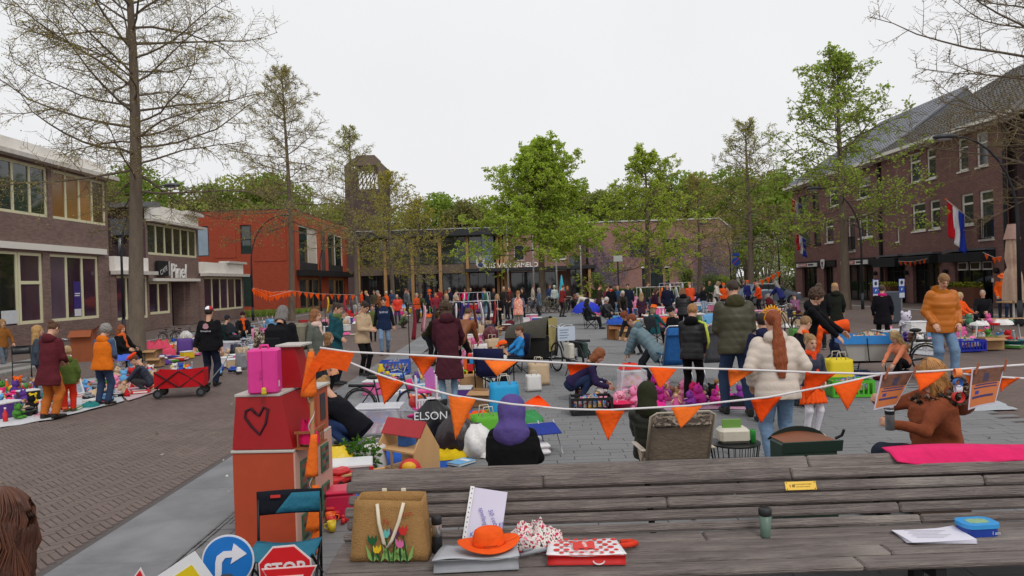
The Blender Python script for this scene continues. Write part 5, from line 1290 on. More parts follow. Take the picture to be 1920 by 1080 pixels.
person('man in dark blue jacket by the orange garments', (7.197,33), -20, 1.78, 'stand', '#1a1f33', '#1c1d22', '#222', ('short', DK), 'hip', 'lo')
person('girl in plum coat with long pale hair at the rail end', (6.021,33), 160, 1.4, 'stand', '#40283a', '#22242a', '#222', ('long', '#a08460'), 'thigh', 'lo')
person('woman in black padded coat with red hair looking at a table', (5.989,25), 170, 1.68, 'look', '#141418', '#17171b', '#222', ('bob', '#7d4e30'), 'hip', 'mid', puff=.8, hood='#141418', bulk=1.1)
person('seated person in teal sweater and orange bucket hat', (4.67,23), 120, 1.6, 'sit', '#1f5a60', '#22242a', '#222', ('bob', '#8d7a60'), 'hip', 'mid', hat=('bucket_hat', '#ef6a24'))
person('auburn haired child bending over behind the grey blue puffer', (3.416,20), -60, 1.45, 'bend', '#2a2a2e', '#22242a', '#222', ('curly', AUB), 'hip', 'mid', lean=60)
person('child in dark knit hat between the puffer and the black jacket', (3.964,17.5), -60, 1.35, 'look', '#18181c', '#1c1d22', '#222', ('short', DK), 'hip', 'mid', hat=('beanie', '#1f1f22'))
person('person in long white coat near the far stalls', (11.38,40), 60, 1.75, 'look', '#cfcbc2', '#22242a', '#222', ('bob', '#8d7a60'), 'knee', 'lo', hood='#cfcbc2')
person('person in orange vest beside the long white coat', (12.379,42), 0, 1.6, 'stand', '#e2571f', '#22242a', '#222', ('short', BRN), 'hip', 'lo', hat=('beanie', '#e2571f'))
person('tall person in black behind the long white coat', (13.327,46), 180, 1.85, 'stand', '#16161a', '#1c1d22', '#222', ('short', DK), 'hip', 'lo')
person('girl in black top and light jeans by the far blanket', (10.118,38), 40, 1.55, 'stand', '#18181c', '#93a5ba', '#d8d4d0', ('long', '#4a3426'), 'waist', 'lo')
person('person in orange jacket by the parked car', (13.74,40), -80, 1.6, 'look', '#ef4a18', '#22242a', '#222', ('short', '#b09a86'), 'hip', 'lo')
person('person with orange cap beside the sparse tree trunk', (14.053,43), 30, 1.72, 'stand', '#2a2f6a', '#22242a', '#222', ('short', BRN), 'hip', 'lo', hat=('cap', '#e2571f'))
person('person in orange jacket standing by the yellow strip of the hall', (-11.465,58), 90, 1.75, 'stand', '#e84a1c', '#e2561f', '#222', ('short', BRN), 'hip', 'lo')
person('man in brown jacket in front of the dark hall windows', (-9.021,50), 0, 1.78, 'stand', '#4a4438', '#22242a', '#222', ('short', BRN), 'hip', 'lo')
person('elderly man in orange vest near the second hall column', (-7.538,46), 0, 1.74, 'stand', '#e0541f', '#22242a', '#222', ('thin', '#c9c5bd'), 'hip', 'lo', sleeve='#3a3a3e')
person('tall man in grey behind the grey hoodie', (-7.161,52), 120, 1.85, 'stand', '#5a5d63', '#2a2f3c', '#222', ('short', BRN), 'hip', 'lo')
person('person in olive coat bending at the far blankets', (-5.407,46), 20, 1.65, 'bend', '#4a5030', '#22242a', '#222', ('short', '#7d5a3c'), 'hip', 'lo', lean=35)
person('person with orange hat and blue sleeves at the far blankets', (-5.05,48), 0, 1.72, 'stand', '#1f2a3c', '#22242a', '#222', ('short', BRN), 'hip', 'lo', hat=('sun_hat', '#e2571f'), scarf='#e2571f')
person('child in rust jacket and orange hat by the third hall column', (-4.375,46), 20, 1.3, 'stand', '#5a2c24', '#22242a', '#222', ('short', BRN), 'hip', 'lo', hat=('beanie', '#d9602a'))
person('man in navy jacket with grey hair by the fourth hall column', (-3.919,50), 140, 1.8, 'stand', '#1f2338', '#22242a', '#222', ('short', '#9a9690'), 'hip', 'lo')
person('person in bright pink jacket under the entrance canopy', (-3.434,60), 20, 1.6, 'stand', '#e81f68', '#22242a', '#222', ('short', BRN), 'hip', 'lo')
person('person in black beside the pink jacket', (-2.956,60), -20, 1.65, 'stand', '#1a1a1e', '#22242a', '#222', ('short', GRY), 'hip', 'lo')
person('person in red coat half behind a hall column', (-5.52,60), 0, 1.7, 'stand', '#8a2a2c', '#22242a', '#222', ('short', BRN), 'thigh', 'lo')
person('blond woman bending in dark blue coat behind the clothes rack', (-2.337,36), -60, 1.7, 'bend', '#1a2036', '#22242a', '#222', ('short', '#9a948c'), 'hip', 'lo', lean=40)
person('fair haired woman looking out over the clothes rack', (-2.72,33), 0, 1.62, 'stand', '#5a5248', '#22242a', '#222', ('bob', '#b0946c'), 'hip', 'lo')
person('person in beige coat at the flagpole foot', (1.948,56), 100, 1.75, 'stand', '#b9ad9c', '#22242a', '#222', ('short', BRN), 'thigh', 'lo')
person('person in blue jacket by the tall turquoise cone', (3.131,54), 30, 1.75, 'stand', '#2f3f66', '#22242a', '#222', ('short', AUB), 'hip', 'lo')
person('person in white and mint jacket by the tall turquoise cone', (3.419,53), -30, 1.7, 'stand', '#c5cfc6', '#22242a', '#222', ('curly', '#b9c5bd'), 'hip', 'lo')
person('seated person in dark jacket near the blue parasol', (4.173,44), 60, 1.6, 'sit', '#2e2a26', '#22242a', '#222', ('long', '#6d3a22'), 'hip', 'lo')
person('person with red hair behind the bicycle stand', (4.094,50), 20, 1.65, 'stand', '#3a3026', '#22242a', '#222', ('long', '#a05a30'), 'hip', 'lo')
person('dark haired woman leaning behind the orange patterned top', (0.813,38), -40, 1.75, 'stand', '#1c1a1e', '#22242a', '#222', ('bob', DK), 'hip', 'lo')
ch_, CH = person('brown haired person close at the picture corner seen from behind', (-1.546,2.2), 172, 1.47, 'stand', '#4a3a3a', '#22242a', '#222', ('longer', '#4a2c20'), 'hip', 'hi')

fr_ = random.Random(8)
for u, Y, c, lb in ((690, 44, '#2a2a2e', 'person in black by the first hall column'), (712, 41, '#7a4a2a', 'person in tan near the second hall column'), (735, 56, '#3a4a6a', 'person in blue far behind the red jacket'), (752, 36, '#4a5a3a', 'child in green beside the far lane goods'), (780, 40, '#c8502a', 'person in rust orange over the far lane'), (798, 54, '#3a3a40', 'person in charcoal before the dark hall glass'), (815, 40, '#8a2f3a', 'person in crimson over the far blankets'), (832, 44, '#22304a', 'person in navy left of the fourth column'), (852, 43, '#b9a58a', 'person in cream right of the fourth column'), (898, 46, '#5a2a5a', 'person in purple by the tall white rail'), (925, 46, '#2a2a2e', 'person in black past the tall white rail'), (1010, 44, '#5a6a7a', 'person in slate beside the bicycle stand'), (1052, 42, '#7a2a2a', 'person in maroon behind the parked out bicycle'), (1096, 42, '#c9c5bd', 'person in white behind the blue parasol'), (1122, 44, '#3a3026', 'person in dark brown past the blue parasol'), (1158, 44, '#2f4a6a', 'person in denim blue behind the crate stall'), (1196, 42, '#e0642a', 'person in orange behind the plum coats'), (1214, 44, '#2a2a2e', 'person in black behind the white rail'), (1264, 44, '#6a7a5a', 'person in sage behind the striped rail'), (1294, 38, '#d8502a', 'person in vermilion near the loose bright shrub'), (1304, 46, '#1f2430', 'person in midnight blue at the raised bed'), (1330, 48, '#2a3a2a', 'person in forest green at the raised bed'), (1372, 40, '#c8642a', 'child in amber by the olive jacket'), (1395, 50, '#3a3a40', 'person in charcoal before the parked car'), (1466, 38, '#2a2f6a', 'person in royal blue near the dark lamp post'), (1492, 36, '#8a5a7a', 'person in mauve behind the curly haired man')):
    person(lb, ((u - 950) / 1380 * Y, Y), fr_.uniform(-180, 180), fr_.uniform(1.2, 1.35) if 'child' in lb else fr_.uniform(1.6, 1.82), fr_.choice(('stand', 'look', 'bend', 'bend', 'crouch', 'reach')), c, fr_.choice(('#22242a', JEAN, LJEAN, '#3a3330')), '#222', (fr_.choice(('short', 'bob', 'long', 'bun', 'thin')), fr_.choice((BL, BRN, DK, GRY, AUB))), fr_.choice(('hip', 'thigh')), 'lo', lean=None, group='visitors in the distance')
# things worn and carried
strands(ch_, CH, '#5a3626', 420, .42, 1); strands(pg_, PG, '#c2a678', 260, .4, 2); strands(fw, FW, '#b58450', 340, .4, 3, .035); strands(mr_, MR, '#54402f', 220, .12, 4)
r_ = np.random.RandomState(3); a_ = r_.uniform(0, 2 * PI, 1500); P_ = FW['neck'] + np.stack([.17 * np.cos(a_), .09 + .16 * np.sin(a_), .0 + .07 * np.sin(a_)], 1) + r_.normal(0, .028, (1500, 3)); V_, F_ = np_leaves(P_, .055, r_); tag(link('fur_trim', npmesh('fur_trim', V_, F_, [M('#2e2420', rough=1), M('#5c473a', rough=1), M('#8a7462', rough=1)], r_.randint(0, 3, 1500), False), fw), kind='stuff')
mb = MB(); mb.ball(tuple(FW['neck'] + V3(0, .22, -.02)), (.17, .13, .15), 16, 10); mb.obj('lowered_hood', M('#7a4028', rough=.7, var=.15, bump=.5, bscale=14), fw, True)
mb = MB(); pts = [BJ['sh'][0] * .7 + BJ['neck'] * .3 + V3(0, .04, .05), BJ['sh'][0] + V3(-.06, .04, .03), BJ['sh'][0] * .5 + BJ['elb'][0] * .5 + V3(-.075, .03, 0), BJ['elb'][0] + V3(-.07, .02, 0), BJ['elb'][0] * .4 + BJ['wr'][0] * .6 + V3(-.055, .02, 0)]; mb.tube([tuple(p) for p in pts], .022, 6); mb.obj('sleeve_stripe', M('#c9d651', rough=.6), bj, True)
def on(o, J, name, mb, mats, M4, smooth=True):
    q = mb.obj(name, mats, o, smooth); q.matrix_local = M4; return q
logo = MB(); logo.sheet(lambda u, v: ((u - .5) * .19, -.165 - .0 * v - .012 * (1 - (2 * u - 1) ** 2), 1.28 + (v - .5) * .07), 6, 2, .003)
nfl = text_part('sweater_print', 'THE NORTH FACE', .05, M('#d8dde6', rough=.8), nf_man, T(0, -.172, 1.27) @ RX(88), .002); nfl.scale = (.6, 1.6, 1)
nfl.matrix_local = T(0, -.175, 1.26) @ RX(86) @ S3(.62, 1.7, 1)
s_ = J['s']; cr = MB(); cr.vprism([(-.05, .05), (-.065, -.02), (-.03, -.05), (.03, -.05), (.065, -.02), (.05, .05), (0, .075)], -.004, .004); o_ = cr.obj('jacket_crest', M('#b98a94', rough=.9), cap_man); o_.matrix_local = T(0, .178 * s_, 1.34 * s_) @ RX(-3)
text_part('jacket_lettering', 'Oranjehuis', .052, M('#cfcad0', rough=.9), cap_man, T(0, .184 * s_, 1.225 * s_) @ RZ(180) @ RX(92), .002)
# ---------------------------------------------------------------- the long slatted bench and what lies on it
M_plank = M('#746b67', rough=.85, var=.75, scale=6, bump=.9, bscale=22, stretch=(.5, 7, 7), rnd=.12, wear='#a69d95', spec=.3)
M_iron = M('#1b1a1b', rough=.6, var=.1)
bench = thing('slatted_bench', 'long weathered grey wooden bench with slatted back', 'bench', (0, 0, 0))
def plank(x0, x1, y, z, w, t, ang, name='slat'):
    mb = MB(); mb.bbox(x1 - x0 - .004, w, t, .012); o = mb.obj(name, M_plank, bench); o.matrix_local = T((x0 + x1) / 2, y, z) @ RX(ang); return o
XL, XR = -1.08, 4.6
def by(z): return 4.725 + (z - .45) * .475
rows = [(by(.84) + .03, .808, .095, 56, (1.98,)), (by(.775), .76, .072, 66, (.2, 1.84)), (by(.697), .685, .063, 66, (3.1,)), (by(.631), .617, .066, 66, (1.0,)), (by(.558), .546, .063, 66, (-.2, 2.5)), (by(.489), .478, .056, 66, (2.62,))]
for i, (y, z, w, a, js) in enumerate(rows):
    xs = [XL - .02 * (i % 2), *js, XR]
    for a0, b0 in zip(xs, xs[1:]): plank(a0, b0, y, z, w, .045, a)
for (y, w, js, z) in ((4.645, .15, (1.2,), .418), (4.49, .148, (3.4,), .415), (4.335, .145, (2.2,), .413), (4.17, .14, (1.96,), .41)):
    xs = [XL - .03, *js, XR]
    for a0, b0 in zip(xs, xs[1:]): plank(a0, b0, y, z, w, .04, 0)
for z, w in ((.76, .07), (.69, .066), (.62, .066), (.55, .066), (.48, .06)):      # the other side of the double bench
    plank(XL, 1.6, 10.02 - by(z), z, w, .04, -66); plank(1.6, XR, 10.02 - by(z), z, w, .04, -66)
for y in (5.36, 5.52): plank(XL, XR, y, .415, .148, .04, 0)
for x in (-.6, .9, 2.4, 3.9):
    mb = MB(); mb.box(x - .03, x + .03, 4.12, 4.7, .34, .405); mb.box(x - .03, x + .03, 4.35, 4.42, 0, .34); mb.tube([(x, 4.72, .38), (x, 4.8, .5), (x, 4.965, .83)], .022, 6); mb.box(x - .05, x + .05, 4.2, 4.75, 0, .03); mb.obj('support', M_iron, bench)
pq = MB(); pq.bbox(.205, .056, .004, .002); q = pq.obj('plaque', M('#c9a548', rough=.4, metal=.6, var=.08), bench); q.matrix_local = T(1.884, by(.697), .685) @ RX(66) @ T(0, 0, .0465)
for sx in (-.092, .092):
    for sy in (-.02, .02): mb = MB(); mb.lathe([(.004, 0), (.003, .002)], 6); mb.obj('screw', M_iron, q).location = (sx, sy, .004)
for k, tx in enumerate(('Een goed gesprek begint', 'met iemand naast je')): text_part('plaque_text', tx, .0115, M('#5a451c'), q, T(.015, .006 - .016 * k, .0045), .0004)
mb = MB(); mb.ball((-.07, 0, .004), (.004, .011, .001), 6, 4); mb.obj('flame_mark', M('#a5581c'), q); mb = MB(); mb.bbox(.018, .018, .001, .0003, (-.048, 0, .004)); mb.obj('logo_mark', M('#7d6a30'), q)
SEAT = .456
# jute bag with painted tulips
bag = thing('jute_bag', 'open jute shopping bag painted with a row of tulips', 'bag', (-.745, 4.47, SEAT + .002), -4)
M_jute = M('#a9814f', rough=.95, var=.15, scale=40, bump=.6, bscale=160)
def bagshell(w0, w1, d0, d1, h, wob=.008, t=.004):
    def ring(v):
        w, d = w0 + (w1 - w0) * v, d0 + (d1 - d0) * v; return w / 2, d / 2
    def fn(u, v):
        x, y = ring(v); p = (u * 4) % 4; k = int(p); f = p - k
        c = [(-x, -y), (x, -y), (x, y), (-x, y), (-x, -y)]; a, b = c[k], c[k + 1]
        bul = math.sin(PI * f) * (.012 if k % 2 == 0 else -.02) * math.sin(PI * min(v * 1.2, 1)); nx, ny = ((0, -1), (1, 0), (0, 1), (-1, 0))[k]
        return (a[0] + (b[0] - a[0]) * f + nx * bul, a[1] + (b[1] - a[1]) * f + ny * bul, h * v + (wob * math.sin(9 * u + 2) * v if v > .9 else 0))
    return fn
mb = MB(); mb.sheet(bagshell(.47, .4, .19, .17, .36), 24, 8, .004); mb.box(-.22, .22, -.085, .085, 0, .012); body = mb.obj('bag_body', M_jute, bag, True)
mb = MB(); mb.bbox(.4, .13, .2, .03, (0, 0, .03)); mb.obj('bag_content', M('#c9b9a8', rough=.7, var=.2), bag); mb = MB(); mb.ball((-.02, -.02, .27), (.05, .05, .035)); mb.obj('bag_jar', M('#d8dadd', rough=.3), bag)
M_strap = M('#d9cfb8', rough=.9, var=.08)
mb = MB(); mb.tube([(-.06, -.1, .345), (-.045, -.13, .24), (-.02, -.125, .12), (.0, -.125, .09), (.03, -.125, .14), (.075, -.13, .25), (.1, -.1, .35)], .011, 6); mb.obj('handle', M_strap, bag, True)
mb = MB(); mb.bbox(.03, .008, .06, .003, (-.06, .088, .325)); mb.obj('handle_end', M_strap, bag); mb = MB(); mb.bbox(.03, .008, .06, .003, (.06, .088, .325)); mb.obj('handle_end', M_strap, bag)
def tulip(x, z, h, col, lean=0):
    fy = -.122; mb = MB(); mb.tube([(x, fy, .005), (x + lean * .4, fy - .002, z * .5), (x + lean, fy, z)], .0045, 5); mb.obj('stem_print', M('#1f4a24', rough=.9), bag)
    mb = MB(); X = x + lean; mb.vprism([(X - .026, z + h), (X - .028, z + h * .4), (X - .012, z), (X + .012, z), (X + .028, z + h * .4), (X + .026, z + h), (X + .01, z + h * .55), (X, z + h * .9), (X - .01, z + h * .55)], fy - .003, fy + .001); mb.obj('tulip_print', M(col, rough=.9), bag)
    mb = MB()
    for s_ in (-1, 1): mb.vprism([(x, .005), (x + s_ * .03, .03), (x + s_ * .042, .11), (x + s_ * .012, .05)], fy + .001, fy + .003)
    mb.obj('leaf_print', M('#7faa5c', rough=.9), bag)
for a in ((-.09, .11, .06, '#1f5a35', 0), (-.045, .06, .05, '#dfb81f', -.02), (.01, .15, .06, '#62b6b0', -.02), (.03, .145, .065, '#63304f', .015), (.075, .09, .06, '#d4699c', .0), (.115, .165, .065, '#c9302c', -.02)): tulip(*a)
text_part('painted_text', 'Tk', .045, M('#b03a2c', rough=.9), bag, T(-.01, -.117, .225) @ RX(90), .001, font_shear=.2); text_part('painted_text', '3cm.', .04, M('#b03a2c', rough=.9), bag, T(.125, -.112, .275) @ RX(90) @ RZ(12), .001, font_shear=.2)
# flask
fl = thing('flask', 'steel vacuum flask with black pattern beside the jute bag', 'flask', (-.475, 4.5, SEAT))
mb = MB(); mb.lathe([(.031, 0), (.032, .01), (.032, .1), (.03, .11)], 16); mb.obj('flask_base', M('#1d1d20', rough=.5, var=.3, scale=30), fl, True); mb = MB(); mb.lathe([(.031, .1), (.031, .175), (.028, .185)], 16); mb.obj('flask_body', Mmet('#c5c4c0', .3), fl, True); mb = MB(); mb.lathe([(.032, .175), (.032, .215), (.028, .222)], 16); mb.obj('flask_cap', M('#222226', rough=.5), fl, True)
# price sheet in a plastic sleeve leaning on the back
sh = thing('price_sheet', 'white handwritten price sheet in a punched sleeve leaning on the bench back', 'paper', (-.2, 4.6, SEAT), 0)
m4 = T(0, .035, .0) @ RX(-22) @ RY(10)
mb = MB(); mb.sheet(lambda u, v: ((u - .5) * .215, .01 * math.sin(2 * v), v * .33), 6, 8, .0015); pp = mb.obj('sheet', M('#d2cfe2', rough=.35, var=.03), sh); pp.matrix_local = m4
mb = MB(); mb.box(-.135, -.108, .0, .0015, 0, .335); mb.obj('sleeve_edge', M('#e3e3e6', rough=.3), pp)
for k in range(11): mb = MB(); mb.lathe([(.004, 0), (.004, .001)], 6); h_ = mb.obj('punch_hole', M('#2a2a2e'), pp); h_.matrix_local = T(-.121, -.0008, .02 + .03 * k) @ RX(90)
for tx, x, z, a in (('Knuff', -.05, .035, 14), ('spelletjes', -.03, .14, -66), ('50 cent', .03, .15, -60), ('ALLES', .07, .1, 20)): text_part('handwriting', tx, .04, M('#6a66b0', rough=.7), pp, T(x, -.006, z) @ RX(90) @ RZ(a), .0004, font_shear=.25)
# grey shopping bag lying flat, orange hat on it
gb = thing('grey_bag', 'flat grey shopping bag lying open at the bench edge', 'bag', (-.23, 4.34, SEAT), 2)
mb = MB(); mb.sheet(lambda u, v: ((u - .5) * (.5 - .06 * v) + .02 * v, -.17 + .36 * v, .075 - .04 * v + .01 * math.sin(7 * u + 3 * v)), 12, 8, .004); mb.obj('upper_panel', M('#a9abb0', rough=.55, var=.08), gb, True)
mb = MB(); mb.sheet(lambda u, v: ((u - .5) * .49, -.165 + .34 * v, .004), 8, 4, .004); mb.obj('lower_panel', M('#8b8d92', rough=.6), gb)
mb = MB(); mb.sheet(lambda u, v: ((u - .5) * .485, -.17 + .05 * math.sin(PI * v) * (1 - .6 * u), .004 + .07 * v), 8, 6, .003); mb.obj('opening', M('#94969b', rough=.6), gb, True)
mb = MB(); mb.tube([(.26, 0, .02), (.34, .02, .03), (.42, .05, .03), (.45, .09, .015), (.38, .1, .02), (.28, .06, .025)], .012, 6); mb.obj('handle', M('#8f9298', rough=.7), gb, True)
oh = thing('orange_hat', 'orange felt cowboy hat on the grey shopping bag', 'hat', (-.155, 4.36, SEAT + .085), 15)
def brim(u, v):
    a = 2 * PI * u; r = .085 + .085 * v; x, y = r * 1.1 * math.cos(a), r * .9 * math.sin(a); return (x, y, .006 + .028 * v * v * abs(math.cos(a)) ** 2 - .006 * v * math.sin(a) ** 2)
mb = MB(); mb.sheet(brim, 32, 5, .005); mb.obj('brim', Mfab('#ee5a1e'), oh, True)
mb = MB(); mb.lathe([(.088, .0), (.088, .015), (.085, .05), (.076, .085), (.06, .096), (.03, .088), (0, .083)], 24, (0, 0, .004), 1.1, .92); mb.obj('crown', Mfab('#ee5a1e'), oh, True)
mb = MB(); [mb.bbox(.006, .003, .006, .001, (.088 * 1.1 * math.sin(t), -.088 * .92 * math.cos(t) - .002, .016)) for t in (-.5, -.4, -.3, -.2, -.1, 0, .1, .2, .3)]; tag(mb.obj('stitching', M('#7a3a20'), oh), kind='stuff')
# flowered cloth bag
fb = MB(); fb.grid(lambda u, v: ((u - .5) * .33 * (1 - .25 * v) + .03 * math.sin(9 * v), .05 * math.cos(2 * PI * u) * (1 - v * .6) + .02 * math.sin(8 * u), 0), 1, 1)
fb = MB()
def heapf(w, d, h, sd):
    def fn(u, v):
        a, r = 2 * PI * u, 1 - v; x, y = w / 2 * r ** .6 * math.cos(a), d / 2 * r ** .6 * math.sin(a); k = .72 + .28 * math.sin(3 * a + sd) * math.sin(5 * v + sd) + .16 * math.sin(9 * a + 7 * v + sd); return (x * (1 + .1 * math.sin(5 * a + sd)), y * (1 + .12 * math.sin(4 * a + sd)), max(.002, h * (1 - r ** 2.2) ** .55 * k))
    return fn
fb.grid(heapf(.34, .2, .17, 1.3), 28, 10); fb.v.append((.15, .02, .2)); 
q = solo('flowered_bag', fb, Mpattern('#dcd9d2', ('#c42a55', '#3a3a44', '#b83a4a', '#e0829a', '#4a5a3c'), 55, .47), 'crumpled white cloth bag with small red flowers', 'bag', (.12, 4.53, SEAT), 8, smooth=True)
# dotted shopping bag
db = thing('dotted_bag', 'white shopping bag with red dots lying folded on the bench', 'bag', (.42, 4.37, SEAT), -4)
mb = MB(); mb.sheet(lambda u, v: ((u - .5) * (.46 - .05 * v) - .015 * v, -.16 + .36 * v, .06 - .035 * v + .006 * math.sin(6 * u + 2)), 12, 8, .004); up_ = mb.obj('upper_panel', M('#e4e2e4', rough=.6, var=.03), db, True)
r2 = random.Random(4); dots = []
for j in range(6):
    for i in range(8):
        x, y = -.2 + .058 * i + (.029 if j % 2 else 0), -.135 + .058 * j
        if abs(x + .01) < .075 and abs(y - .01) < .055 or abs(x) > .2 - .05 * (y + .16): continue
        m = MB(); rr = r2.uniform(.013, .02); zz = .06 - .035 * (y + .16) / .36; m.lathe([(rr, 0), (rr * .97, .001)], 12, (x, y, zz + .0105)); m.obj('dot', M('#cf3b36', rough=.6), up_)
m = MB(); m.bbox(.13, .095, .006, .0005, (-.01, .012, .0535)); lb = m.obj('label_panel', M('#d8433c', rough=.6), up_); text_part('label_text', 'HEMA', .032, M('#f0e6e4'), lb, T(-.015, .012, .0602) @ RZ(-80), .0006)
mb = MB(); mb.sheet(lambda u, v: ((u - .5) * .45, -.16 + .34 * v, .004), 8, 4, .004); mb.obj('lower_panel', M('#d8d6d8', rough=.6), db)
mb = MB(); mb.sheet(lambda u, v: ((u - .5) * .45, -.162 + .02 * math.sin(PI * v), .004 + .056 * v), 8, 5, .003); side_ = mb.obj('red_gusset', M('#c4211f', rough=.6), db, True)
m = MB(); m.tube([(.07 + .032 * math.cos(t / 8 * PI + PI), -.168, .03 + .02 * math.sin(t / 8 * PI + PI)) for t in range(9)], .004, 5); m.obj('smile_mark', M('#eadfe0'), side_)
mb = MB(); mb.tube([(.2, .06, .03), (.27, .07, .035), (.31, .11, .03), (.29, .15, .025), (.22, .13, .03)], .018, 6); mb.obj('handle', Mfab('#d8402a'), db, True)
cup = thing('travel_cup', 'sage green travel cup with black lid on the bench', 'cup', (1.57, 4.58, SEAT)); mb = MB(); mb.lathe([(.028, 0), (.03, .005), (.037, .135)], 20); mb.obj('cup_body', Mplas('#5d7468'), cup, True); mb = MB(); mb.lathe([(.038, .135), (.04, .14), (.04, .175), (.034, .18), (.0, .178)], 20); mb.obj('lid', Mplas('#1c1d20'), cup, True)
pap = thing('paper_stack', 'loose white printed papers on the bench seat', 'papers', (2.56, 4.47, SEAT), -6)
for k in range(4):
    mb = MB(); mb.sheet(lambda u, v: ((u - .5) * .4, (v - .5) * .22, .003 + .004 * k + .012 * max(0, u - .75) * 4 * v + .01 * max(0, .3 - u)), 10, 4, .0012); mb.obj('page', M('#d9d6e2', rough=.7, var=.03), pap).rotation_euler = (0, 0, R(3 * k))
for k in range(6): mb = MB(); mb.box(-.14 + .02 * (k % 2), .1 - .03 * (k % 3), .07 - .025 * k, .073 - .025 * k, .019, .0195); mb.obj('text_line', M('#8d8b98'), pap)
lb = thing('lunch_box', 'blue lunch box with lighter blue lid on the bench', 'lunch box', (2.86, 4.52, SEAT), 3)
def rrect(w, d, r, n=5):
    o = []
    for cx, cy, a0 in ((w / 2 - r, -d / 2 + r, -90), (w / 2 - r, d / 2 - r, 0), (-w / 2 + r, d / 2 - r, 90), (-w / 2 + r, -d / 2 + r, 180)):
        for k in range(n + 1): a = R(a0 + 90 * k / n); o.append((cx + r * math.cos(a), cy + r * math.sin(a)))
    return o
mb = MB(); mb.prism(rrect(.21, .15, .05), 0, .05); mb.obj('box', Mplas('#1f3f9c'), lb); mb = MB(); mb.prism(rrect(.225, .162, .052), .05, .075); mb.obj('lid', Mplas('#3a97d8'), lb); text_part('box_text', 'I am', .03, M('#d8def0'), lb, T(.07, -.0765, .012) @ RX(90), .0006)
mb = MB(); mb.prism(rrect(.13, .08, .03), .0755, .077); mb.obj('lid_print', M('#8fb28a', rough=.4, var=.5, scale=30), lb)
pk = MB(); pk.sheet(lambda u, v: (2.56 + 1.95 * u - .02 * math.sin(3 * v), *((by(.84) + .16 - .3 * v, .872 + .012 * math.sin(9 * u)) if v < .5 else (by(.84) + .012 - .13 * (v - .5), .872 - .2 * (v - .5) * (.35 + .65 * min(1, 4 * u)) * (1 + .35 * math.sin(8.5 * u + 1.2)) + .0))), 60, 12, .006)
solo('fleece_blanket', pk, Mfab('#d92a66'), 'bright pink fleece blanket draped over the bench back', 'blanket', smooth=True)
# ---------------------------------------------------------------- tall doll house, signs, bunting
dh = thing('tall_doll_house', 'tall toy mansion with red mansard roof, orange side and pink front', 'doll house', (-1.76, 5.92, 0), -4)
W, Dp = .5, .95
mb = MB(); mb.box(-W, 0, 0, .02, 0, .78); mb.obj('side_wall', M('#b04628', rough=.5, var=.12), dh); mb = MB(); mb.box(-W, 0, .02, Dp, 0, .775); mb.obj('carcass', M('#8a3520', rough=.6), dh)
mb = MB(); mb.box(.001, .016, .0, Dp, 0.0, .78); fr = mb.obj('front_wall', M('#c99c8c', rough=.6, var=.06), dh)
def hwin(y, z, w, h, arch=False):
    mb = MB(); mb.box(.017, .028, y, y + w, z, z + h); o = mb.obj('window', M('#3d6e55', rough=.5), dh)
    for i in range(2):
        for j in range(4): m = MB(); m.box(.0285, .03, y + .015 + i * (w / 2 - .005), y + w / 2 - .01 + i * (w / 2 - .005), z + .015 + j * (h - .02) / 4, z + (j + 1) * (h - .02) / 4 - .005); m.obj('pane', M('#8d4a40' if (i + j) % 2 else '#3a2a2c', rough=.4), o)
hwin(.1, .42, .26, .26); hwin(.62, .45, .2, .24); hwin(.62, .06, .2, .28); hwin(.1, .02, .26, .22)
def frustum(x0, x1, y0, y1, z0, z1, i):
    return [(x0, y0, z0), (x1, y0, z0), (x1, y1, z0), (x0, y1, z0), (x0 + i * .35, y0 + i * .3, z1), (x1 - i, y0 + i * .3, z1), (x1 - i, y1 - i, z1), (x0 + i * .35, y1 - i, z1)], [(0, 3, 2, 1), (4, 5, 6, 7), (0, 1, 5, 4), (1, 2, 6, 5), (2, 3, 7, 6), (3, 0, 4, 7)]
mb = MB(); mb.add(*frustum(-W, 0, 0, .6, .81, 1.23, .09)); mb.obj('mansard_roof', M('#a0181c', rough=.4, var=.12), dh)
for z, e, w2, yy in ((.782, .012, 0, Dp), (1.232, -.02, .08, .6)): mb = MB(); mb.bbox(W + 2 * e - w2, yy + 2 * e, .022, .004, (-W / 2 - w2 / 2, yy / 2, z)); mb.obj('ledge', M('#bcb7b0', rough=.6), dh)
mb = MB(); mb.add(*frustum(-.24, -.02, .34, .62, 1.256, 1.6, .07)); mb.obj('roof_turret', M('#a0181c', rough=.4), dh); mb = MB(); mb.bbox(.22, .3, .02, .004, (-.14, .48, 1.602)); mb.obj('turret_cap', M('#bcb7b0'), dh)
mb = MB(); mb.box(-.1, .0, .62, .92, .806, 1.2); mb.obj('dormer', M('#b0573a', rough=.6), dh); mb = MB(); mb.box(-.16, .02, .6, .95, 1.202, 1.22); mb.obj('dormer_roof', M('#bcb7b0'), dh); mb = MB(); mb.box(.001, .006, .7, .84, .9, 1.14); mb.obj('dormer_window', M('#3a3230', rough=.3), dh)
mb = MB(); pts = [(-.3, 1.1), (-.34, 1.14), (-.385, 1.12), (-.39, 1.07), (-.34, 1.0), (-.27, .93), (-.22, 1.02), (-.2, 1.13), (-.235, 1.15), (-.275, 1.08), (-.3, 1.1)]; mb.tube([(x, (z - .81) * .064 - .005, z) for x, z in pts], .011, 5); mb.obj('heart_scribble', M('#3a1220', rough=.8), dh, True)
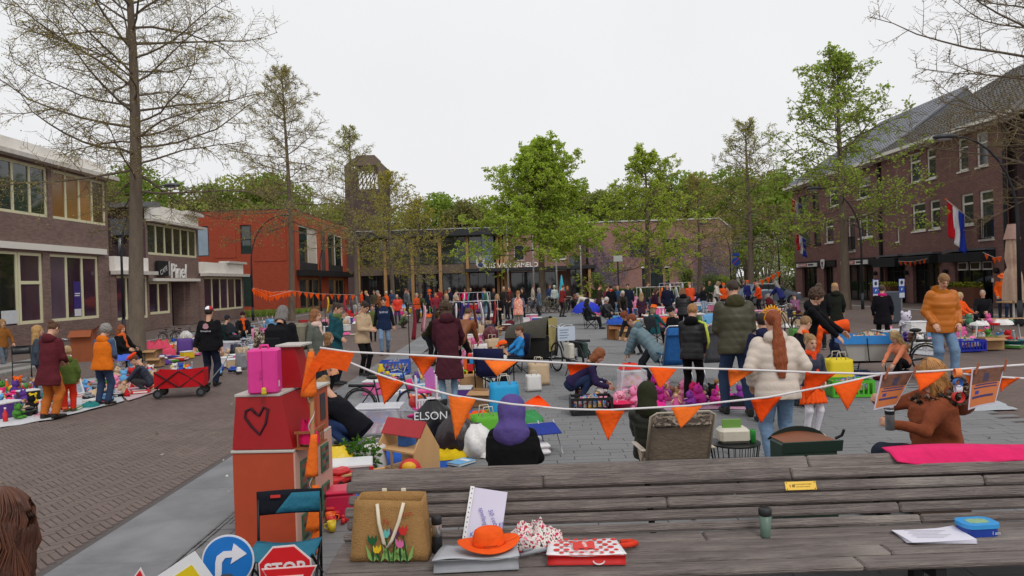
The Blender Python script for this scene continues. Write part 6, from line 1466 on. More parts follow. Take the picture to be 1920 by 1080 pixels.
bal = MB(); [bal.box(.02 + .14 * (i // 8), .03 + .14 * (i // 8), .04 + .04 * (i % 8), .05 + .04 * (i % 8), .81, .93) for i in range(8)]; bal.box(.0, .16, .04, .05, .92, .94); bal.box(.14, .16, .04, .36, .92, .945); [bal.box(.145, .155, .05 + .05 * k, .062 + .05 * k, .81, .92) for k in range(6)]; bal.box(0, .16, .02, .38, .795, .808); bal.obj('balcony', M('#9a5a34', rough=.6, var=.1), dh)
pkc = thing('pink_carry_case', 'pink plastic carry case standing on the doll house roof', 'case', (-2.0, 6.03, 1.256), 6); mb = MB(); mb.bbox(.235, .2, .36, .015); mb.obj('case_body', Mplas('#d9368f'), pkc); mb = MB(); mb.tube([(-.035, 0, .355), (-.03, 0, .385), (.03, 0, .385), (.035, 0, .355)], .01, 8); mb.obj('handle', Mplas('#d9368f'), pkc, True); mb = MB(); mb.tube([(-.01, -.1, .13), (-.01, -.118, .13), (-.01, -.118, .19), (-.01, -.1, .19)], .005, 6); mb.obj('clasp', Mplas('#c92f84'), pkc); mb = MB(); mb.box(.118, .12, -.06, -.02, .05, .1); mb.obj('sticker', M('#e0c9d4'), pkc); mb = MB(); mb.box(-.003, .003, -.102, -.099, .01, .35); mb.obj('seam', M('#a8266c'), pkc)
yt = MB(); yt.lathe([(.02, 0), (.022, .02), (.018, .03), (.02, .04), (.016, .055), (0, .06)], 10); solo('yellow_figure', yt, Mplas('#c9b420'), 'small yellow egg shaped figure in front of the pink case', 'toy', (-1.97, 5.9, 1.256), smooth=True)
db_ = MB(); db_.grid(heapf(.16, .1, .22, 2), 16, 8); solo('pink_drawstring_bag', db_, Mfab('#d81f5f'), 'hot pink drawstring bag hanging at the toy balcony', 'bag', (-1.66, 6.02, .83), smooth=True)
# bunting pole
pole = thing('bunting_pole', 'wooden broomstick pole wrapped with orange bunting and white cord', 'pole', (-1.584,5.8, 0)); mb = MB(); mb.cyl((0, 0, 0), (.03, 0, 1.62), .017, 10); mb.obj('stick', M('#a27a4e', rough=.6, var=.15), pole, True)
mb = MB(); mb.tube([(.02 * t / 60 + .022 * math.cos(t * .62), .022 * math.sin(t * .62), .2 + 1.35 * t / 60) for t in range(61)], .0045, 5); mb.obj('cord', M('#dcdad8'), pole, True)
M_flag = [Mfab('#ee5a1b'), Mfab('#f07028'), Mfab('#e84a12')]
for z0, z1, w in ((1.25, 1.6, .07), (.62, .95, .05), (.2, .55, .06), (.02, .2, .05)):
    mb = MB(); mb.sheet(lambda u, v: (.03 * v + (.024 + w * (1 - v) * .6) * math.cos(2.6 * u + 3.6), -(.024 + w * (1 - v) * .5) * abs(math.sin(2.6 * u + 3.6)) - .004, z0 + (z1 - z0) * v), 8, 8, .003); mb.obj('wrapped_flag', M_flag[1], pole, True)
for pts in (((-1.612,1.414), (-1.472,1.618), (-1.208,1.581), (-1.271,1.437), (-1.386,1.469)), ((-1.634,1.273), (-1.56,1.479), (-1.452,1.504))):
    mb = MB(); mb.vprism([(x, z) for x, z in pts], 5.7 + .012 * len(pts), 5.703 + .012 * len(pts)); q = mb.obj('loose_flag', M_flag[0], pole); q.matrix_world = Matrix.Identity(4); q.matrix_parent_inverse = pole.matrix_world.inverted() if 0 else T(-pole.location.x, -pole.location.y, 0)
def bunting(name, label, line, flags, group='bunting across the bench'):
    b = thing(name, label, 'bunting', (0, 0, 0), group=group); mb = MB(); mb.tube([(x, y, z) for x, y, z in line], .0085, 6); mb.obj('cord', M('#d9d5d6', rough=.85), b, True)
    for k, (p, q, t, dy) in enumerate(flags):
        A, B, C = Vector(p), Vector(q), Vector(t); m = MB()
        def fn(u, v):
            a = A.lerp(B, u); w = a.lerp(C, v); return (w.x, w.y + dy * math.sin(PI * v) * .025 + .006 * math.sin(5 * u + 3 * v + k), w.z)
        m.sheet(fn, 5, 7, .003); m.obj('pennant', M_flag[k % 3], b, True)
    return b
Yb = 5.78
def L3(*a): return [(p[0], Yb, p[1]) for p in a]
def F3(p, q, t, dy=0): return ((p[0], Yb - .004, p[1]), (q[0], Yb - .004, q[1]), (t[0], Yb - .02 + dy * .05, t[1]), dy)
bunting('bunting', 'upper string of orange pennants on white cord', L3((-1.48,1.628), (-1.251,1.587), (-0.646,1.539), (-0.061,1.487), (0.567,1.437), (1.196,1.388), (1.826,1.351), (2.458,1.306), (2.879,1.284), (3.344,1.29), (3.683,1.304), (4.234,1.325)),
        [F3((-0.78,1.543), (-0.563,1.524), (-0.685,1.376), 1), F3((-0.199,1.495), (0.06,1.47), (-0.098,1.37), -1), F3((0.45,1.445), (0.663,1.426), (0.48,1.343), 1), F3((1.095,1.395), (1.326,1.38), (1.166,1.229), -.6), F3((1.721,1.354), (1.944,1.343), (1.742,1.215), .8), F3((2.331,1.318), (2.571,1.298), (2.342,1.094), 1), F3((3.188,1.278), (3.437,1.283), (3.188,1.143), -1), F3((3.59,1.291), (3.666,1.297), (3.637,1.146), .4)])
bunting('bunting', 'lower sagging string of orange pennants on white cord', L3((-1.431,1.593), (-1.246,1.503), (-1.048,1.413), (-0.833,1.331), (-0.447,1.218), (0.012,1.136), (0.43,1.084), (0.766,1.065), (1.397,1.079), (2.031,1.126), (2.539,1.206), (2.921,1.278)),
        [F3((-1.048,1.417), (-0.833,1.335), (-0.993,1.168), .5), F3((-0.488,1.232), (-0.268,1.187), (-0.437,0.877), -.4), F3((0.095,1.125), (0.321,1.101), (0.223,1.188), 2), F3((0.661,1.069), (0.9,1.061), (0.759,0.826), .4), F3((1.262,1.07), (1.511,1.079), (1.325,0.912), -.4), F3((1.891,1.109), (2.141,1.13), (1.974,0.921), .6), F3((2.539,1.206), (2.785,1.249), (2.635,1.009), -.5)])
bunting('bunting', 'short string with one orange pennant beside the second poster', L3((3.58,1.261), (3.877,1.226), (4.26,1.192)), [F3((3.884,1.231), (4.028,1.218), (3.881,1.108), .5)])
def quadp(c, fn):
    TL, TR, BR, BL = [Vector(p) for p in c]; return lambda u, v: tuple((BL.lerp(BR, u)).lerp(TL.lerp(TR, u), v) + Vector((0, fn(u, v), 0)))
def poster(label, c, curl):
    po = thing('clipped_poster', label, 'poster', group='posters clipped to the bunting'); f0 = quadp(c, curl)
    def patch(name, u0, u1, v0, v1, mat, e): mb = MB(); mb.sheet(lambda u, v: tuple(Vector(f0(u0 + (u1 - u0) * u, v0 + (v1 - v0) * v)) + Vector((0, -e, 0))), 8, 6, .001); return mb.obj(name, mat, po)
    patch('sheet', 0, 1, 0, 1, M('#cfc8d6', rough=.4), 0); patch('orange_panel', .06, .97, .05, .62, M('#cf7a48', rough=.5, var=.12), .0015); patch('photo', .06, .97, .6, .97, M('#6d4a3a', rough=.5, var=.8, scale=22), .0016)
    for k, (u0, u1, v0) in enumerate(((.2, .9, .55), (.15, .9, .48), (.12, .85, .24))): patch('text_line', u0, u1, v0, v0 + (.035 if k < 2 else .06), M('#4a3f6a'), .0025)
    patch('logo_mark', .22, .36, .34, .43, M('#3f4a9a'), .0025); patch('photo_figure', .45, .62, .64, .85, M('#4a4258', var=.5, scale=30), .0025)
    for u in (.08, .95):
        p = f0(u, 1); mb = MB(); mb.bbox(.014, .016, .1, .003); o = mb.obj('clothes_peg', M('#9c5a3c', rough=.7), po); o.matrix_local = T(p[0], p[1] - .012, p[2] - .045) @ RY(14 if u > .5 else 20)
def c3(y, *a): return [(p[0], y, p[1]) for p in a]
poster('curling orange poster clipped to the cord beside the brown coat', c3(5.75, (2.915,1.286), (3.176,1.299), (3.051,1.026), (2.848,1.003)), lambda u, v: .05 * u * (1 - v))
poster('flat orange poster clipped to the cord next to the paper chain', c3(5.75, (3.63,1.301), (3.892,1.322), (3.808,1.023), (3.592,0.979)), lambda u, v: .02 * math.sin(PI * u))
pch = thing('paper_chain', 'short paper chain of orange, white, blue and red loops on the cord', 'paper chain', (3.512, 5.74, 0))
for z, c, ax, r in ((1.276, '#ef8a4a', 'x', .034), (1.2, '#3f7ac8', 'y', .03), (1.15, '#d9d5e0', 'x', .03), (1.088, '#d83a34', 'y', .042)):
    mb = MB(); mb.sheet(lambda u, v: ((r * math.cos(2 * PI * u), (v - .5) * .045, r * math.sin(2 * PI * u)) if ax == 'y' else ((v - .5) * .05, r * .7 * math.cos(2 * PI * u), r * math.sin(2 * PI * u))), 18, 1, .001); mb.obj('paper_loop', M(c, rough=.7), pch).location = (0, 0, z)
# toy traffic signs
def sign(label, x, y, z, build, rz=0, tilt=0):
    s = thing('toy_road_sign', label, 'toy sign', (x, y, 0), rz, 'toy road signs'); mb = MB(); mb.cyl((0, .03, .02), (0, .03, z), .013, 8); mb.obj('post', Mplas('#c9c9cc'), s); mb = MB(); mb.lathe([(.11, 0), (.11, .02), (.03, .035)], 14, (0, .03, 0)); mb.obj('foot', Mplas('#2a2a2e'), s)
    h = bpy.data.objects.new('sign_head', None); build(s, T(0, 0, z) @ RY(tilt)); bpy.data.objects.remove(h)
def plate(s, m4, poly, col, name, y0): mb = MB(); mb.vprism(poly, y0 - .006, y0); o = mb.obj(name, M(col, rough=.35, var=.03), s); o.matrix_local = m4; return o
circ = lambda r, n=40: [(r * math.cos(2 * PI * k / n), r * math.sin(2 * PI * k / n)) for k in range(n)]
ngon = lambda r, n, a: [(r * math.cos(2 * PI * k / n + R(a)), r * math.sin(2 * PI * k / n + R(a))) for k in range(n)]
def b_arrow(s, m): plate(s, m, circ(.168), '#dfe0e4', 'rim', 0); plate(s, m, circ(.157), '#1f74c4', 'blue_disc', -.007); plate(s, m, [(-.075, -.12), (-.035, -.12), (-.035, -.01), (-.015, .02), (.03, .025), (.02, -.02), (.12, .048), (.035, .115), (.025, .066), (-.03, .062), (-.07, .03), (-.077, -.01)], '#e4e4ea', 'arrow', -.014)
def b_prio(s, m): plate(s, m, ngon(.2, 4, 0), '#dedfe2', 'white_diamond', 0); plate(s, m, ngon(.115, 4, 0), '#d8bf1c', 'yellow_diamond', -.007)
def b_stop(s, m): plate(s, m, ngon(.185, 8, 22.5), '#e2d8d8', 'rim', 0); plate(s, m, ngon(.174, 8, 22.5), '#cf1f26', 'red_octagon', -.007); text_part('lettering', 'STOP', .11, M('#e6dcdc'), s, m @ T(0, -.0155, -.01) @ RX(90), .001, bold=.003)
def b_yield(s, m): plate(s, m, [(-.175, .1), (.175, .1), (0, -.2)], '#e2d8d8', 'rim', 0); plate(s, m, [(-.163, .093), (.163, .093), (0, -.187)], '#cf1f26', 'red_triangle', -.007); plate(s, m, [(-.09, .05), (.09, .05), (0, -.105)], '#e4e0e2', 'white_triangle', -.014)
def b_warn(s, m): plate(s, m, [(-.17, -.12), (.17, -.12), (0, .18)], '#e2d8d8', 'rim', 0); plate(s, m, [(-.155, -.112), (.155, -.112), (0, .163)], '#c8222a', 'red_triangle', -.007); plate(s, m, [(-.1, -.08), (.1, -.08), (0, .1)], '#e4e0e2', 'white_triangle', -.014)
sign('blue round toy sign with white turn arrow', -1.891, 4.85, 0.324, b_arrow, 5, 4)
sign('white and yellow diamond toy sign beside the blue one', -2.051, 4.6, 0.283, b_prio, 10, 14)
sign('red octagon toy sign reading STOP', -1.484, 4.75, 0.272, b_stop, 0, -3)
sign('inverted red triangle toy sign in front of the octagon', -1.416, 4.62, 0.253, b_yield, 0, -2)
sign('red triangle toy sign at the slot drain', -2.315, 4.5, 0.248, b_warn, 6, 8)
tl = thing('toy_traffic_light', 'black toy traffic light in front of the blue sign', 'toy', (-1.793, 4.55, 0)); mb = MB(); mb.bbox(.1, .08, .26, .02, (0, 0, .08)); mb.obj('housing', Mplas('#1f2024'), tl); mb = MB(); mb.lathe([(.08, 0), (.08, .02), (.03, .08)], 12); mb.obj('foot', Mplas('#1f2024'), tl)
for k, c in enumerate(('#2f8a3c', '#d8a81f', '#c22a2a')): mb = MB(); mb.ball((0, -.04, .13 + .075 * k), (.026, .012, .026)); mb.obj('lens', Mplas(c), tl)
# camp chair with blue and black back
def tube_parts(t, segs, r, mat, name='frame_tube'):
    for s in segs: mb = MB(); mb.tube(s, r, 6); mb.obj(name, mat, t, True)
cc = thing('small_camp_chair', 'low folding chair with black and teal fabric before the doll house', 'chair', (-1.621, 5.25, 0), 6)
M_bkm = M('#1b1c1f', rough=.45, metal=.3)
tube_parts(cc, [[(-.22, .05, 0), (-.22, .12, .62)], [(.22, .05, 0), (.22, .12, .62)], [(-.22, .1, .02), (-.22, -.32, .3)], [(.22, .1, .02), (.22, -.32, .3)], [(-.22, -.3, 0), (-.22, .1, .3)], [(.22, -.3, 0), (.22, .1, .3)]], .01, M_bkm)
mb = MB(); mb.sheet(lambda u, v: ((u - .5) * .46, .115 + .02 * math.sin(PI * u), .46 + .17 * v), 10, 4, .02); bk = mb.obj('backrest', Mfab('#1d1f26'), cc, True); mb = MB(); mb.sheet(lambda u, v: (-.1 + .32 * u + .12 * v * (1 - u), .1, .475 + .14 * v), 8, 3, .006); mb.obj('teal_panel', Mfab('#2f6f86'), bk, True); mb = MB(); mb.box(-.13, -.06, .098, .104, .585, .605); mb.obj('red_tag', M('#c8342c'), bk)
mb = MB(); mb.sheet(lambda u, v: ((u - .5) * .46, -.3 + .38 * v, .285 - .03 * math.sin(PI * u)), 8, 6, .012); mb.obj('seat', Mfab('#2f7088'), cc, True)
# toy truck and yellow hoop by the slab band
tk = thing('toy_truck', 'red and purple toy truck with yellow wheel hubs beside the doll house', 'toy car', (-2.27, 6.62, 0), 100)
mb = MB(); mb.bbox(.3, .17, .06, .015, (0, 0, .05)); mb.obj('chassis', Mplas('#3c2a86'), tk); mb = MB(); mb.bbox(.3, .15, .07, .02, (0, 0, .105)); mb.bbox(.14, .14, .08, .02, (.02, 0, .17)); mb.obj('cab', Mplas('#c22430'), tk)
for x in (-.09, .09):
    for y in (-.085, .085): mb = MB(); mb.cyl((x, y - .018, .05), (x, y + .018, .05), .05, 14); w_ = mb.obj('wheel', Mplas('#1a1a1c'), tk); mb = MB(); mb.cyl((x, y - .022, .05), (x, y + .022, .05), .026, 12); mb.obj('hub', Mplas('#e8a01c'), w_)
mb = MB(); mb.ring((0, 0, .012), .14, .013, n=28, sc=(1, .6)); solo('yellow_hoop', mb, Mplas('#d8c92a'), 'yellow plastic hoop lying at the toy truck', 'toy', (-2.2, 6.15, 0), smooth=True)

# ---------------------------------------------------------------- street furniture, vehicles, flags
M_post = M('#33353a', rough=.5, var=.08, metal=.3)
def lamp(label, x, y, H, dx, rz=0, arm=2.3, cut=None):
    t = thing('street_lamp', label, 'street lamp', (x, y, 0), rz, 'curved street lamps'); s = 1 if dx > 0 else -1
    mb = MB(); mb.tube([(0, 0, 0), (0, 0, .9)], .085, 10); mb.obj('base', M_post, t, True)
    pts = [(0, 0, .9), (0, 0, H * .55)] + [(s * arm * (1 - math.cos(a)) * .95, 0, H * .55 + (H * .43) * math.sin(a)) for a in [k * PI / 16 for k in range(1, 9)]]
    mb = MB(); mb.tube(pts, [.07, .055] + [.045 - .002 * k for k in range(8)], 8); mb.obj('post', M_post, t, True)
    mb = MB(); mb.ball((0, 0, 0), (.42, .2, .11), 14, 8); h = mb.obj('lamp_head', M('#4a4c50', rough=.4, metal=.4), t, True); h.location = (s * (arm * .95 + .3), 0, H * .98)
    mb = MB(); mb.ball((0, 0, -.05), (.3, .15, .09), 12, 6); mb.obj('lamp_glass', M('#b5b8ba', rough=.3), h, True)
lamp('curved street lamp between cafe and bare tree', -18.199,35, 7.3, 1)
lamp('curved street lamp in front of the red building', -17.257,50, 7.2, 1)
lamp('curved street lamp before the tall red building windows', -16.666,66, 7.3, 1)
lamp('curved street lamp beside the green tree by the shops', 19.37,40, 6.8, -1)
lamp('curved street lamp in front of the flats and closed parasol', 17.837,25.5, 6.8, -1)
lamp('curved street lamp at the corner of the pinkish wing', 21.37,70, 7.2, -1)
lamp('curved street lamp among the shrubs by the blossom', 23.034,62, 7.2, -1)
for u, lb in ((953, 'white flagpole nearest the name letters'), (1001, 'white flagpole beside the central tree trunk'), (1044, 'white flagpole past the central tree trunk'), (1090, 'thin white flagpole at the end of the hall canopy')):
    x = (u - 950) / 1380 * 70; mb = MB(); mb.tube([(0, 0, 0), (0, 0, 8.2)], [.09, .05], 8); t = thing('flagpole', lb, 'flagpole', (x, 70, 0), 0, 'flagpoles before the hall'); mb.obj('mast', M('#d5d6d6', rough=.4), t, True); mb = MB(); mb.ball((0, 0, 8.25), .08); mb.obj('finial', M('#d5d6d6', rough=.4), t, True)
def flag(label, x, y, z, L, tip, w, cols, wave):
    """wall flag: sloping staff with the cloth hanging from it"""
    t = thing('wall_flag', label, 'flag', (x, y, z), 0, 'flags on the flats'); tx, ty, tz = tip; mb = MB(); mb.tube([(0, 0, 0), tip], .03, 8); mb.obj('staff', M('#b9b2a8', rough=.5), t, True); mb = MB(); mb.ball(tip, .06); mb.obj('staff_knob', M('#e0641f'), t)
    for k, c in enumerate(cols):
        mb = MB(); a, b = .97 - .6 * k / 3, .97 - .6 * (k + 1) / 3
        def fn(u, v): s = a + (b - a) * u; drop = w * v; return (tx * s + .05 * math.sin(7 * v + 2 * k + 3 * u) * v + wave * v, ty * s + .08 * math.cos(6 * v + 5 * u) * v, tz * s - drop * (1 + .06 * k))
        mb.sheet(fn, 5, 12, .01); mb.obj('stripe', Mfab(c), t, True)
RWB = ('#c2202c', '#dfdee4', '#2a3fa8')
flag('Dutch flag with orange pennant hanging over the shop awnings', 25.15, 39.245, 4.471, 2.6, (-1.5, .05, 1.3), 1.95, RWB, .05)
flag('lower Dutch flag at the far end of the flats', 25.15, 60.323, 4.49, 2.2, (-1.3, .1, .95), 1.4, RWB, .05)
flag('upper weathered Dutch flag at the far end of the flats', 25.15, 60.88, 7.348, 2.2, (-1.3, .1, .9), 1.3, ('#a83028', '#b5b3b8', '#4a4e72'), -.1)
# far buntings
def farbunting(label, pts, n, w):
    b = thing('far_bunting', label, 'bunting'); P = [Vector(p) for p in pts]; mb = MB(); mb.tube(pts, .01, 4); mb.obj('cord', M('#c9c5c0'), b); m = MB(); m.prism([(0, 0), (.001, 0), (.001, .001)], 0, .001)
    m = MB(); m.vprism([(-w / 2, 0), (w / 2, 0), (0, -w * 1.25)], -.004, .004); me = m.mesh('pennant', M_flag[0])
    for k in range(n):
        s = (k + .5) / n * (len(P) - 1); i = int(s); p = P[i].lerp(P[i + 1], s - i); link('pennant', me, b, T(*p) @ RZ(15 * math.sin(5 * k)) @ RY(10 * math.sin(3 * k)))
farbunting('orange bunting strung from lamp post to bare tree before the red building', [(-16.177, 47, 2.204), (-15.125, 47.5, 1.892), (-14.035, 48, 1.955), (-12.679, 50, 1.672), (-11.045, 54, 1.477)], 20, .33)
farbunting('second orange bunting sagging beside the lamp post', [(-15.834, 46, 2.169), (-14.984, 46.5, 1.633), (-13.778, 47, 1.926)], 13, .3)
farbunting('orange bunting along the middle shop awning', [(24.4, 45.6, 2.62), (24.4, 44, 2.55), (24.4, 42.5, 2.68)], 6, .22); farbunting('three orange pennants beside the wide awning', [(24.4, 37.5, 2.85), (24.4, 36.6, 2.55), (24.4, 36.1, 2.6)], 3, .24)
farbunting('orange bunting near the parked car', [(14.754, 44, 1.556), (15.661, 44, 1.88), (16.441, 44, 2.271)], 5, .3)
# parked car
car = thing('parked_car', 'silver blue hatchback parked beside the shrubs', 'car', (17.759,50), 4)
def carbody(u, v):
    xs = -2.05 + 4.1 * u; top = np.interp(xs, (-2.05, -1.95, -1.5, -.6, .55, 1.35, 1.95, 2.05), (.7, 1.0, 1.42, 1.5, 1.42, .95, .75, .55)); a = PI * v; hw = .86 * (1 - .12 * abs(u - .5) ** 3 * 8); y = hw * math.cos(a) ** 1 if abs(math.cos(a)) < .9 else hw * math.copysign(1, math.cos(a)) * .97
    z = .28 + (top - .28) * math.sin(a) ** .45; y *= 1 - .2 * max(0, (z - .95)) / .55; return (xs, -y, z)
mb = MB(); mb.grid(carbody, 40, 18); mb.obj('body', M('#6f7b8c', rough=.25, var=.04, metal=.4, spec=.7), car, True)
mb = MB(); mb.add([(-1.45, -.8, .98), (.95, -.82, .98), (.45, -.73, 1.38), (-1.2, -.72, 1.4)], [(0, 1, 2, 3)]); mb.obj('side_window', M_gl, car)
mb = MB(); mb.box(-.32, -.26, -.815, -.76, .98, 1.4); mb.obj('door_pillar', M('#20242a'), car)
for x in (-1.25, 1.3):
    for y in (-.8, .8): mb = MB(); mb.cyl((x, y - .1, .32), (x, y + .1, .32), .32, 18); w_ = mb.obj('wheel', M('#17171a', rough=.7), car); mb = MB(); mb.cyl((x, y - .11, .32), (x, y + .11, .32), .2, 14); mb.obj('rim', Mmet('#8a8d92'), w_)
for y in (-.6, .6): mb = MB(); mb.ball((1.9, y, .72), (.12, .18, .07)); mb.obj('headlight', M('#cfd4d8', rough=.15), car)
mb = MB(); mb.ball((.75, -.92, 1.0), (.08, .1, .07)); mb.obj('mirror', M('#2a2e36'), car)
# shop side furniture
pr = thing('closed_parasol', 'closed beige parasol tied on the cafe terrace', 'parasol', (18.309,26.5, 0)); mb = MB(); mb.cyl((0, 0, 0), (0, 0, 3.6), .035, 8); mb.obj('pole', M('#c9c9c6'), pr)
mb = MB(); mb.grid(lambda u, v: ((lambda a, r: (r * math.cos(a), r * math.sin(a), .85 + 2.75 * v))(2 * PI * u, (.26 * (1 - v) ** .5 + .05 - .1 * math.exp(-((v - .45) / .06) ** 2)) * (1 + .16 * math.sin(16 * PI * u + 4 * v)))), 48, 16); mb.obj('folded_canopy', Mfab('#c2a590'), pr, True); mb = MB(); mb.grid(lambda u, v: ((.12 + .13 * v) * math.cos(2 * PI * u) * (1 + .1 * math.sin(16 * PI * u)), (.12 + .13 * v) * math.sin(2 * PI * u), 3.62 - .55 * v), 32, 4); mb.obj('top_flap', Mfab('#b8968a'), pr, True); mb = MB(); mb.bbox(.8, .8, .1, .02); mb.obj('foot', M('#3a3a3c'), pr)
tt = thing('terrace_table', 'wooden terrace table beside the closed parasol', 'table', (19.296,27.5, 0)); mb = MB(); mb.bbox(1.4, .8, .05, .01, (0, 0, .72)); mb.obj('table_top', M_wood, tt); [(lambda m: m.obj('leg', M_bkm, tt))(MB().box(x - .03, x + .03, y - .03, y + .03, 0, .72)) for x in (-.6, .6) for y in (-.3, .3)]
for u, Y, lb in ((1643, 27, 'blue and white parking sign next to the magenta scarf'), (1692, 27.5, 'blue and white parking sign behind the mustard jacket')):
    t = thing('parking_sign', lb, 'sign', (13.582,27 if 0 else ((u - 950) / 1380 * Y), Y, 0) if 0 else ((u - 950) / 1380 * Y, Y, 0), 0, 'disc parking signs'); mb = MB(); mb.cyl((0, 0, 0), (0, 0, 2.0), .03, 8); mb.obj('post', M_zinc, t)
    t.scale = (.9, 1, .86)
    for z0, z1, c in ((1.72, 2.02, '#c5ccd8'), (1.45, 1.7, '#2a52a8'), (1.22, 1.43, '#c5ccd8')): mb = MB(); mb.bbox(.22, .012, z1 - z0, .004, (0, -.035, z0)); p_ = mb.obj('plate', M(c, rough=.4), t)
    mb = MB(); mb.bbox(.24, .01, .84, .004, (0, -.028, 1.2)); mb.obj('backing', M('#2a52a8', rough=.4), t); mb = MB(); mb.ball((0, -.045, 1.88), (.06, .004, .09)); mb.obj('disc_symbol', M('#2a3a5c'), t); text_part('sign_letter', 'P', .16, M('#e0e4ea'), t, T(0, -.045, 1.52) @ RX(90), .002)
bn = MB(); bn.bbox(.55, .5, 1.25, .04); solo('utility_box', bn, M('#4a525c', rough=.5), 'grey utility cabinet beside the planter', 'cabinet', (15.193,29))
nb = thing('info_board', 'small white information board on a post before the pinkish wing', 'sign', (9.414,62, 0)); mb = MB(); mb.cyl((0, 0, 0), (0, 0, 3.6), .06, 8); mb.obj('post', M_post, nb); mb = MB(); mb.bbox(.75, .1, .5, .02, (0, -.08, 3.5)); mb.obj('board', M('#b9bdb9', rough=.4), nb)
rs = thing('round_road_sign', 'round blue road sign on a post near the olive jacket', 'sign', (17.502,56, 0)); mb = MB(); mb.cyl((0, 0, 0), (0, 0, 3.4), .04, 8); mb.obj('post', M_zinc, rs); mb = MB(); mb.vprism(circ(.32), -.05, -.03); d_ = mb.obj('disc', M('#2a52b0', rough=.4), rs); d_.location = (0, 0, 3.1); mb = MB(); mb.tube([(-.22, -.055, 2.88), (.22, -.055, 3.32)], .03, 6); mb.obj('bar', M('#c03a3a'), rs); mb = MB(); mb.bbox(.5, .02, .25, .01, (0, -.04, 3.5)); mb.obj('name_plate', M('#2a52b0', rough=.4), rs)
cone = MB(); cone.lathe([(.32, 0), (.3, .05), (.14, 1.0), (.03, 1.7)], 12); solo('closed_turquoise_parasol', cone, Mfab('#3fa6bd'), 'closed turquoise parasol like a tall cone by the bicycle stand', 'parasol', (3.882,52, .75), smooth=True)
bp = thing('blue_parasol', 'open blue parasol lying low behind the camp chairs', 'parasol', (3.66,34, -.2)); bp.scale = (.62, .62, .85); mb = MB(); mb.grid(lambda u, v: (1.15 * math.sin(v * 1.35) * math.cos(2 * PI * u), 1.15 * math.sin(v * 1.35) * math.sin(2 * PI * u), .75 + .75 * math.cos(v * 1.35) - .05 * v * math.cos(16 * PI * u)), 32, 8); mb.obj('canopy', Mfab('#2f3fb8'), bp, True); mb = MB(); mb.cyl((0, 0, 0), (0, 0, 1.6), .02, 6); mb.obj('pole', M_zinc, bp)

# ---------------------------------------------------------------- bicycles
def wheel(t, x, z, r, name='wheel', y=0, spokes=12, mat=None):
    mb = MB(); mb.ring((x, y, z), r - .02, .019, 'y', 26, 6); w = mb.obj('wheel', mat or M('#1a1a1c', rough=.8), t, True); mb = MB(); mb.ring((x, y, z), r - .045, .009, 'y', 24, 4); mb.obj('rim', Mmet('#9a9da0'), w, True); mb = MB()
    for k in range(spokes): a = 2 * PI * k / spokes; mb.tube([(x, y, z), (x + (r - .05) * math.cos(a), y, z + (r - .05) * math.sin(a))], .0025, 3)
    mb.cyl((x, y - .035, z), (x, y + .035, z), .025, 8); tag(mb.obj('spokes', Mmet('#8a8d90'), w), kind='stuff')
def bike(label, x, y, rz, col='#1c1d20', s=1.0, basket=None, group='bicycles', bags=None):
    t = thing('bicycle', label, 'bicycle', (x, y, 0), rz, group); t.scale = (s, s, s); m = M(col, rough=.35, metal=.2)
    wheel(t, -.52, .34, .34); wheel(t, .55, .34, .34)
    for nm, p, r in (('frame', [(-.52, 0, .34), (-.1, 0, .3), (.42, 0, .82)], .018), ('seat_tube', [(-.1, 0, .3), (-.22, 0, .85)], .017), ('chain_stay', [(-.52, 0, .34), (-.2, 0, .75)], .012), ('top_tube', [(-.18, 0, .66), (.41, 0, .86)], .015), ('fork', [(.55, 0, .34), (.5, 0, .5), (.38, 0, 1.0)], .016), ('handlebar', [(.25, -.3, 1.06), (.36, -.22, 1.08), (.4, 0, 1.0), (.36, .22, 1.08), (.25, .3, 1.06)], .012), ('carrier', [(-.2, 0, .74), (-.75, 0, .74)], .03), ('mudguard', [(-.52 + .36 * math.cos(a), 0, .34 + .36 * math.sin(a)) for a in [k * PI / 8 for k in range(0, 9)]], .014), ('stand', [(-.2, .02, .3), (-.25, .15, 0)], .01)):
        mb = MB(); mb.tube(p, r, 6); mb.obj(nm, Mmet('#b5b7ba') if nm in ('handlebar',) else m, t, True)
    mb = MB(); mb.ball((-.24, 0, .9), (.14, .08, .04)); mb.obj('saddle', M('#1b1a1a'), t, True)
    if basket: mb = MB(); mb.sheet(lambda u, v: ((.17 + .02 * v) * math.cos(2 * PI * u) + .58, (.15 + .02 * v) * math.sin(2 * PI * u), .9 + .24 * v), 16, 3, .006); mb.obj('basket', M(basket, rough=.8, bump=.6, bscale=60), t)
    if bags:
        for sy, c in zip((-1, 1), bags): mb = MB(); mb.bbox(.34, .12, .34, .03, (-.5, sy * .16, .4)); mb.obj('pannier', Mfab(c), t)
    return t
bike('black bicycle with sign board and green white panniers', 1.283,16.4, 110, bags=('#3a4a48', '#c9c5b8'))
sg_ = MB(); sg_.bbox(.4, .02, .3, .005); sb_ = solo('cardboard_sign', sg_, M('#b9c4d2', rough=.6, var=.1), 'pale blue handwritten sign tied over the panniers', 'sign', (1.239,15.7, .8), 18)
for k in range(4): mb = MB(); mb.box(-.16, .02 + .03 * (k % 2), -.012, -.0105, .06 + .055 * k, .075 + .055 * k); mb.obj('text_line', M('#5a6a8c'), sb_)
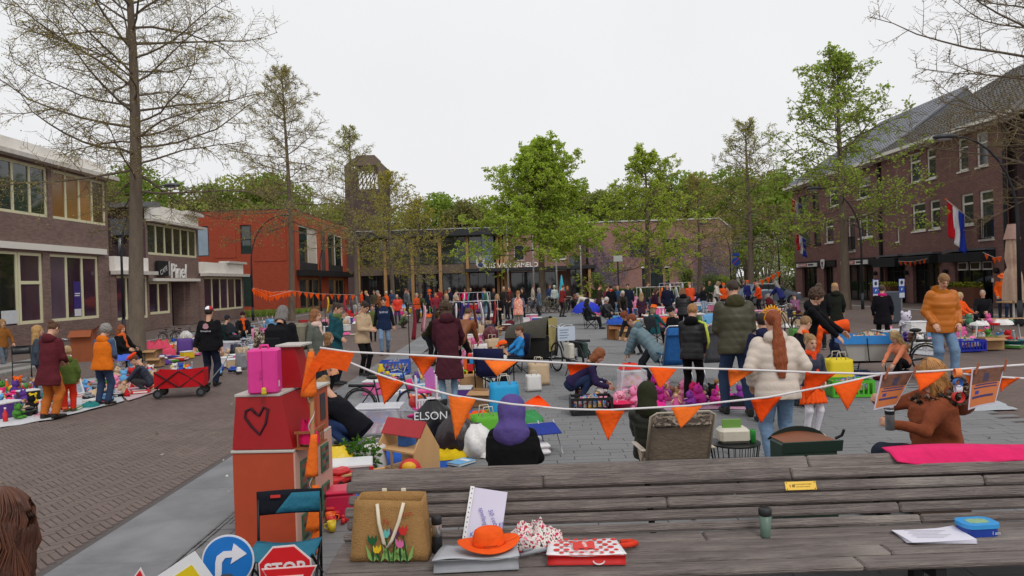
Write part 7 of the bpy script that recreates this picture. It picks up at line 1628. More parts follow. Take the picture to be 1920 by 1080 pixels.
for u, Y, a, c, lb in ((1000, 47, 20, '#2a3a5c', 'blue bicycle at the near end of the stand'), (1018, 47.5, 10, '#1c1d20', 'black bicycle in the middle of the stand'), (1036, 47.2, 15, '#5c5a3a', 'olive bicycle in the stand'), (1070, 46, 0, '#1c1d20', 'black bicycle parked out from the stand'), (708, 52, 60, '#8a8d92', 'silver bicycle before the hall windows'), (108, 17, 140, '#c9ccd0', 'white bicycle behind the boy in green'), (1478, 24, 100, '#1c1d20', 'black bicycle behind the curly haired man')):
    bike(lb, (u - 950) / 1380 * Y, Y, a, c, basket='#b5ab6a' if u == 1070 else None)
rk = thing('bicycle_stand', 'steel bicycle stand with upright hoops before the hall', 'bicycle rack', (2.417,48.6, 0)); mb = MB(); mb.tube([(-2.4, 0, .02), (2.4, 0, .02)], .03, 6); mb.obj('base_rail', M_zinc, rk); [(lambda m: m.obj('hoop', M_zinc, rk, True))(MB().tube([(x, 0, 0), (x, 0, .9), (x + .15, 0, 1.0), (x + .45, 0, 1.0), (x + .6, 0, .9), (x + .6, 0, 0)], .025, 6)) for x in (-2.3, -1.1, .1, 1.3)]
# cargo bike with grey box
def cargo(label, x, y, rz, boxc, s=1.0, tarp=None, hooddark=False):
    t = thing('cargo_bike', label, 'cargo bicycle', (x, y, 0), rz, 'cargo bicycles'); t.scale = (s, s, s); wheel(t, -1.05, .33, .33); wheel(t, .95, .25, .25)
    mb = MB(); mb.add([(-.3, -.32, .32), (.7, -.26, .32), (.7, .26, .32), (-.3, .32, .32), (-.42, -.36, .85), (.85, -.3, .85), (.85, .3, .85), (-.42, .36, .85)], [(0, 3, 2, 1), (0, 1, 5, 4), (1, 2, 6, 5), (2, 3, 7, 6), (3, 0, 4, 7)]); mb.obj('box', M(boxc, rough=.6, var=.06), t)
    for nm, p, r in (('main_tube', [(-1.05, 0, .33), (-.6, 0, .28), (.95, 0, .25)], .028), ('seat_tube', [(-.68, 0, .28), (-.82, 0, .95)], .02), ('steering_column', [(-.45, 0, .3), (-.52, 0, 1.1)], .024), ('handlebar', [(-.7, -.34, 1.12), (-.58, -.2, 1.18), (-.52, 0, 1.1), (-.58, .2, 1.18), (-.7, .34, 1.12)], .013), ('carrier', [(-.85, 0, .75), (-1.4, 0, .75)], .035), ('stand', [(-.2, -.22, .28), (-.25, -.25, .0)], .014), ('stand', [(.35, -.22, .28), (.4, -.25, .0)], .014), ('mudguard', [(-1.05 + .36 * math.cos(a), 0, .33 + .36 * math.sin(a)) for a in [k * PI / 8 for k in range(0, 9)]], .02)):
        mb = MB(); mb.tube(p, r, 7); mb.obj(nm, Mmet('#c5c7ca') if nm == 'handlebar' else M('#1b1b1e', rough=.4), t, True)
    for p in ([(-.3, -.35, .33), (-.4, -.375, .86)], [(.68, -.3, .33), (.84, -.32, .86)], [(-.3, .35, .33), (-.4, .375, .86)], [(.3, .35, .33), (.34, .36, .86)]): mb = MB(); mb.tube(p, .014, 6); mb.obj('box_strut', M('#232326'), t)
    mb = MB(); mb.ball((-.84, 0, 1.0), (.14, .09, .05)); mb.obj('saddle', M('#1b1a1a'), t, True)
    if tarp: mb = MB(); mb.sheet(lambda u, v: ((lambda c, i, f: (c[i][0] + (c[i + 1][0] - c[i][0]) * f, c[i][1] + (c[i + 1][1] - c[i][1]) * f, .72 + .2 * v))([(-.44, -.385), (.88, -.33), (.88, .33), (-.44, .385), (-.44, -.385)], min(int(u * 4), 3), u * 4 - min(int(u * 4), 3))), 16, 2, .012); mb.obj('blue_liner', Mplas(tarp), t); mb = MB(); mb.grid(heapf(1.1, .55, .3, 3), 20, 8); h = mb.obj('box_content', Mpattern('#b9a894', ('#3f6a6a', '#c9b9a0', '#a8583a'), 14, .5), t, True); h.location = (.2, 0, .68)
    if hooddark:
        mb = MB(); mb.grid(lambda u, v: (-.35 + 1.15 * u, -.4 * math.cos(PI * v), .85 + (.55 - .25 * u) * math.sin(PI * v)), 10, 12); mb.obj('canvas_hood', Mfab('#4a4840'), t, True); mb = MB(); mb.box(-.42, -.4, -.33, .33, .5, 1.35); mb.obj('hood_window', M('#b0a268', rough=.3), t)
cargo('cargo bicycle with grey box and blue crate liner', 7.552,15, 170, '#a8a49e', .86, '#2f86cf')
cargo('cargo bicycle with dark canvas hood and yellowed window', 0.715,17.5, 158, '#2a2a28', .9, None, True)
# red folding wagon
wg = thing('folding_wagon', 'red fabric folding wagon with black frame and wheels', 'wagon', (-6.625,14.91), 12)
mb = MB(); mb.sheet(lambda u, v: ((lambda c, i, f: (c[i][0] + (c[i + 1][0] - c[i][0]) * f, c[i][1] + (c[i + 1][1] - c[i][1]) * f + .02 * math.sin(PI * f * 2), .2 + .34 * v - .03 * math.sin(PI * f) * v))([(-.46, -.24), (.46, -.24), (.46, .24), (-.46, .24), (-.46, -.24)], min(int(u * 4), 3), u * 4 - min(int(u * 4), 3))), 24, 4, .012); mb.box(-.45, .45, -.23, .23, .19, .205); mb.obj('fabric_box', Mfab('#b81c24'), wg)
for s in (-1, 1):
    for p in ([(-.46, s * .255, .2), (0, s * .26, .53)], [(0, s * .26, .53), (.46, s * .255, .2)], [(-.46, s * .255, .53), (0, s * .26, .2)], [(0, s * .26, .2), (.46, s * .255, .53)]): mb = MB(); mb.tube(p, .012, 6); mb.obj('frame_bar', M('#2a1a1c', rough=.5), wg)
    for x in (-.4, .4): mb = MB(); mb.cyl((x, s * .25 - .02, .09), (x, s * .25 + .02, .09), .09, 16); w_ = mb.obj('wheel', M('#19191b', rough=.7), wg); mb = MB(); mb.cyl((x, s * .25 - .024, .09), (x, s * .25 + .024, .09), .05, 10); mb.obj('hub', M('#4a4a4e'), w_); mb = MB(); mb.cyl((x, s * .25, .09), (x, s * .25, .22), .015, 6); mb.obj('wheel_fork', M('#232326'), wg)
mb = MB(); mb.tube([(.48, .1, .22), (.75, .3, .55), (.86, .42, .78)], .011, 6); mb.obj('pull_handle', M('#8a8c90', metal=.5), wg)

# ---------------------------------------------------------------- seats, tables, racks
M_alu = Mmet('#c2c4c8', .3)
def camp(label, x, y, rz, col, s=1.0, name='camp_chair'):
    t = thing(name, label, 'chair', (x, y, 0), rz, 'folding camp chairs'); t.scale = (s, s, s)
    tube_parts(t, [[(-.25, -.22, 0), (.25, .22, .42)], [(.25, -.22, 0), (-.25, .22, .42)], [(-.25, .22, 0), (.25, -.22, .42)], [(.25, .22, 0), (-.25, -.22, .42)], [(-.27, .22, 0), (-.27, .3, .88)], [(.27, .22, 0), (.27, .3, .88)], [(-.27, -.22, 0), (-.27, -.22, .6), (-.27, .26, .62)], [(.27, -.22, 0), (.27, -.22, .6), (.27, .26, .62)]], .011, M_bkm)
    mb = MB(); mb.sheet(lambda u, v: ((u - .5) * .52, -.22 + .44 * v, .42 - .05 * math.sin(PI * u)), 6, 4, .01); mb.obj('seat', Mfab(col), t, True); mb = MB(); mb.sheet(lambda u, v: ((u - .5) * .52, .22 + .09 * v + .03 * math.sin(PI * u), .4 + .48 * v), 6, 4, .01); mb.obj('backrest', Mfab(col), t, True)
camp('dark camp chair under the hooded person', 3.513,31.1, 75, '#22242a'); camp('navy and green camp chair under the boy in blue', 0.143,16.9, -75, '#25284a'); camp('navy camp chair turned away beside the blue bag', -0.267,13.4, 160, '#24264a', 1.05)
camp('black camp chair behind the blue parasol', 4.161,44, 60, '#22242a'); camp('black camp chair under the orange blouse', 15.011,24.1, 25, '#1c1d20'); camp('black camp chair under the man with party horns', 15.805,24.4, -40, '#1c1d20'); camp('grey camp chair under the white haired woman', 4.56,33.1, 40, '#3a3c40')
camp('black camp chair under the woman with orange scarf', -10.634,20.531, 75, '#8a98a4'); camp('black camp chair under the orange boa', -9.991,27.824, 20, '#22242a'); camp('green camp chair under the dark green coat', -9.798,26.018, 160, '#1f3a36'); camp('red and black camp chair by the bare tree', -7.695,28, 10, '#8a2a2a'); camp('folding chair under the teal sweater', 4.679,23.1, 120, '#3a3c40')
fc = thing('metal_folding_chair', 'black metal folding chair behind the burgundy coat', 'chair', (-12.337,18.71), 35)
tube_parts(fc, [[(-.2, -.22, 0), (-.2, .2, .84)], [(.2, -.22, 0), (.2, .2, .84)], [(-.2, .28, 0), (-.2, -.15, .45)], [(.2, .28, 0), (.2, -.15, .45)], [(-.2, .2, .84), (.2, .2, .84)]], .012, M_bkm); mb = MB(); mb.bbox(.4, .38, .025, .01, (0, 0, .43)); mb.obj('seat', M('#26272b', rough=.4), fc); mb = MB(); mb.sheet(lambda u, v: ((u - .5) * .4, .13 + .06 * v + .03 * math.sin(PI * u), .64 + .2 * v), 6, 2, .01); mb.obj('backrest', M('#26272b', rough=.4), fc, True)
def recliner(label, x, y, rz, col, s=1, arm='#2f5f7a', hb=.78, pad=None, frame=None):
    t = thing('folding_recliner', label, 'chair', (x, y, 0), rz, 'folding recliners'); t.scale = (s, s, s); fm = frame or M_alu
    tube_parts(t, [[(-.28, -.3, 0), (-.28, .3, .02), (-.28, .32, 0)], [(.28, -.3, 0), (.28, .32, 0)], [(-.28, .3, 0), (.28, .3, 0)], [(-.28, -.28, 0), (-.28, .1, .62)], [(.28, -.28, 0), (.28, .1, .62)], [(-.28, .3, .02), (-.28, -.15, .62)], [(.28, .3, .02), (.28, -.15, .62)], [(-.27, .1, .4), (-.27, .36, 1.12), (-.22, .37, 1.17), (.22, .37, 1.17), (.27, .36, 1.12), (.27, .1, .4)]], .014, fm)
    mb = MB(); mb.sheet(lambda u, v: ((u - .5) * .52, .1 + .26 * v + .015 * math.sin(PI * u), .4 + .72 * v), 6, 6, .012); mb.obj('backrest', Mfab(col), t, True); mb = MB(); mb.sheet(lambda u, v: ((u - .5) * .52, -.3 + .42 * v, .44 - .03 * math.sin(PI * v)), 6, 4, .012); mb.obj('seat', Mfab(col), t, True)
    mb = MB(); mb.bbox(.5, .07, .17, .03, (0, .335, .97)); h = mb.obj('headrest', pad or Mfab(col), t)
    for sx in (-.3, .3): mb = MB(); mb.bbox(.05, .42, .03, .01, (sx, -.02, .62)); mb.obj('armrest', Mplas(arm), t)
    return t
recliner('blue folding recliner with aluminium frame', 3.201,14.2, 186, '#2f68a8'); recliner('grey folding recliner beside the black jacket boy', 4.054,14.4, 184, '#5a5c60', arm='#2a2c30')
recliner('brown folding recliner with patterned headrest seen from behind', 1.573,7.15, 184, '#8a7c6c', 1.0, '#b9ad9c', pad=Mpattern('#5a4f46', ('#8a8076', '#3a3430', '#a89a8a'), 22, .5), frame=M('#a89c8a', rough=.5)).scale = (1.12, .95, .72)
def rail(label, x, y, rz, w, h, cols, mat=None, drop=.85):
    t = thing('clothes_rail', label, 'clothes rail', (x, y, 0), rz, 'clothes rails'); m = mat or M_bkm
    tube_parts(t, [[(-w / 2, 0, 0), (-w / 2, 0, h), (w / 2, 0, h), (w / 2, 0, 0)], [(-w / 2, -.25, 0), (-w / 2, 0, .2), (-w / 2, .25, 0)], [(w / 2, -.25, 0), (w / 2, 0, .2), (w / 2, .25, 0)]], .014, m, 'rail_tube')
    for k, c in enumerate(cols):
        xx = -w / 2 + w * (k + .5) / len(cols); L = drop * (.7 + .3 * math.sin(k * 2.3 + x) ** 2); mb = MB(); mb.sheet(lambda u, v: (xx + (.02 + .03 * v) * math.sin(2 * PI * u) + .03 * math.sin(4 * v + k), (.2 + .06 * math.sin(3 * v)) * math.cos(2 * PI * u) * (.6 + .4 * min(1, v * 5)), h - .04 - L * v), 12, 6, .006); g = tag(mb.obj('garment', Mfab(c), None, True), f'{CN(c)} garment {"after the " + CN(cols[k - 1]) + " one" if k else "at the end"} on the {label.split(" rail")[0]} rail', 'garment', 'garments on ' + label); g.location = (x, y, 0); g.rotation_euler = (0, 0, R(rz))
_cn = [('red', '#b8262a'), ('orange', '#e8641f'), ('yellow', '#d8b81f'), ('green', '#4f8a3a'), ('teal', '#2f8080'), ('blue', '#2f55b0'), ('light blue', '#6aa8d8'), ('purple', '#5a3a8a'), ('pink', '#d8629a'), ('brown', '#7a5236'), ('beige', '#c2a98a'), ('tan', '#a8825a'), ('white', '#dcdad8'), ('grey', '#85868a'), ('black', '#1b1b1e'), ('navy', '#20283f'), ('dark red', '#5a1f26')]
def CN(c):
    a = np.array(tocol(c)) ** .45; return min(_cn, key=lambda q: np.abs(np.array(tocol(q[1])) ** .45 - a).sum())[0]
rail('black garment rail beside the maroon raincoat', -1.855,18.6, 12, 1.3, 1.6, ('#8a2a38', '#d8a0a8', '#3a3a40', '#1f2430', '#2a2a2e'))
rail('silver clothes rail behind the blond woman in black', -1.166,24, 8, 1.7, 1.5, ('#d08a9a', '#d8d5d8', '#3a2a6a', '#4a2a7a', '#7a3a2a', '#d8d5d8', '#2a2a3a', '#a83a3a'), M_alu)
rail('tall white clothes rail in front of the hall', -1.743,38, 0, 1.7, 1.6, ('#c23a3a', '#d8d5d8', '#5a9a9a', '#2a2a3a', '#d8a0b0', '#4a6a9a', '#c9c5c0'), M('#d8d8d8'))
rail('football shirt rail by the second bare tree', -6.703,30, 10, 1.4, 1.75, ('#d8b83a', '#1f1f3a', '#20283f', '#c23a5a', '#5a4a5a', '#8a8a90'))
rail('white clothes rail with orange garments', 7.002,34, 0, 2.0, 1.65, ('#e0ddd8', '#2a3a2a', '#ef5a1c', '#f07a2a', '#1f2a4a', '#d8d5d0'), M('#d8d8d8')); rail('striped clothes rail near the wing', 9.203,40, 0, 1.8, 1.75, ('#2a3a5a', '#d8d8dc', '#2a3a5a', '#c5c8d0', '#3a4a6a'), M_alu)
def table(label, x, y, rz, w, d, h, topc, legc='#c9c9c8'):
    t = thing('folding_table', label, 'table', (x, y, 0), rz, 'stall tables'); mb = MB(); mb.bbox(w, d, .035, .008, (0, 0, h - .035)); mb.obj('table_top', M(topc, rough=.6, var=.1), t)
    for sx in (-1, 1):
        for sy in (-1, 1): mb = MB(); mb.tube([(sx * (w / 2 - .12), sy * (d / 2 - .06), h - .035), (sx * (w / 2 - .04), sy * (d / 2 - .05), 0)], .022, 6); mb.obj('leg', M(legc, rough=.5), t)
    return t
table('wooden topped trestle table with white legs heaped with clothes', 12.83,19.187, -2, 1.7, .8, .72, '#a8825a')
table('white table with goods beside the black padded coat', 6.072,27, 0, 2.2, .8, .72, '#cfcac4'); table('low table with pink cloth by the pushchair', 10.375,30, 0, 1.6, .7, .62, '#c98aa0'); table('white stall table behind the mustard jacket', 11.143,20.5, -4, 1.6, .8, .42, '#c9c9cc')
def pushchair(label, x, y, rz, col): 
    t = thing('pushchair', label, 'pushchair', (x, y, 0), rz, 'pushchairs')
    for sx in (-.24, .24):
        for yy, r in ((-.4, .1), (.3, .14)): mb = MB(); mb.cyl((sx - .02, yy, r), (sx + .02, yy, r), r, 14); mb.obj('wheel', M('#1a1a1c', rough=.8), t)
        mb = MB(); mb.tube([(sx, -.4, .1), (sx, .1, .55), (sx, .5, 1.0)], .013, 6); mb.obj('side_bar', M_bkm, t); mb = MB(); mb.tube([(sx, .3, .14), (sx, -.05, .55)], .013, 6); mb.obj('rear_bar', M_bkm, t)
    mb = MB(); mb.bbox(.42, .4, .16, .05, (0, 0, .42)); mb.obj('seat', Mfab(col), t); mb = MB(); mb.grid(lambda u, v: (.24 * math.cos(PI * u), .2 - .32 * math.sin(PI * u) * math.sin(v * 1.5) + .05 * v, .6 + .42 * math.sin(PI * u) * math.cos(v * 1.3)), 12, 8); mb.obj('hood', Mfab(col), t, True); mb = MB(); mb.bbox(.42, .06, .45, .03, (0, .22, .5)); mb.obj('backrest', Mfab(col), t)
pushchair('dark pushchair with red seat near the parked car', 12.26,34, 60, '#5a1f26'); pushchair('grey hooded pushchair by the low pink table', 14.198,40, -30, '#8a8680'); pushchair('black pushchair by the garment heap on the street', -9.317,25.07, 100, '#2a2c30')
# ---------------------------------------------------------------- goods for sale
GR = random.Random(77)
_gm = {}
def goods(kind, c):
    """shared mesh of one article; returns mesh, noun, category"""
    k = (kind, c)
    if k in _gm: return _gm[k]
    mb = MB(); mats = [Mplas(c)]; sm = False; r = random.Random(hash(kind) % 1000 if 0 else len(kind) * 7 + sum(map(ord, c)))
    if kind == 'plush':
        mb.ball((0, 0, .1), (.09, .08, .1)); mb.ball((0, -.03, .23), (.075, .07, .07)); mb.ball((-.06, -.02, .29), (.028, .015, .03), 8, 5); mb.ball((.06, -.02, .29), (.028, .015, .03), 8, 5)
        for s in (-1, 1): mb.ball((s * .09, -.06, .12), (.03, .06, .03), 8, 5); mb.ball((s * .06, -.1, .03), (.035, .07, .032), 8, 5)
        mb.mat(1); mb.ball((-.028, -.095, .245), .01, 6, 4); mb.ball((.028, -.095, .245), .01, 6, 4); mb.ball((0, -.105, .215), (.016, .01, .012), 6, 4); mats = [Mfab(c), M('#17161a', rough=.3)]; sm = True
    elif kind == 'doll':
        mb.lathe([(.07, 0), (.06, .05), (.03, .14), (.025, .16)], 10); mb.mat(1); mb.ball((0, 0, .2), .04); mb.tube([(-.03, 0, .14), (-.08, -.03, .08)], .012, 5); mb.tube([(.03, 0, .14), (.08, -.03, .08)], .012, 5); mb.mat(2); mb.ball((0, .012, .212), (.045, .04, .04)); mats = [Mfab(c), M('#d8a58a', rough=.5), M('#8a6a3a')]; sm = True
    elif kind == 'ball': mb.ball((0, 0, .1), .1, 14, 9); sm = True
    elif kind == 'book': mb.box(-.11, .11, -.15, .15, 0, .004); mb.box(-.11, .11, -.15, .15, .026, .03); mb.box(-.11, -.105, -.15, .15, .004, .026); mb.mat(1); mb.box(-.104, .105, -.145, .145, .0041, .0259); mb.mat(2); mb.box(-.08, .08, .03, .1, .0301, .0306); mats = [M(c, rough=.4), M('#d8d2c2'), M('#e0dcd8', rough=.5)]
    elif kind == 'game': mb.bbox(.36, .26, .06, .004); mb.mat(1); mb.box(-.15, .1, -.09, .08, .0602, .061); mb.mat(2); mb.box(-.12, .14, -.132, -.1305, .015, .045); mats = [M(c, rough=.4), M('#e2dccb', rough=.4, var=.5, scale=20), M('#e8e4dc')]
    elif kind == 'bottle': mb.lathe([(.035, 0), (.037, .02), (.037, .13), (.015, .17), (.014, .2)], 12); mb.mat(1); mb.lathe([(.017, .2), (.017, .225)], 10); mats = [M(c, rough=.2, var=.05), Mplas('#e0e0e0')]; sm = True
    elif kind == 'vase': mb.lathe([(.05, 0), (.08, .06), (.085, .12), (.045, .2), (.05, .24), (.04, .235), (.035, .2)], 14); mats = [M(c, rough=.25)]; sm = True
    elif kind == 'cup': mb.lathe([(.03, 0), (.042, .09), (.038, .088), (.028, .01), (0, .01)], 12); mb.tube([(.04, 0, .07), (.07, 0, .06), (.065, 0, .03), (.036, 0, .02)], .006, 5); sm = True
    elif kind == 'toycar':
        mb.bbox(.24, .11, .06, .02, (0, 0, .03)); mb.bbox(.13, .1, .05, .02, (-.01, 0, .085)); mb.mat(1)
        for x in (-.075, .075): mb.cyl((x, -.06, .03), (x, .06, .03), .032, 10)
        mats = [Mplas(c), Mplas('#1b1b1d')]
    elif kind == 'cloth': mb.grid(heapf(.42, .34, .12, r.uniform(0, 6)), 18, 7); mats = [Mfab(c)]; sm = True
    elif kind == 'folded': mb.bbox(.3, .24, .035, .015); mb.bbox(.29, .23, .03, .014, (.004, 0, .035)); mats = [Mfab(c)]
    elif kind == 'box': mb.bbox(.36, .26, .2, .01); mb.mat(1); mb.bbox(.375, .275, .03, .008, (0, 0, .2)); mats = [Mplas(c), Mplas('#d8d8da')]
    elif kind == 'carton':
        for a in ((-.2, .2, -.15, -.145), (-.2, .2, .145, .15), (-.2, -.195, -.145, .145), (.195, .2, -.145, .145)): mb.box(*a, 0, .25)
        mb.box(-.195, .195, -.145, .145, 0, .01); mb.add([(-.2, -.15, .25), (.2, -.15, .25), (.21, -.27, .2), (-.21, -.27, .2)], [(0, 1, 2, 3)]); mb.add([(.2, -.15, .25), (.2, .15, .25), (.33, .16, .28), (.33, -.16, .28)], [(0, 1, 2, 3)]); mb.mat(1); mb.X = T(0, 0, .12); mb.grid(heapf(.36, .26, .12, 2), 12, 5); mats = [M(c, rough=.85, var=.1), Mpattern('#b9b4aa', ('#c23a3a', '#3a5a9a', '#d8b83a', '#4a8a5a'), 22, .5)]
    elif kind == 'crate':
        for x in (-.29, .29): mb.box(x - .006, x + .006, -.19, .19, 0, .24)
        for y in (-.19, .19):
            mb.box(-.284, .284, y - .006, y + .006, .2, .24); mb.box(-.284, .284, y - .006, y + .006, 0, .04)
            for k in range(9): mb.box(-.284 + .068 * k, -.26 + .068 * k, y - .005, y + .005, .04, .2)
        mb.box(-.284, .284, -.184, .184, 0, .01); mb.mat(1); mb.X = T(0, 0, .1); mb.grid(heapf(.52, .34, .16, 4), 14, 6); mats = [Mplas(c), Mpattern('#a8a49c', ('#c23a5a', '#3a6aa8', '#e0a83a', '#dcdad6'), 18, .5)]
    elif kind == 'tote': mb.bbox(.5, .36, .3, .02); mb.mat(1); mb.X = T(0, 0, .03); mb.grid(heapf(.44, .3, .26, 5), 14, 6); mb.X = None; mb.mat(2); mb.bbox(.52, .38, .025, .008, (0, 0, .3)); mats = [Mclear(), Mpattern('#b58aa8', ('#d85a9a', '#6a8ad8', '#e0d8dc', '#4a3a6a'), 20, .5), Mclear((.85, .85, .9), .6)]
    elif kind == 'bag': mb.sheet(bagshell(.36, .34, .16, .12, .38, .012), 20, 6, .004); mb.box(-.17, .17, -.07, .07, 0, .01); mb.mat(1); [mb.tube([(-.07, s, .37), (-.05, s * 1.3, .48), (.05, s * 1.3, .48), (.07, s, .37)], .007, 5) for s in (-.06, .06)]; mb.X = T(0, 0, .2); mb.mat(2); mb.grid(heapf(.3, .1, .14, 1), 10, 4); mats = [M(c, rough=.6, var=.08), M('#d0c8b8'), M('#8a8c98', var=.5, scale=20)]; sm = True
    elif kind == 'sack': mb.grid(lambda u, v: ((lambda a, q: (.21 * q * math.cos(a), .18 * q * math.sin(a), .4 * v))(2 * PI * u, (math.sin(PI * min(.96, .14 + v * .86)) ** .6) * (1 + .1 * math.sin(5 * 2 * PI * u + 6 * v) + .05 * math.sin(11 * 2 * PI * u)))), 30, 12); mats = [M(c, rough=.35, var=.15, bump=.6, bscale=14)]; sm = True
    elif kind == 'shoe': mb.lathe([(.04, 0), (.045, .03), (.035, .07)], 10, (0, .06, 0)); mb.ball((0, -.05, .03), (.042, .1, .03)); mb.ball((0, .03, .035), (.04, .08, .035)); mats = [M(c, rough=.6)]; sm = True
    elif kind == 'figure': mb.lathe([(.02, 0), (.022, .03), (.014, .05)], 8); mb.ball((0, 0, .065), .016, 8, 6); sm = True
    elif kind == 'bowl': mb.lathe([(.08, 0), (.17, .1), (.175, .1), (.16, .095), (.075, .01), (0, .01)], 16, (0, 0, 0), 1.2, 1); sm = True
    elif kind == 'frame': mb.X = RX(70); mb.box(-.16, .16, -.0, .02, -.01, .012); [mb.box(*a, -.012, .03) for a in ((-.18, -.15, 0, .44), (.15, .18, 0, .44), (-.15, .15, .41, .44), (-.15, .15, 0, .03))]; mb.mat(1); mb.box(-.15, .15, .03, .41, .0, .01); mats = [M(c, rough=.5), M('#9aa8b5', var=.6, scale=12)]
    me = mb.mesh(kind, mats, sm); _gm[k] = me; return me
NOUN = dict(plush=('plush_toy', 'plush animal', 'toy'), doll=('doll', 'small doll', 'doll'), ball=('ball', 'play ball', 'ball'), book=('book', 'book', 'book'), game=('game_box', 'boxed game', 'game'), bottle=('bottle', 'bottle', 'bottle'), vase=('vase', 'vase', 'vase'), cup=('cup', 'cup', 'cup'), toycar=('toy_car', 'toy car', 'toy car'), cloth=('garment', 'crumpled garment', 'clothing'), folded=('garment', 'folded garment', 'clothing'), box=('storage_box', 'storage box', 'box'), carton=('cardboard_box', 'open carton of goods', 'box'), crate=('crate', 'plastic crate of goods', 'crate'), tote=('storage_tub', 'clear tub of toys', 'tub'), bag=('shopping_bag', 'shopping bag', 'bag'), sack=('refuse_sack', 'full plastic sack', 'sack'), shoe=('shoe', 'single shoe', 'shoe'), figure=('toy_figure', 'tiny toy figure', 'toy'), bowl=('bowl', 'plastic bowl', 'bowl'), frame=('picture_frame', 'picture frame', 'frame'))
RAD = dict(plush=.14, doll=.1, ball=.11, book=.17, game=.2, bottle=.05, vase=.09, cup=.06, toycar=.12, cloth=.2, folded=.17, box=.22, carton=.26, crate=.3, tote=.28, bag=.2, sack=.22, shoe=.12, figure=.035, bowl=.2, frame=.2)
_used = {}
def item(kind, c, x, y, z, rz, s, place, label=None, near=None, tilt=0):
    nm, noun, cat = NOUN[kind]; sz = 'small ' if s < .8 else 'large ' if s > 1.25 else ''
    lb = label or f'{sz}{CN(c)} {noun} {place}'
    if label is None and lb in _used and near: lb = f'{sz}{CN(c)} {noun} beside {near} {place}'
    words = lb.split()
    if len(words) > 16: lb = ' '.join(words[:16])
    o = link(nm, goods(kind, c)); o.location = (x, y, z); o.rotation_euler = (R(tilt), 0, R(rz)); o.scale = (s, s, s); tag(o, lb, cat, 'goods ' + place); _used.setdefault(lb, []).append(o); return o
BRI = ('#c8282c', '#e8641f', '#d8b81f', '#4f8a3a', '#2f8080', '#2f55b0', '#6aa8d8', '#5a3a8a', '#d8629a', '#e02a7a', '#dcdad8', '#dcdad8', '#85868a', '#1b1b1e', '#c2a98a')
PNK = ('#e02a8a', '#d8629a', '#e88ab0', '#c83a9a', '#d82a6a', '#f0a0b8', '#8a3a9a', '#dcdad8'); DRK = ('#1b1b1e', '#20283f', '#5a1f26', '#85868a', '#c2a98a', '#dcdad8', '#2f55b0', '#7a5236')
PST = ('#dcdad8', '#d8629a', '#6aa8d8', '#c2a98a', '#85868a', '#e88ab0')
def inpoly(p, poly):
    c = False; n = len(poly)
    for i in range(n):
        a, b = poly[i], poly[i - 1]
        if (a[1] > p[1]) != (b[1] > p[1]) and p[0] < (b[0] - a[0]) * (p[1] - a[1]) / (b[1] - a[1]) + a[0]: c = not c
    return c
def zone(place, poly, n, kinds, cols, z=.012, sc=1.0, seed=1):
    r = random.Random(seed); xs, ys = [p[0] for p in poly], [p[1] for p in poly]; done = []; last = None; tries = 0; kl = [k for k in kinds.split() for k in k.split('*')[:1] * (int(k.split('*')[1]) if '*' in k else 1)]
    while len(done) < n and tries < n * 60:
        tries += 1; k = r.choice(kl); p = (r.uniform(min(xs), max(xs)), r.uniform(min(ys), max(ys))); s = sc * r.uniform(.8, 1.2); rad = RAD[k] * s
        if not inpoly(p, poly) or any((p[0] - q[0]) ** 2 + (p[1] - q[1]) ** 2 < (rad + q[2]) ** 2 * .62 for q in done): continue
        c = '#a8825a' if k == 'carton' else r.choice(cols); o = item(k, c, p[0], p[1], z, r.uniform(0, 360) if k not in ('carton', 'tote', 'crate') else r.uniform(-25, 25), s, place, near=last); done.append((*p, rad)); last = f'a {CN(c)} {NOUN[k][1].split(" of ")[0]}'
def sheet(label, poly, col, seed=1, patt=None):
    a, b, c, d = [Vector((*p, 0)) for p in poly]; r = random.Random(seed); q = [r.uniform(0, 6) for _ in range(4)]; mb = MB()
    mb.sheet(lambda u, v: tuple((a.lerp(b, u)).lerp(d.lerp(c, u), v) + Vector((.02 * math.sin(9 * v + q[0]), .02 * math.sin(11 * u + q[1]), .008 + .004 * math.sin(13 * u + 5 * v + q[2]) + .003 * math.sin(17 * v + q[3])))), 24, 16, .003)
    return solo('ground_sheet', mb, patt or Mfab(col), label, 'blanket', smooth=True, group='sheets laid out for goods')
# street side blankets
sheet('white ground sheet nearest the burgundy coat', [(-8.328,11.671), (-7.789,12.57), (-11.329,17.518), (-12.236,17.024)], '#c5c5c8', 1); sheet('pale ground sheet behind the orange vest', [(-7.789,12.57), (-7.524,14.423), (-10.431,18.868), (-10.978,17.087)], '#bfc2c6', 2); sheet('pale pink ground sheet under the crouching boy', [(-7.489,14.416), (-7.536,16.654), (-10.518,21.012), (-10.221,18.607)], '#c2aeb2', 3)
zone('on the sheet at the burgundy coat', [(-8.448,12.212), (-8.047,12.915), (-11,17.006), (-11.61,16.481)], 62, 'plush*5 doll*2 book*3 game*2 cup bottle toycar box ball', BRI, seed=3)
zone('on the sheet behind the orange vest', [(-7.995,12.906), (-7.68,14.584), (-10.199,18.397), (-10.7,16.688)], 56, 'book*5 game*3 plush*2 cup box toycar*2 cloth doll frame', BRI, seed=4)
zone('near the crouching boy', [(-7.717,14.859), (-7.643,16.679), (-10.224,20.421), (-10.016,18.353)], 44, 'plush*4 doll*3 game book cup toycar', PST + ('#c8282c', '#e8641f'), seed=5)
item('cloth', '#4a6ad0', -10.069,19.433, .35, 20, 1.4, 'on the dark trolley by the tree', 'violet blue padded jacket heaped beside the tree trunk'); item('carton', '#8a4a2a', -10.241,17.821, .5, 10, 1.5, 'x', 'tall reddish brown wooden cupboard box behind the orange vest').scale = (1.2, 1.1, 3.0)
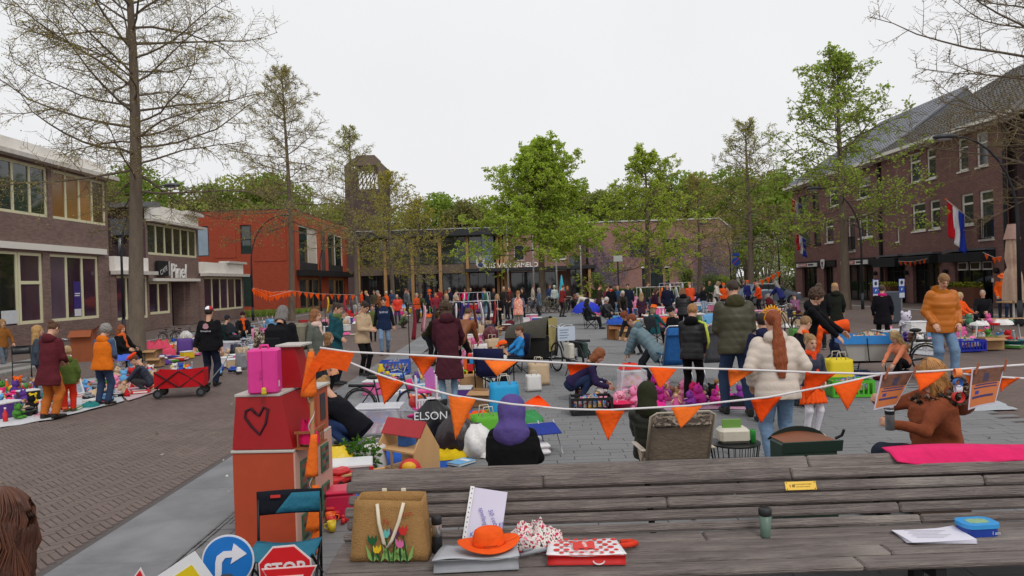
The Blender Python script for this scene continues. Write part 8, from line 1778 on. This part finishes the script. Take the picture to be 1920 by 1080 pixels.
zone('in the wagon', [(-6.946,15.047), (-6.519,15.244), (-6.877,16.009), (-7.27,15.858)], 16, 'plush*2 toycar ball cup bottle', BRI, z=.42, sc=.7, seed=6)
zone('beside the bare tree trunk', [(-10.026,20.619), (-10.043,23.864), (-13.13,31.037), (-13.244,27.41)], 34, 'carton*2 bag*2 cloth game*2 box*2 plush sack toycar crate', BRI, sc=1.15, seed=7)
zone('in the heap behind the cap man', [(-7.032,17.826), (-6.39,19.632), (-9.744,29.716), (-11.546,29.118)], 56, 'tote bag*2 cloth*3 game box*2 sack toycar*2 plush crate ball', PST + DRK, sc=1.2, seed=8)
for k, (u, v, a, c) in enumerate(((478, 660, 30, '#c9ccd0'), (500, 668, 80, '#d8d5d8'), (465, 672, -20, '#8a98b0'), (318, 642, 60, '#3a3a3e'), (345, 640, 10, '#2a2a2e'))):
    bike(('small white child bicycle in the heap behind the cap man', 'pale child bicycle lying toward the grey haired man', 'blue grey child bicycle at the pushchair', 'dark child bicycle beyond the pink blanket', 'black scooter like bicycle beyond the bare tree')[k], *[(-8.542,24.812), (-7.589,23.095), (-7.99,22.576), (-14.184,30.896), (-13.75,31.279)][k], a, c, .62, group='child bicycles')
mb = MB(); mb.grid(heapf(1.1, .7, .55, 2), 20, 8); solo('pink_blanket_bundle', mb, Mfab('#d8506a'), 'pink fleece bundle on a seat behind the tree trunk', 'blanket', (-11.557,24.338), smooth=True)
mb = MB(); mb.grid(heapf(.45, .4, .75, 1), 18, 10); solo('plaid_coat_stand', mb, Mpattern('#4a4038', ('#2a2420', '#8a7a66', '#c2b8a8'), 12, .5), 'brown plaid coat heaped on a stand before the grey haired man', 'clothing', (-6.393,19, .3), smooth=True)
zone('along the lane by the football shirts', [(-7.71,28.923), (-6.584,31.909), (-9.488,44.863), (-11.108,42.37)], 30, 'bag*2 cloth*3 plush game book*2 box', PST + DRK, sc=1.2, seed=9)
mb = MB(); mb.bbox(.36, .2, .46, .07); bpk = solo('backpack', mb, Mfab('#18181b'), 'black backpack on the grey haired man', 'backpack', (-3.921,12.42, 1.02), -8); mb = MB(); mb.bbox(.28, .06, .22, .03, (0, -.12, .05)); mb.obj('pocket', Mfab('#1d1d21'), bpk)
mb = MB(); mb.bbox(.34, .2, .5, .06); bp2 = solo('backpack', mb, Mfab('#7d7868'), 'beige backpack on the woman with pink scarf', 'backpack', (-3.831,13.75, .95), 78); mb = MB(); mb.bbox(.3, .05, .2, .02, (0, .12, .3)); mb.obj('flap', Mfab('#8a8574'), bp2); mb = MB(); mb.tube([(-.1, .13, .05), (-.1, .14, .3)], .012, 5); mb.obj('strap', Mfab('#2a2a2c'), bp2)
# centre left stall
sheet('grey ground sheet under the stall goods by the maroon raincoat', [(-2.573,12.441), (-1.104,11.924), (-1.574,16.768), (-3.271,17.692)], '#8d9098', 4)
zone('on the stall before the maroon raincoat', [(-2.723,14.102), (-1.358,13.201), (-1.597,16.494), (-3.074,17.438)], 62, 'figure*2 toycar*2 cup*2 book*2 bottle game box vase', BRI, seed=11)
item('crate', '#2f55b0', -2.712,17.548, .02, 4, 1.2, '', 'bright blue plastic crate beside the first pennant'); item('tote', '#dcdad8', -1.854,10.4, .01, 0, 1.25, '', 'clear storage tub with purple contents behind the wooden doll house')
zone('beside the maroon raincoat', [(-0.84,12.122), (-0.152,11.897), (-0.292,15.567), (-0.994,15.99)], 34, 'carton book*3 game box frame cloth*2 bag cup', DRK + BRI, sc=1.1, seed=12)
item('bag', '#1f9ad0', -0.098,11.6, .01, 10, 1.3, '', 'large turquoise plastic bag with a navy box inside'); item('cloth', '#3f8a52', 0.175,10.9, .01, 0, 1.5, '', 'green rolled bag lying on the grey paving'); item('cloth', '#ef5a1c', -0.444,10.7, .12, 0, 1.0, '', 'orange cap like cloth on a small rack'); item('bag', '#5aa82a', -0.313,9.3, .01, 20, 1.1, '', 'lime green shopping bag behind the purple headscarf'); item('sack', '#dcdad8', -0.431,8.9, .0, -15, 1.0, '', 'crinkled white plastic bag beside the refuse sack'); item('cloth', '#2f55b0', -0.747,11.5, .01, 0, 1.0, '', 'bright blue cloth on the paving by the rack'); item('bag', '#c2a98a', 0.588,14.8, .01, 10, 1.15, '', 'brown paper carrier bag beside the hooded cargo bicycle'); item('bag', '#dcdad8', 0.449,14, .01, 15, .8, '', 'white paper bag with children drawings by the camp chair')
item('sack', '#2e2426', -0.66,9, .0, 0, 1.25, '', 'dark brown refuse sack with orange edge'); item('sack', '#17171a', -1.051,9.9, .0, 40, 1.35, 'x', 'black bag lettered ELSON beside the pink castle'); text_part('bag_lettering', 'ELSON', .11, M('#dcdcdc'), _used['black bag lettered ELSON beside the pink castle'][0], T(0, -.165, .28) @ RX(75), .002).matrix_local = RZ(-40) @ T(0, -.19, .24) @ RX(80)
item('folded', '#d8d5d8', 0.104,9, .0, 10, 2.2, '', 'white and blue printed bag lying behind the purple headscarf'); mb = MB(); mb.sheet(lambda u, v: (-.3 + .6 * u, -.1 + .3 * v, .25 + .08 * v), 4, 3, .01); blc = solo('striped_folding_chair', mb, Mfab('#2a3a8a'), 'folded blue and white beach chair behind the headscarf', 'chair', (0.296,8.9, 0), 15)
for k in range(4): m = MB(); m.tube([(-.3 + .2 * k, -.12, .0), (-.3 + .2 * k, .22, .36)], .01, 5); m.obj('frame_tube', M_alu, blc)
# balance bike and pink castle
bike('black balance bicycle with fat tyres on the stall', -1.905,11.2, -12, '#17171a', .78, group='child bicycles')
cs = thing('pink_toy_castle', 'tall pink and white toy castle with balconies', 'toy', (-1.174,10.3, 0), 10)
for x in (-.14, .14):
    for y in (-.1, .1): mb = MB(); mb.cyl((x, y, 0), (x, y, .82), .013, 8); mb.obj('column', Mplas('#e0d8e0'), cs)
for z, r_, c in ((.02, .22, '#d8408f'), (.36, .2, '#e04f9a'), (.6, .16, '#d8408f')): mb = MB(); mb.lathe([(r_, 0), (r_, .025)], 18, (0, 0, z)); mb.obj('floor', Mplas(c), cs)
mb = MB(); mb.vprism([(-.07, 0), (.07, 0), (.07, .22), (.04, .3), (0, .33), (-.04, .3), (-.07, .22)], -.01, .01); o = mb.obj('arched_panel', Mplas('#b56ab0'), cs); o.location = (.06, .06, .62); mb = MB(); [mb.box(-.12 + .04 * k, -.1 + .04 * k, -.17, -.16, .39, .5) for k in range(7)]; mb.box(-.13, .15, -.172, -.158, .5, .52); mb.obj('railing', Mplas('#e8dfe6'), cs)
mb = MB(); mb.tube([(.1 * math.cos(t * .5) - .16, .1 * math.sin(t * .5), .02 + .013 * t) for t in range(28)], .02, 6); mb.obj('spiral_slide', Mplas('#d82f86'), cs, True); mb = MB(); mb.ball((-.17, .05, .45), (.08, .07, .09)); mb.obj('red_tower', Mplas('#b8342e'), cs)
tw = thing('toy_tower', 'bright green, red and yellow toy tower beside the maroon raincoat', 'toy', (-0.741,14, 0))
for k, (x, z, w, h, c) in enumerate(((0, 0, .3, .06, '#7ac83a'), (-.1, .06, .06, .4, '#7ac83a'), (.1, .06, .06, .42, '#8ad04a'), (0, .06, .12, .5, '#c8282c'), (-.02, .36, .3, .08, '#e8c020'), (.04, .56, .1, .12, '#2f8ad0'), (-.09, .46, .06, .22, '#e8641f'), (.1, .48, .05, .12, '#e8641f'), (.0, .68, .08, .08, '#d83a34'))): mb = MB(); mb.bbox(w, .16, h, .012, (x, 0, z)); mb.obj('tower_block', Mplas(c), tw)
cb = MB(); cb.bbox(.42, .36, .4, .01); solo('cardboard_box', cb, M('#a8825a', rough=.85), 'closed cardboard box under the toy tower', 'box', (-0.711,13.6, 0), 6)
# wooden doll house with red roof
wd = thing('wooden_doll_house', 'open wooden doll house with small red roof panel', 'doll house', (-1.179,8.35, 0), -38); M_ply = M('#c39a68', rough=.6, var=.12, stretch=(1, 1, .2)); M_rf = M('#a8262e', rough=.5)
for nm, a in (('floor', (-.3, .3, -.2, .2, .0, .02)), ('upper_floor', (-.3, .3, -.2, .2, .24, .26)), ('back_wall', (-.3, .3, .18, .2, .02, .24)), ('side_wall', (.28, .3, -.2, .18, .02, .24)), ('corner_post', (-.3, -.27, -.2, -.17, .02, .24)), ('front_sill', (-.27, .28, -.2, -.185, .02, .06)), ('mullion', (-.08, -.05, -.2, -.185, .06, .24))): mb = MB(); mb.box(*a); mb.obj(nm, M_ply, wd)
for x in (-.3, .28): mb = MB(); mb.add([(x, -.2, .26), (x, .2, .26), (x, 0, .56), (x + .02, -.2, .26), (x + .02, .2, .26), (x + .02, 0, .56)], [(0, 2, 1), (3, 4, 5), (0, 1, 4, 3), (1, 2, 5, 4), (2, 0, 3, 5)]); mb.obj('gable', M_ply, wd)
mb = MB(); mb.add([(-.32, -.11, .41), (.3, -.11, .41), (.3, 0, .575), (-.32, 0, .575), (-.32, -.1, .4), (.3, -.1, .4), (.3, .01, .565), (-.32, .01, .565)], [(0, 1, 2, 3), (7, 6, 5, 4), (0, 4, 5, 1), (2, 6, 7, 3), (1, 5, 6, 2), (0, 3, 7, 4)]); mb.obj('roof_panel', M_rf, wd); mb = MB(); mb.box(-.14, -.02, -.02, .15, .262, .45); mb.obj('blue_panel', M('#2f6ab8', rough=.6), wd)
sheet('blue plastic sheet under the wooden doll house', [(-1.753,7.883), (-0.76,7.976), (-0.769,9.698), (-1.896,9.705)], '#2553a8', 6)
rb = thing('red_toy_drum', 'round red toy with yellow print on a blue base', 'toy', (-1.094,7.85, 0)); mb = MB(); mb.ball((0, 0, .13), (.12, .12, .115), 16, 10); mb.obj('shell', Mplas('#c81f24'), rb, True); mb = MB(); mb.ring((0, 0, .13), .115, .018); mb.obj('band', Mplas('#d8281f'), rb, True); mb = MB(); mb.lathe([(.1, 0), (.1, .03)], 14); mb.obj('base', Mplas('#2a4ab0'), rb); mb = MB(); mb.ball((0, -.075, .17), (.08, .05, .06)); mb.obj('yellow_print', Mplas('#e0a81c'), rb, True)
tr_ = MB(); tr_.bbox(.58, .34, .12, .02); solo('clear_tray', tr_, Mclear((.8, .86, .92), .55), 'clear plastic tray crowded with toy figures behind the bench', 'tub', (-0.478,7.2, .0), 0); zone('in the clear tray', [(-0.688,7.1), (-0.291,7.1), (-0.309,7.32), (-0.697,7.32)], 26, 'figure', BRI, z=.122, sc=1.5, seed=14); item('plush', '#a8aab0', -0.779,7.15, 0, 30, .9, '', 'grey plush elephant beside the clear tray'); item('folded', '#c2a98a', -0.314,7.7, 0, 30, 1.0, '', 'beige folded card beside the purple headscarf')
tr2 = MB(); tr2.bbox(.5, .3, .05, .02); solo('pink_tray', tr2, Mplas('#cf4a5e'), 'pink tray of toy cars and blocks behind the bench', 'tray', (0.723,7.2, .05)); zone('on the pink tray', [(0.514,7.08), (0.926,7.08), (0.946,7.3), (0.543,7.3)], 18, 'figure*3 toycar', BRI, z=.1, sc=.9, seed=15)
# toys between doll house and bench
ch = thing('pink_toy_chest', 'deep pink plastic toy chest with yellow handles', 'toy chest', (-1.607,6.75, 0), 10); mb = MB(); mb.bbox(.3, .24, .22, .02); mb.obj('chest_body', Mplas('#c01f48'), ch); mb = MB(); mb.bbox(.32, .26, .04, .015, (0, 0, .22)); mb.obj('lid', Mplas('#d8284f'), ch); [(lambda m: m.obj('handle', Mplas('#e0a81c'), ch, True))(MB().ring((-.16, 0, z), .035, .009, 'x', 12)) for z in (.06, .15)]
zone('left of the bench end', [(-1.546,6.144), (-1.438,6.264), (-1.723,7.88), (-1.988,7.912)], 20, 'toycar*3 figure ball cup', ('#c8282c', '#d8281f', '#e8641f', '#2f55b0', '#d8b81f'), seed=16)
fz = thing('toy_fence', 'red and natural wood toy fence behind the bench end', 'toy', (-1.542,7.3, 0), 20); [(lambda m: m.obj('post', Mplas('#c0202a'), fz))(MB().box(x - .02, x + .02, -.02, .02, 0, .3)) for x in (-.16, .14)]; [(lambda m: m.obj('rail', M_ply, fz))(MB().tube([(-.28, -.03, z), (.28, .03, z + .03)], .014, 6)) for z in (.06, .14, .23)]
pt = thing('seedling_tray', 'black tray with green tomato seedlings', 'plant', (-1.672,8, 0)); mb = MB(); mb.bbox(.36, .26, .14, .02); mb.obj('tray', Mplas('#1a1b1c'), pt); r_ = np.random.RandomState(4); P_ = np.stack([r_.uniform(-.2, .2, 260), r_.uniform(-.14, .14, 260), r_.uniform(.14, .42, 260)], 1); V_, F_ = np_leaves(P_, .07, r_); link('foliage', npmesh('foliage', V_, F_, M_leaf(('#4f7a2a', '#3f6a20', '#6a9436')), r_.randint(0, 3, 260), False), pt)
item('sack', '#d8b81f', -1.87,7.9, 0, 0, 1.0, '', 'yellow bag of potting soil by the seedlings'); item('bag', '#d8d5d2', -1.568,8.3, 0, 40, .8, '', 'crumpled clear bag beside the seedlings'); item('box', '#85868a', -1.689,7.6, 0, 10, 1.3, '', 'grey plastic box with dark cutouts behind the toy fence'); item('toycar', '#c8282c', -1.697,7.3, .12, 60, 1.4, '', 'red toy fire engine with ladder by the doll house')
# pink toys by the drawer tower
sheet('pink and white cloth under the soft toys', [(1.256,11.736), (3.758,11.371), (4.164,12.918), (1.581,13.335)], '#b58aa0', 7); zone('on the pink cloth', [(1.326,11.822), (3.756,11.467), (4.109,12.807), (1.593,13.27)], 52, 'plush*6 doll*2 cloth*2 ball', PNK + ('#1b1b1e', '#7a5236'), seed=21)
dt = thing('drawer_tower', 'clear plastic drawer tower full of pink toys', 'drawers', (2.047,12.3, 0), 4)
for z in (0, .3): mb = MB(); mb.bbox(.44, .34, .27, .02, (0, 0, z)); d_ = mb.obj('drawer', Mclear((.9, .9, .94), .35), dt); mb = MB(); mb.grid(heapf(.38, .28, .2, 3 + z), 14, 6); q = mb.obj('drawer_content', Mpattern('#c9a0b0', ('#d82a6a', '#b8843a', '#8a8ab0', '#e0d8dc'), 10, .5), dt, True); q.location = (0, 0, z + .02)
mb = MB(); mb.sheet(lambda u, v: (-.26 + .1 * v, -.16 + .34 * u, .66 * v), 3, 3, .012); mb.obj('lid_leaning', Mclear((.85, .85, .9), .5), dt)
item('cloth', '#d8382c', 2.008,12.3, .58, 0, .9, '', 'red bag with white print on the drawer tower'); item('bowl', '#d81f5a', 1.733,11.6, .03, 0, 1.1, '', 'hot pink plastic bowl before the drawer tower'); item('crate', '#1b1b1e', 1.258,11.5, .01, 0, 1.1, '', 'black folding crate behind the crouching woman')
# right of the recliner
stb = thing('wire_side_table', 'round black wire side table behind the bench', 'table', (2.218,7.3, 0)); mb = MB(); mb.lathe([(.25, .42), (.25, .435)], 24); mb.obj('table_top', M('#1d1e20', rough=.4), stb); [(lambda m: m.obj('wire', M_bkm, stb))(MB().tube([(.24 * math.cos(a), .24 * math.sin(a), .42), (.18 * math.cos(a), .18 * math.sin(a), 0)], .004, 4)) for a in [k * PI / 12 for k in range(24)]]; mb = MB(); mb.ring((0, 0, .01), .18, .006); mb.obj('foot_ring', M_bkm, stb)
wb = MB(); wb.bbox(.3, .2, .15, .03); solo('white_bin', wb, Mplas('#cfc9b8'), 'cream plastic bin on the wire side table', 'box', (2.203,7.3, .436)); gc = MB(); gc.bbox(.19, .015, .12, .003); solo('green_card', gc, M('#6f9a4a', rough=.6), 'plain green card standing in the cream bin', 'card', (2.183,7.27, .55)); cn_ = MB(); cn_.lathe([(.028, 0), (.032, .01), (.032, .12), (.026, .13)], 14); solo('drink_can', cn_, M('#2f8a3a', rough=.3, var=.3, scale=20, metal=.4), 'green drink can on the wire side table', 'can', (2.383,7.25, .436), smooth=True)
cl = thing('cooler_bag', 'open dark green cooler bag with orange lining behind the bench', 'bag', (2.384,6, .0), 4); mb = MB(); mb.bbox(.46, .26, .74, .02); mb.obj('bag_body', M('#2a3f36', rough=.5), cl); mb = MB(); mb.grid(lambda u, v: (-.22 + .44 * u, -.12 + .24 * v, .745 + .035 * math.sin(PI * u) * v), 10, 5); mb.obj('lining', M('#7a4526', rough=.6), cl, True); mb = MB(); mb.sheet(lambda u, v: (-.24 + .5 * u, .13, .72 + .1 * v * math.sin(PI * u) ** .6), 10, 2, .012); mb.obj('back_flap', M('#1c2a24', rough=.5), cl); mb = MB(); mb.sheet(lambda u, v: (-.24 + .5 * u, -.135 - .02 * v, .66 + .09 * v), 8, 2, .01); mb.obj('front_flap', M('#26382f', rough=.5), cl); mb = MB(); mb.tube([(.25, -.05, .74), (.29, -.08, .77), (.3, -.1, .82)], .012, 5); mb.obj('strap_end', M('#17181a'), cl)
fk = thing('steel_flask', 'steel flask with black band held by the woman in the fur hooded coat', 'flask', (3.129, 6.05, 0.778)); mb = MB(); mb.lathe([(.036, 0), (.036, .16), (.034, .17)], 16); mb.obj('flask_body', Mmet('#b9bbbe'), fk, True); mb = MB(); mb.lathe([(.038, .13), (.038, .16)], 16); mb.obj('band', M('#17171a'), fk); mb = MB(); mb.lathe([(.034, .17), (.034, .2), (.02, .21)], 14); mb.obj('cap', Mmet('#b9bbbe'), fk, True)
st2 = MB(); st2.bbox(.5, .5, .44, .03); solo('low_stool', st2, M('#4a3a30'), 'low wooden stool under the woman in the fur hooded coat', 'stool', (3.635,6.42, 0), 0); st3 = MB(); st3.bbox(.5, .4, .16, .04); solo('floor_cushion', st3, Mfab('#2a2a30'), 'dark cushion under the person in purple headscarf', 'cushion', (-0.02,7.35, 0))
item('crate', '#4fae2a', 5.711,12.355, .01, -5, 1.15, '', 'lime green plastic crate before the cargo bicycle'); item('bag', '#e0c81f', 6.034,13.424, .01, 5, 1.3, '', 'yellow and black shopping bag before the cargo bicycle'); zone('before the cargo bicycle', [(6.147,13.33), (7.189,14.028), (7.446,14.947), (6.779,14.688)], 12, 'folded*2 cloth book game', DRK, seed=22)
sheet('striped grey blanket behind the brown fur hooded coat', [(6.551,10.674), (7.389,10.697), (7.602,11.425), (6.995,11.392)], '#a8adb2', 8)
# right side stalls
sheet('pale sheet under the goods by the white boxes', [(9.526,18.818), (10.352,17.477), (13.227,22.811), (12.832,24.952)], '#a8a8ac', 9); zone('between bicycle and mustard jacket', [(9.91,19.432), (10.815,18.39), (12.994,22.467), (12.578,24.288)], 34, 'cloth*3 plush*2 game book box bag', PST + DRK + ('#5a3a8a',), sc=1.15, seed=23); item('box', '#dcdad8', 10.859,19.5, .42, 0, 1.3, '', 'white box with black drawing on the stall table'); item('cloth', '#e2491f', 11.672,20.5, .42, 0, 1.3, '', 'orange red jacket heaped on the stall table'); item('plush', '#c8c2d0', 10.722,19.8, .42, 10, 1.8, '', 'large white and black plush penguin on the stall table')
item('crate', '#2230b8', 11.551,18.427, .01, 2, 1.15, '', 'deep blue crate at the trestle table leg'); item('carton', '#a8825a', 12.249,18.626, .01, -4, 1.2, '', 'white sided open carton under the trestle table'); item('bowl', '#1f7f92', 13.179,19.062, .01, 0, 1.6, '', 'teal washing bowl under the trestle table')
zone('under the trestle table', [(11.768,19.568), (12.94,18.388), (15.237,21.526), (13.757,22.585)], 26, 'plush*3 cloth*2 bag game bottle', PST + ('#c8282c', '#4f8a3a', '#7a5236'), sc=1.1, seed=24); zone('on the trestle table', [(10.835,17.2), (12.182,17.2), (12.478,17.8), (11.175,17.8)], 22, 'cloth*4 plush folded', ('#dcdad8', '#b8262a', '#4a7a5a', '#d8a0a8', '#1b1b1e', '#d8629a'), z=.725, seed=25)
# middle and far rows
zone('by the crate stall', [(3.5,24.552), (6.599,26.975), (8.613,36.2), (5.331,37.169)], 54, 'carton*2 bag*2 box*2 plush*2 cloth*2 game vase frame doll', BRI, sc=1.25, seed=26); item('carton', '#8a5a34', 3.835,25.5, 0, 0, 1.9, '', 'stacked wooden crates with red and blue cloth'); item('cloth', '#2f55b0', 3.826,25.4, .52, 0, 2.0, '', 'blue and red cloth on the wooden crates'); zone('on the white table', [(5.503,26.8), (6.615,26.8), (6.699,27.3), (5.627,27.3)], 16, 'vase cup box plush bottle', PST, z=.725, sc=1.1, seed=27)
zone('along the far lane', [(-8.862,39.185), (-6.429,40.851), (-8.786,63.349), (-13.142,64.492)], 36, 'bag*2 cloth*3 box game plush', PST + ('#c8282c', '#6aa8d8'), sc=1.5, seed=28); zone('before the hall columns', [(-5.79,45.14), (-3.278,49.231), (-3.447,66.627), (-8.111,65.311)], 36, 'bag cloth*3 box*2 plush game', BRI, sc=1.6, seed=29); zone('behind the clothes rails', [(-1.657,24.38), (-0.54,26.127), (-0.7,34.956), (-2.063,34.428)], 34, 'bag*3 cloth*3 carton box sack', PST + DRK, sc=1.3, seed=30)
zone('by the boy in orange cap', [(-1.085,17.132), (-0.188,16.902), (-0.306,22.08), (-1.185,22.037)], 30, 'carton bag*2 cloth*3 plush box*2 sack', PST + ('#e8641f',), sc=1.2, seed=31); zone('on the far side by the raised bed', [(10.109,41.194), (13.916,42.748), (18.543,55.659), (13.934,55.065)], 34, 'cloth*3 bag box game plush', PST + ('#e8641f', '#6aa8d8'), sc=1.6, seed=32); zone('near the pushchairs', [(8.721,26.857), (11.186,28.124), (14.997,37.658), (12.337,37.09)], 34, 'bag box*2 cloth*3 carton plush game', DRK + ('#d8629a', '#d8b81f'), sc=1.4, seed=33); zone('beyond the blue parasol', [(4.832,42.182), (7.725,42.919), (10.148,56.272), (6.945,56.826)], 22, 'box bag*2 cloth*2', PST, sc=1.6, seed=34); zone('beside the recliners', [(4.95,19.168), (5.999,19.397), (7.043,23.171), (6.071,23.134)], 18, 'carton box cloth*2 game', DRK, sc=1.2, seed=35)
zone('on the paving behind the headscarf', [(-0.776,8.512), (-0.342,8.455), (0.396,10.579), (-0.878,11.201)], 16, 'cloth*2 book*2 game toycar', BRI, sc=.9, seed=41); zone('across the middle of the square', [(-1.474,27.734), (0.972,28.615), (1.648,39.392), (-1.609,42.544)], 26, 'bag*2 cloth*3 box carton', PST + DRK, sc=1.3, seed=42); zone('in the distant stalls', [(6.435,52.69), (18.247,55.996), (22.644,69.444), (9.1,70.167)], 44, 'bag cloth*3 box*2 plush', BRI, sc=2.0, seed=43); zone('in the distant lane stalls', [(-11.286,49.984), (-0.89,56.76), (-1.09,70.583), (-14.142,71.992)], 44, 'bag cloth*3 box*2 plush', BRI, sc=2.0, seed=44); zone('past the street kerb', [(-11.669,29.164), (-10.295,32.87), (-12.912,41.283), (-14.817,37.767)], 30, 'bag cloth*3 box*2 crate toycar', DRK + PST, sc=1.4, seed=45)
zone('behind the tall man', [(5.781,23.663), (7.247,23.951), (8.968,29.948), (7.38,29.703)], 22, 'bag box carton cloth*3 plush', BRI, sc=1.3, seed=46); zone('by the curly haired man', [(5.876,17.38), (7.126,17.97), (8.772,22.497), (7.531,21.993)], 22, 'bag cloth*3 game*2 plush*2', BRI, sc=1.1, seed=47)
lr = np.random.RandomState(6); P_ = np.stack([lr.uniform(-9, 9, 260), lr.uniform(5.5, 30, 260), np.full(260, .006)], 1); V_, F_ = np_leaves(P_, .05, lr, .05); V_[:, 2] = np.maximum(V_[:, 2], .004); tag(link('litter', npmesh('litter', V_, F_, [M('#c9c5bd'), M('#8a7a5a'), M('#5a4a38')], lr.randint(0, 3, 260), False)), kind='stuff')
for lb, os_ in _used.items():
    if len(os_) > 1:
        for o in os_: o['group'] = os_[0].get('group', 'goods')
print('built in', round(time.time() - _t0, 1), 's')
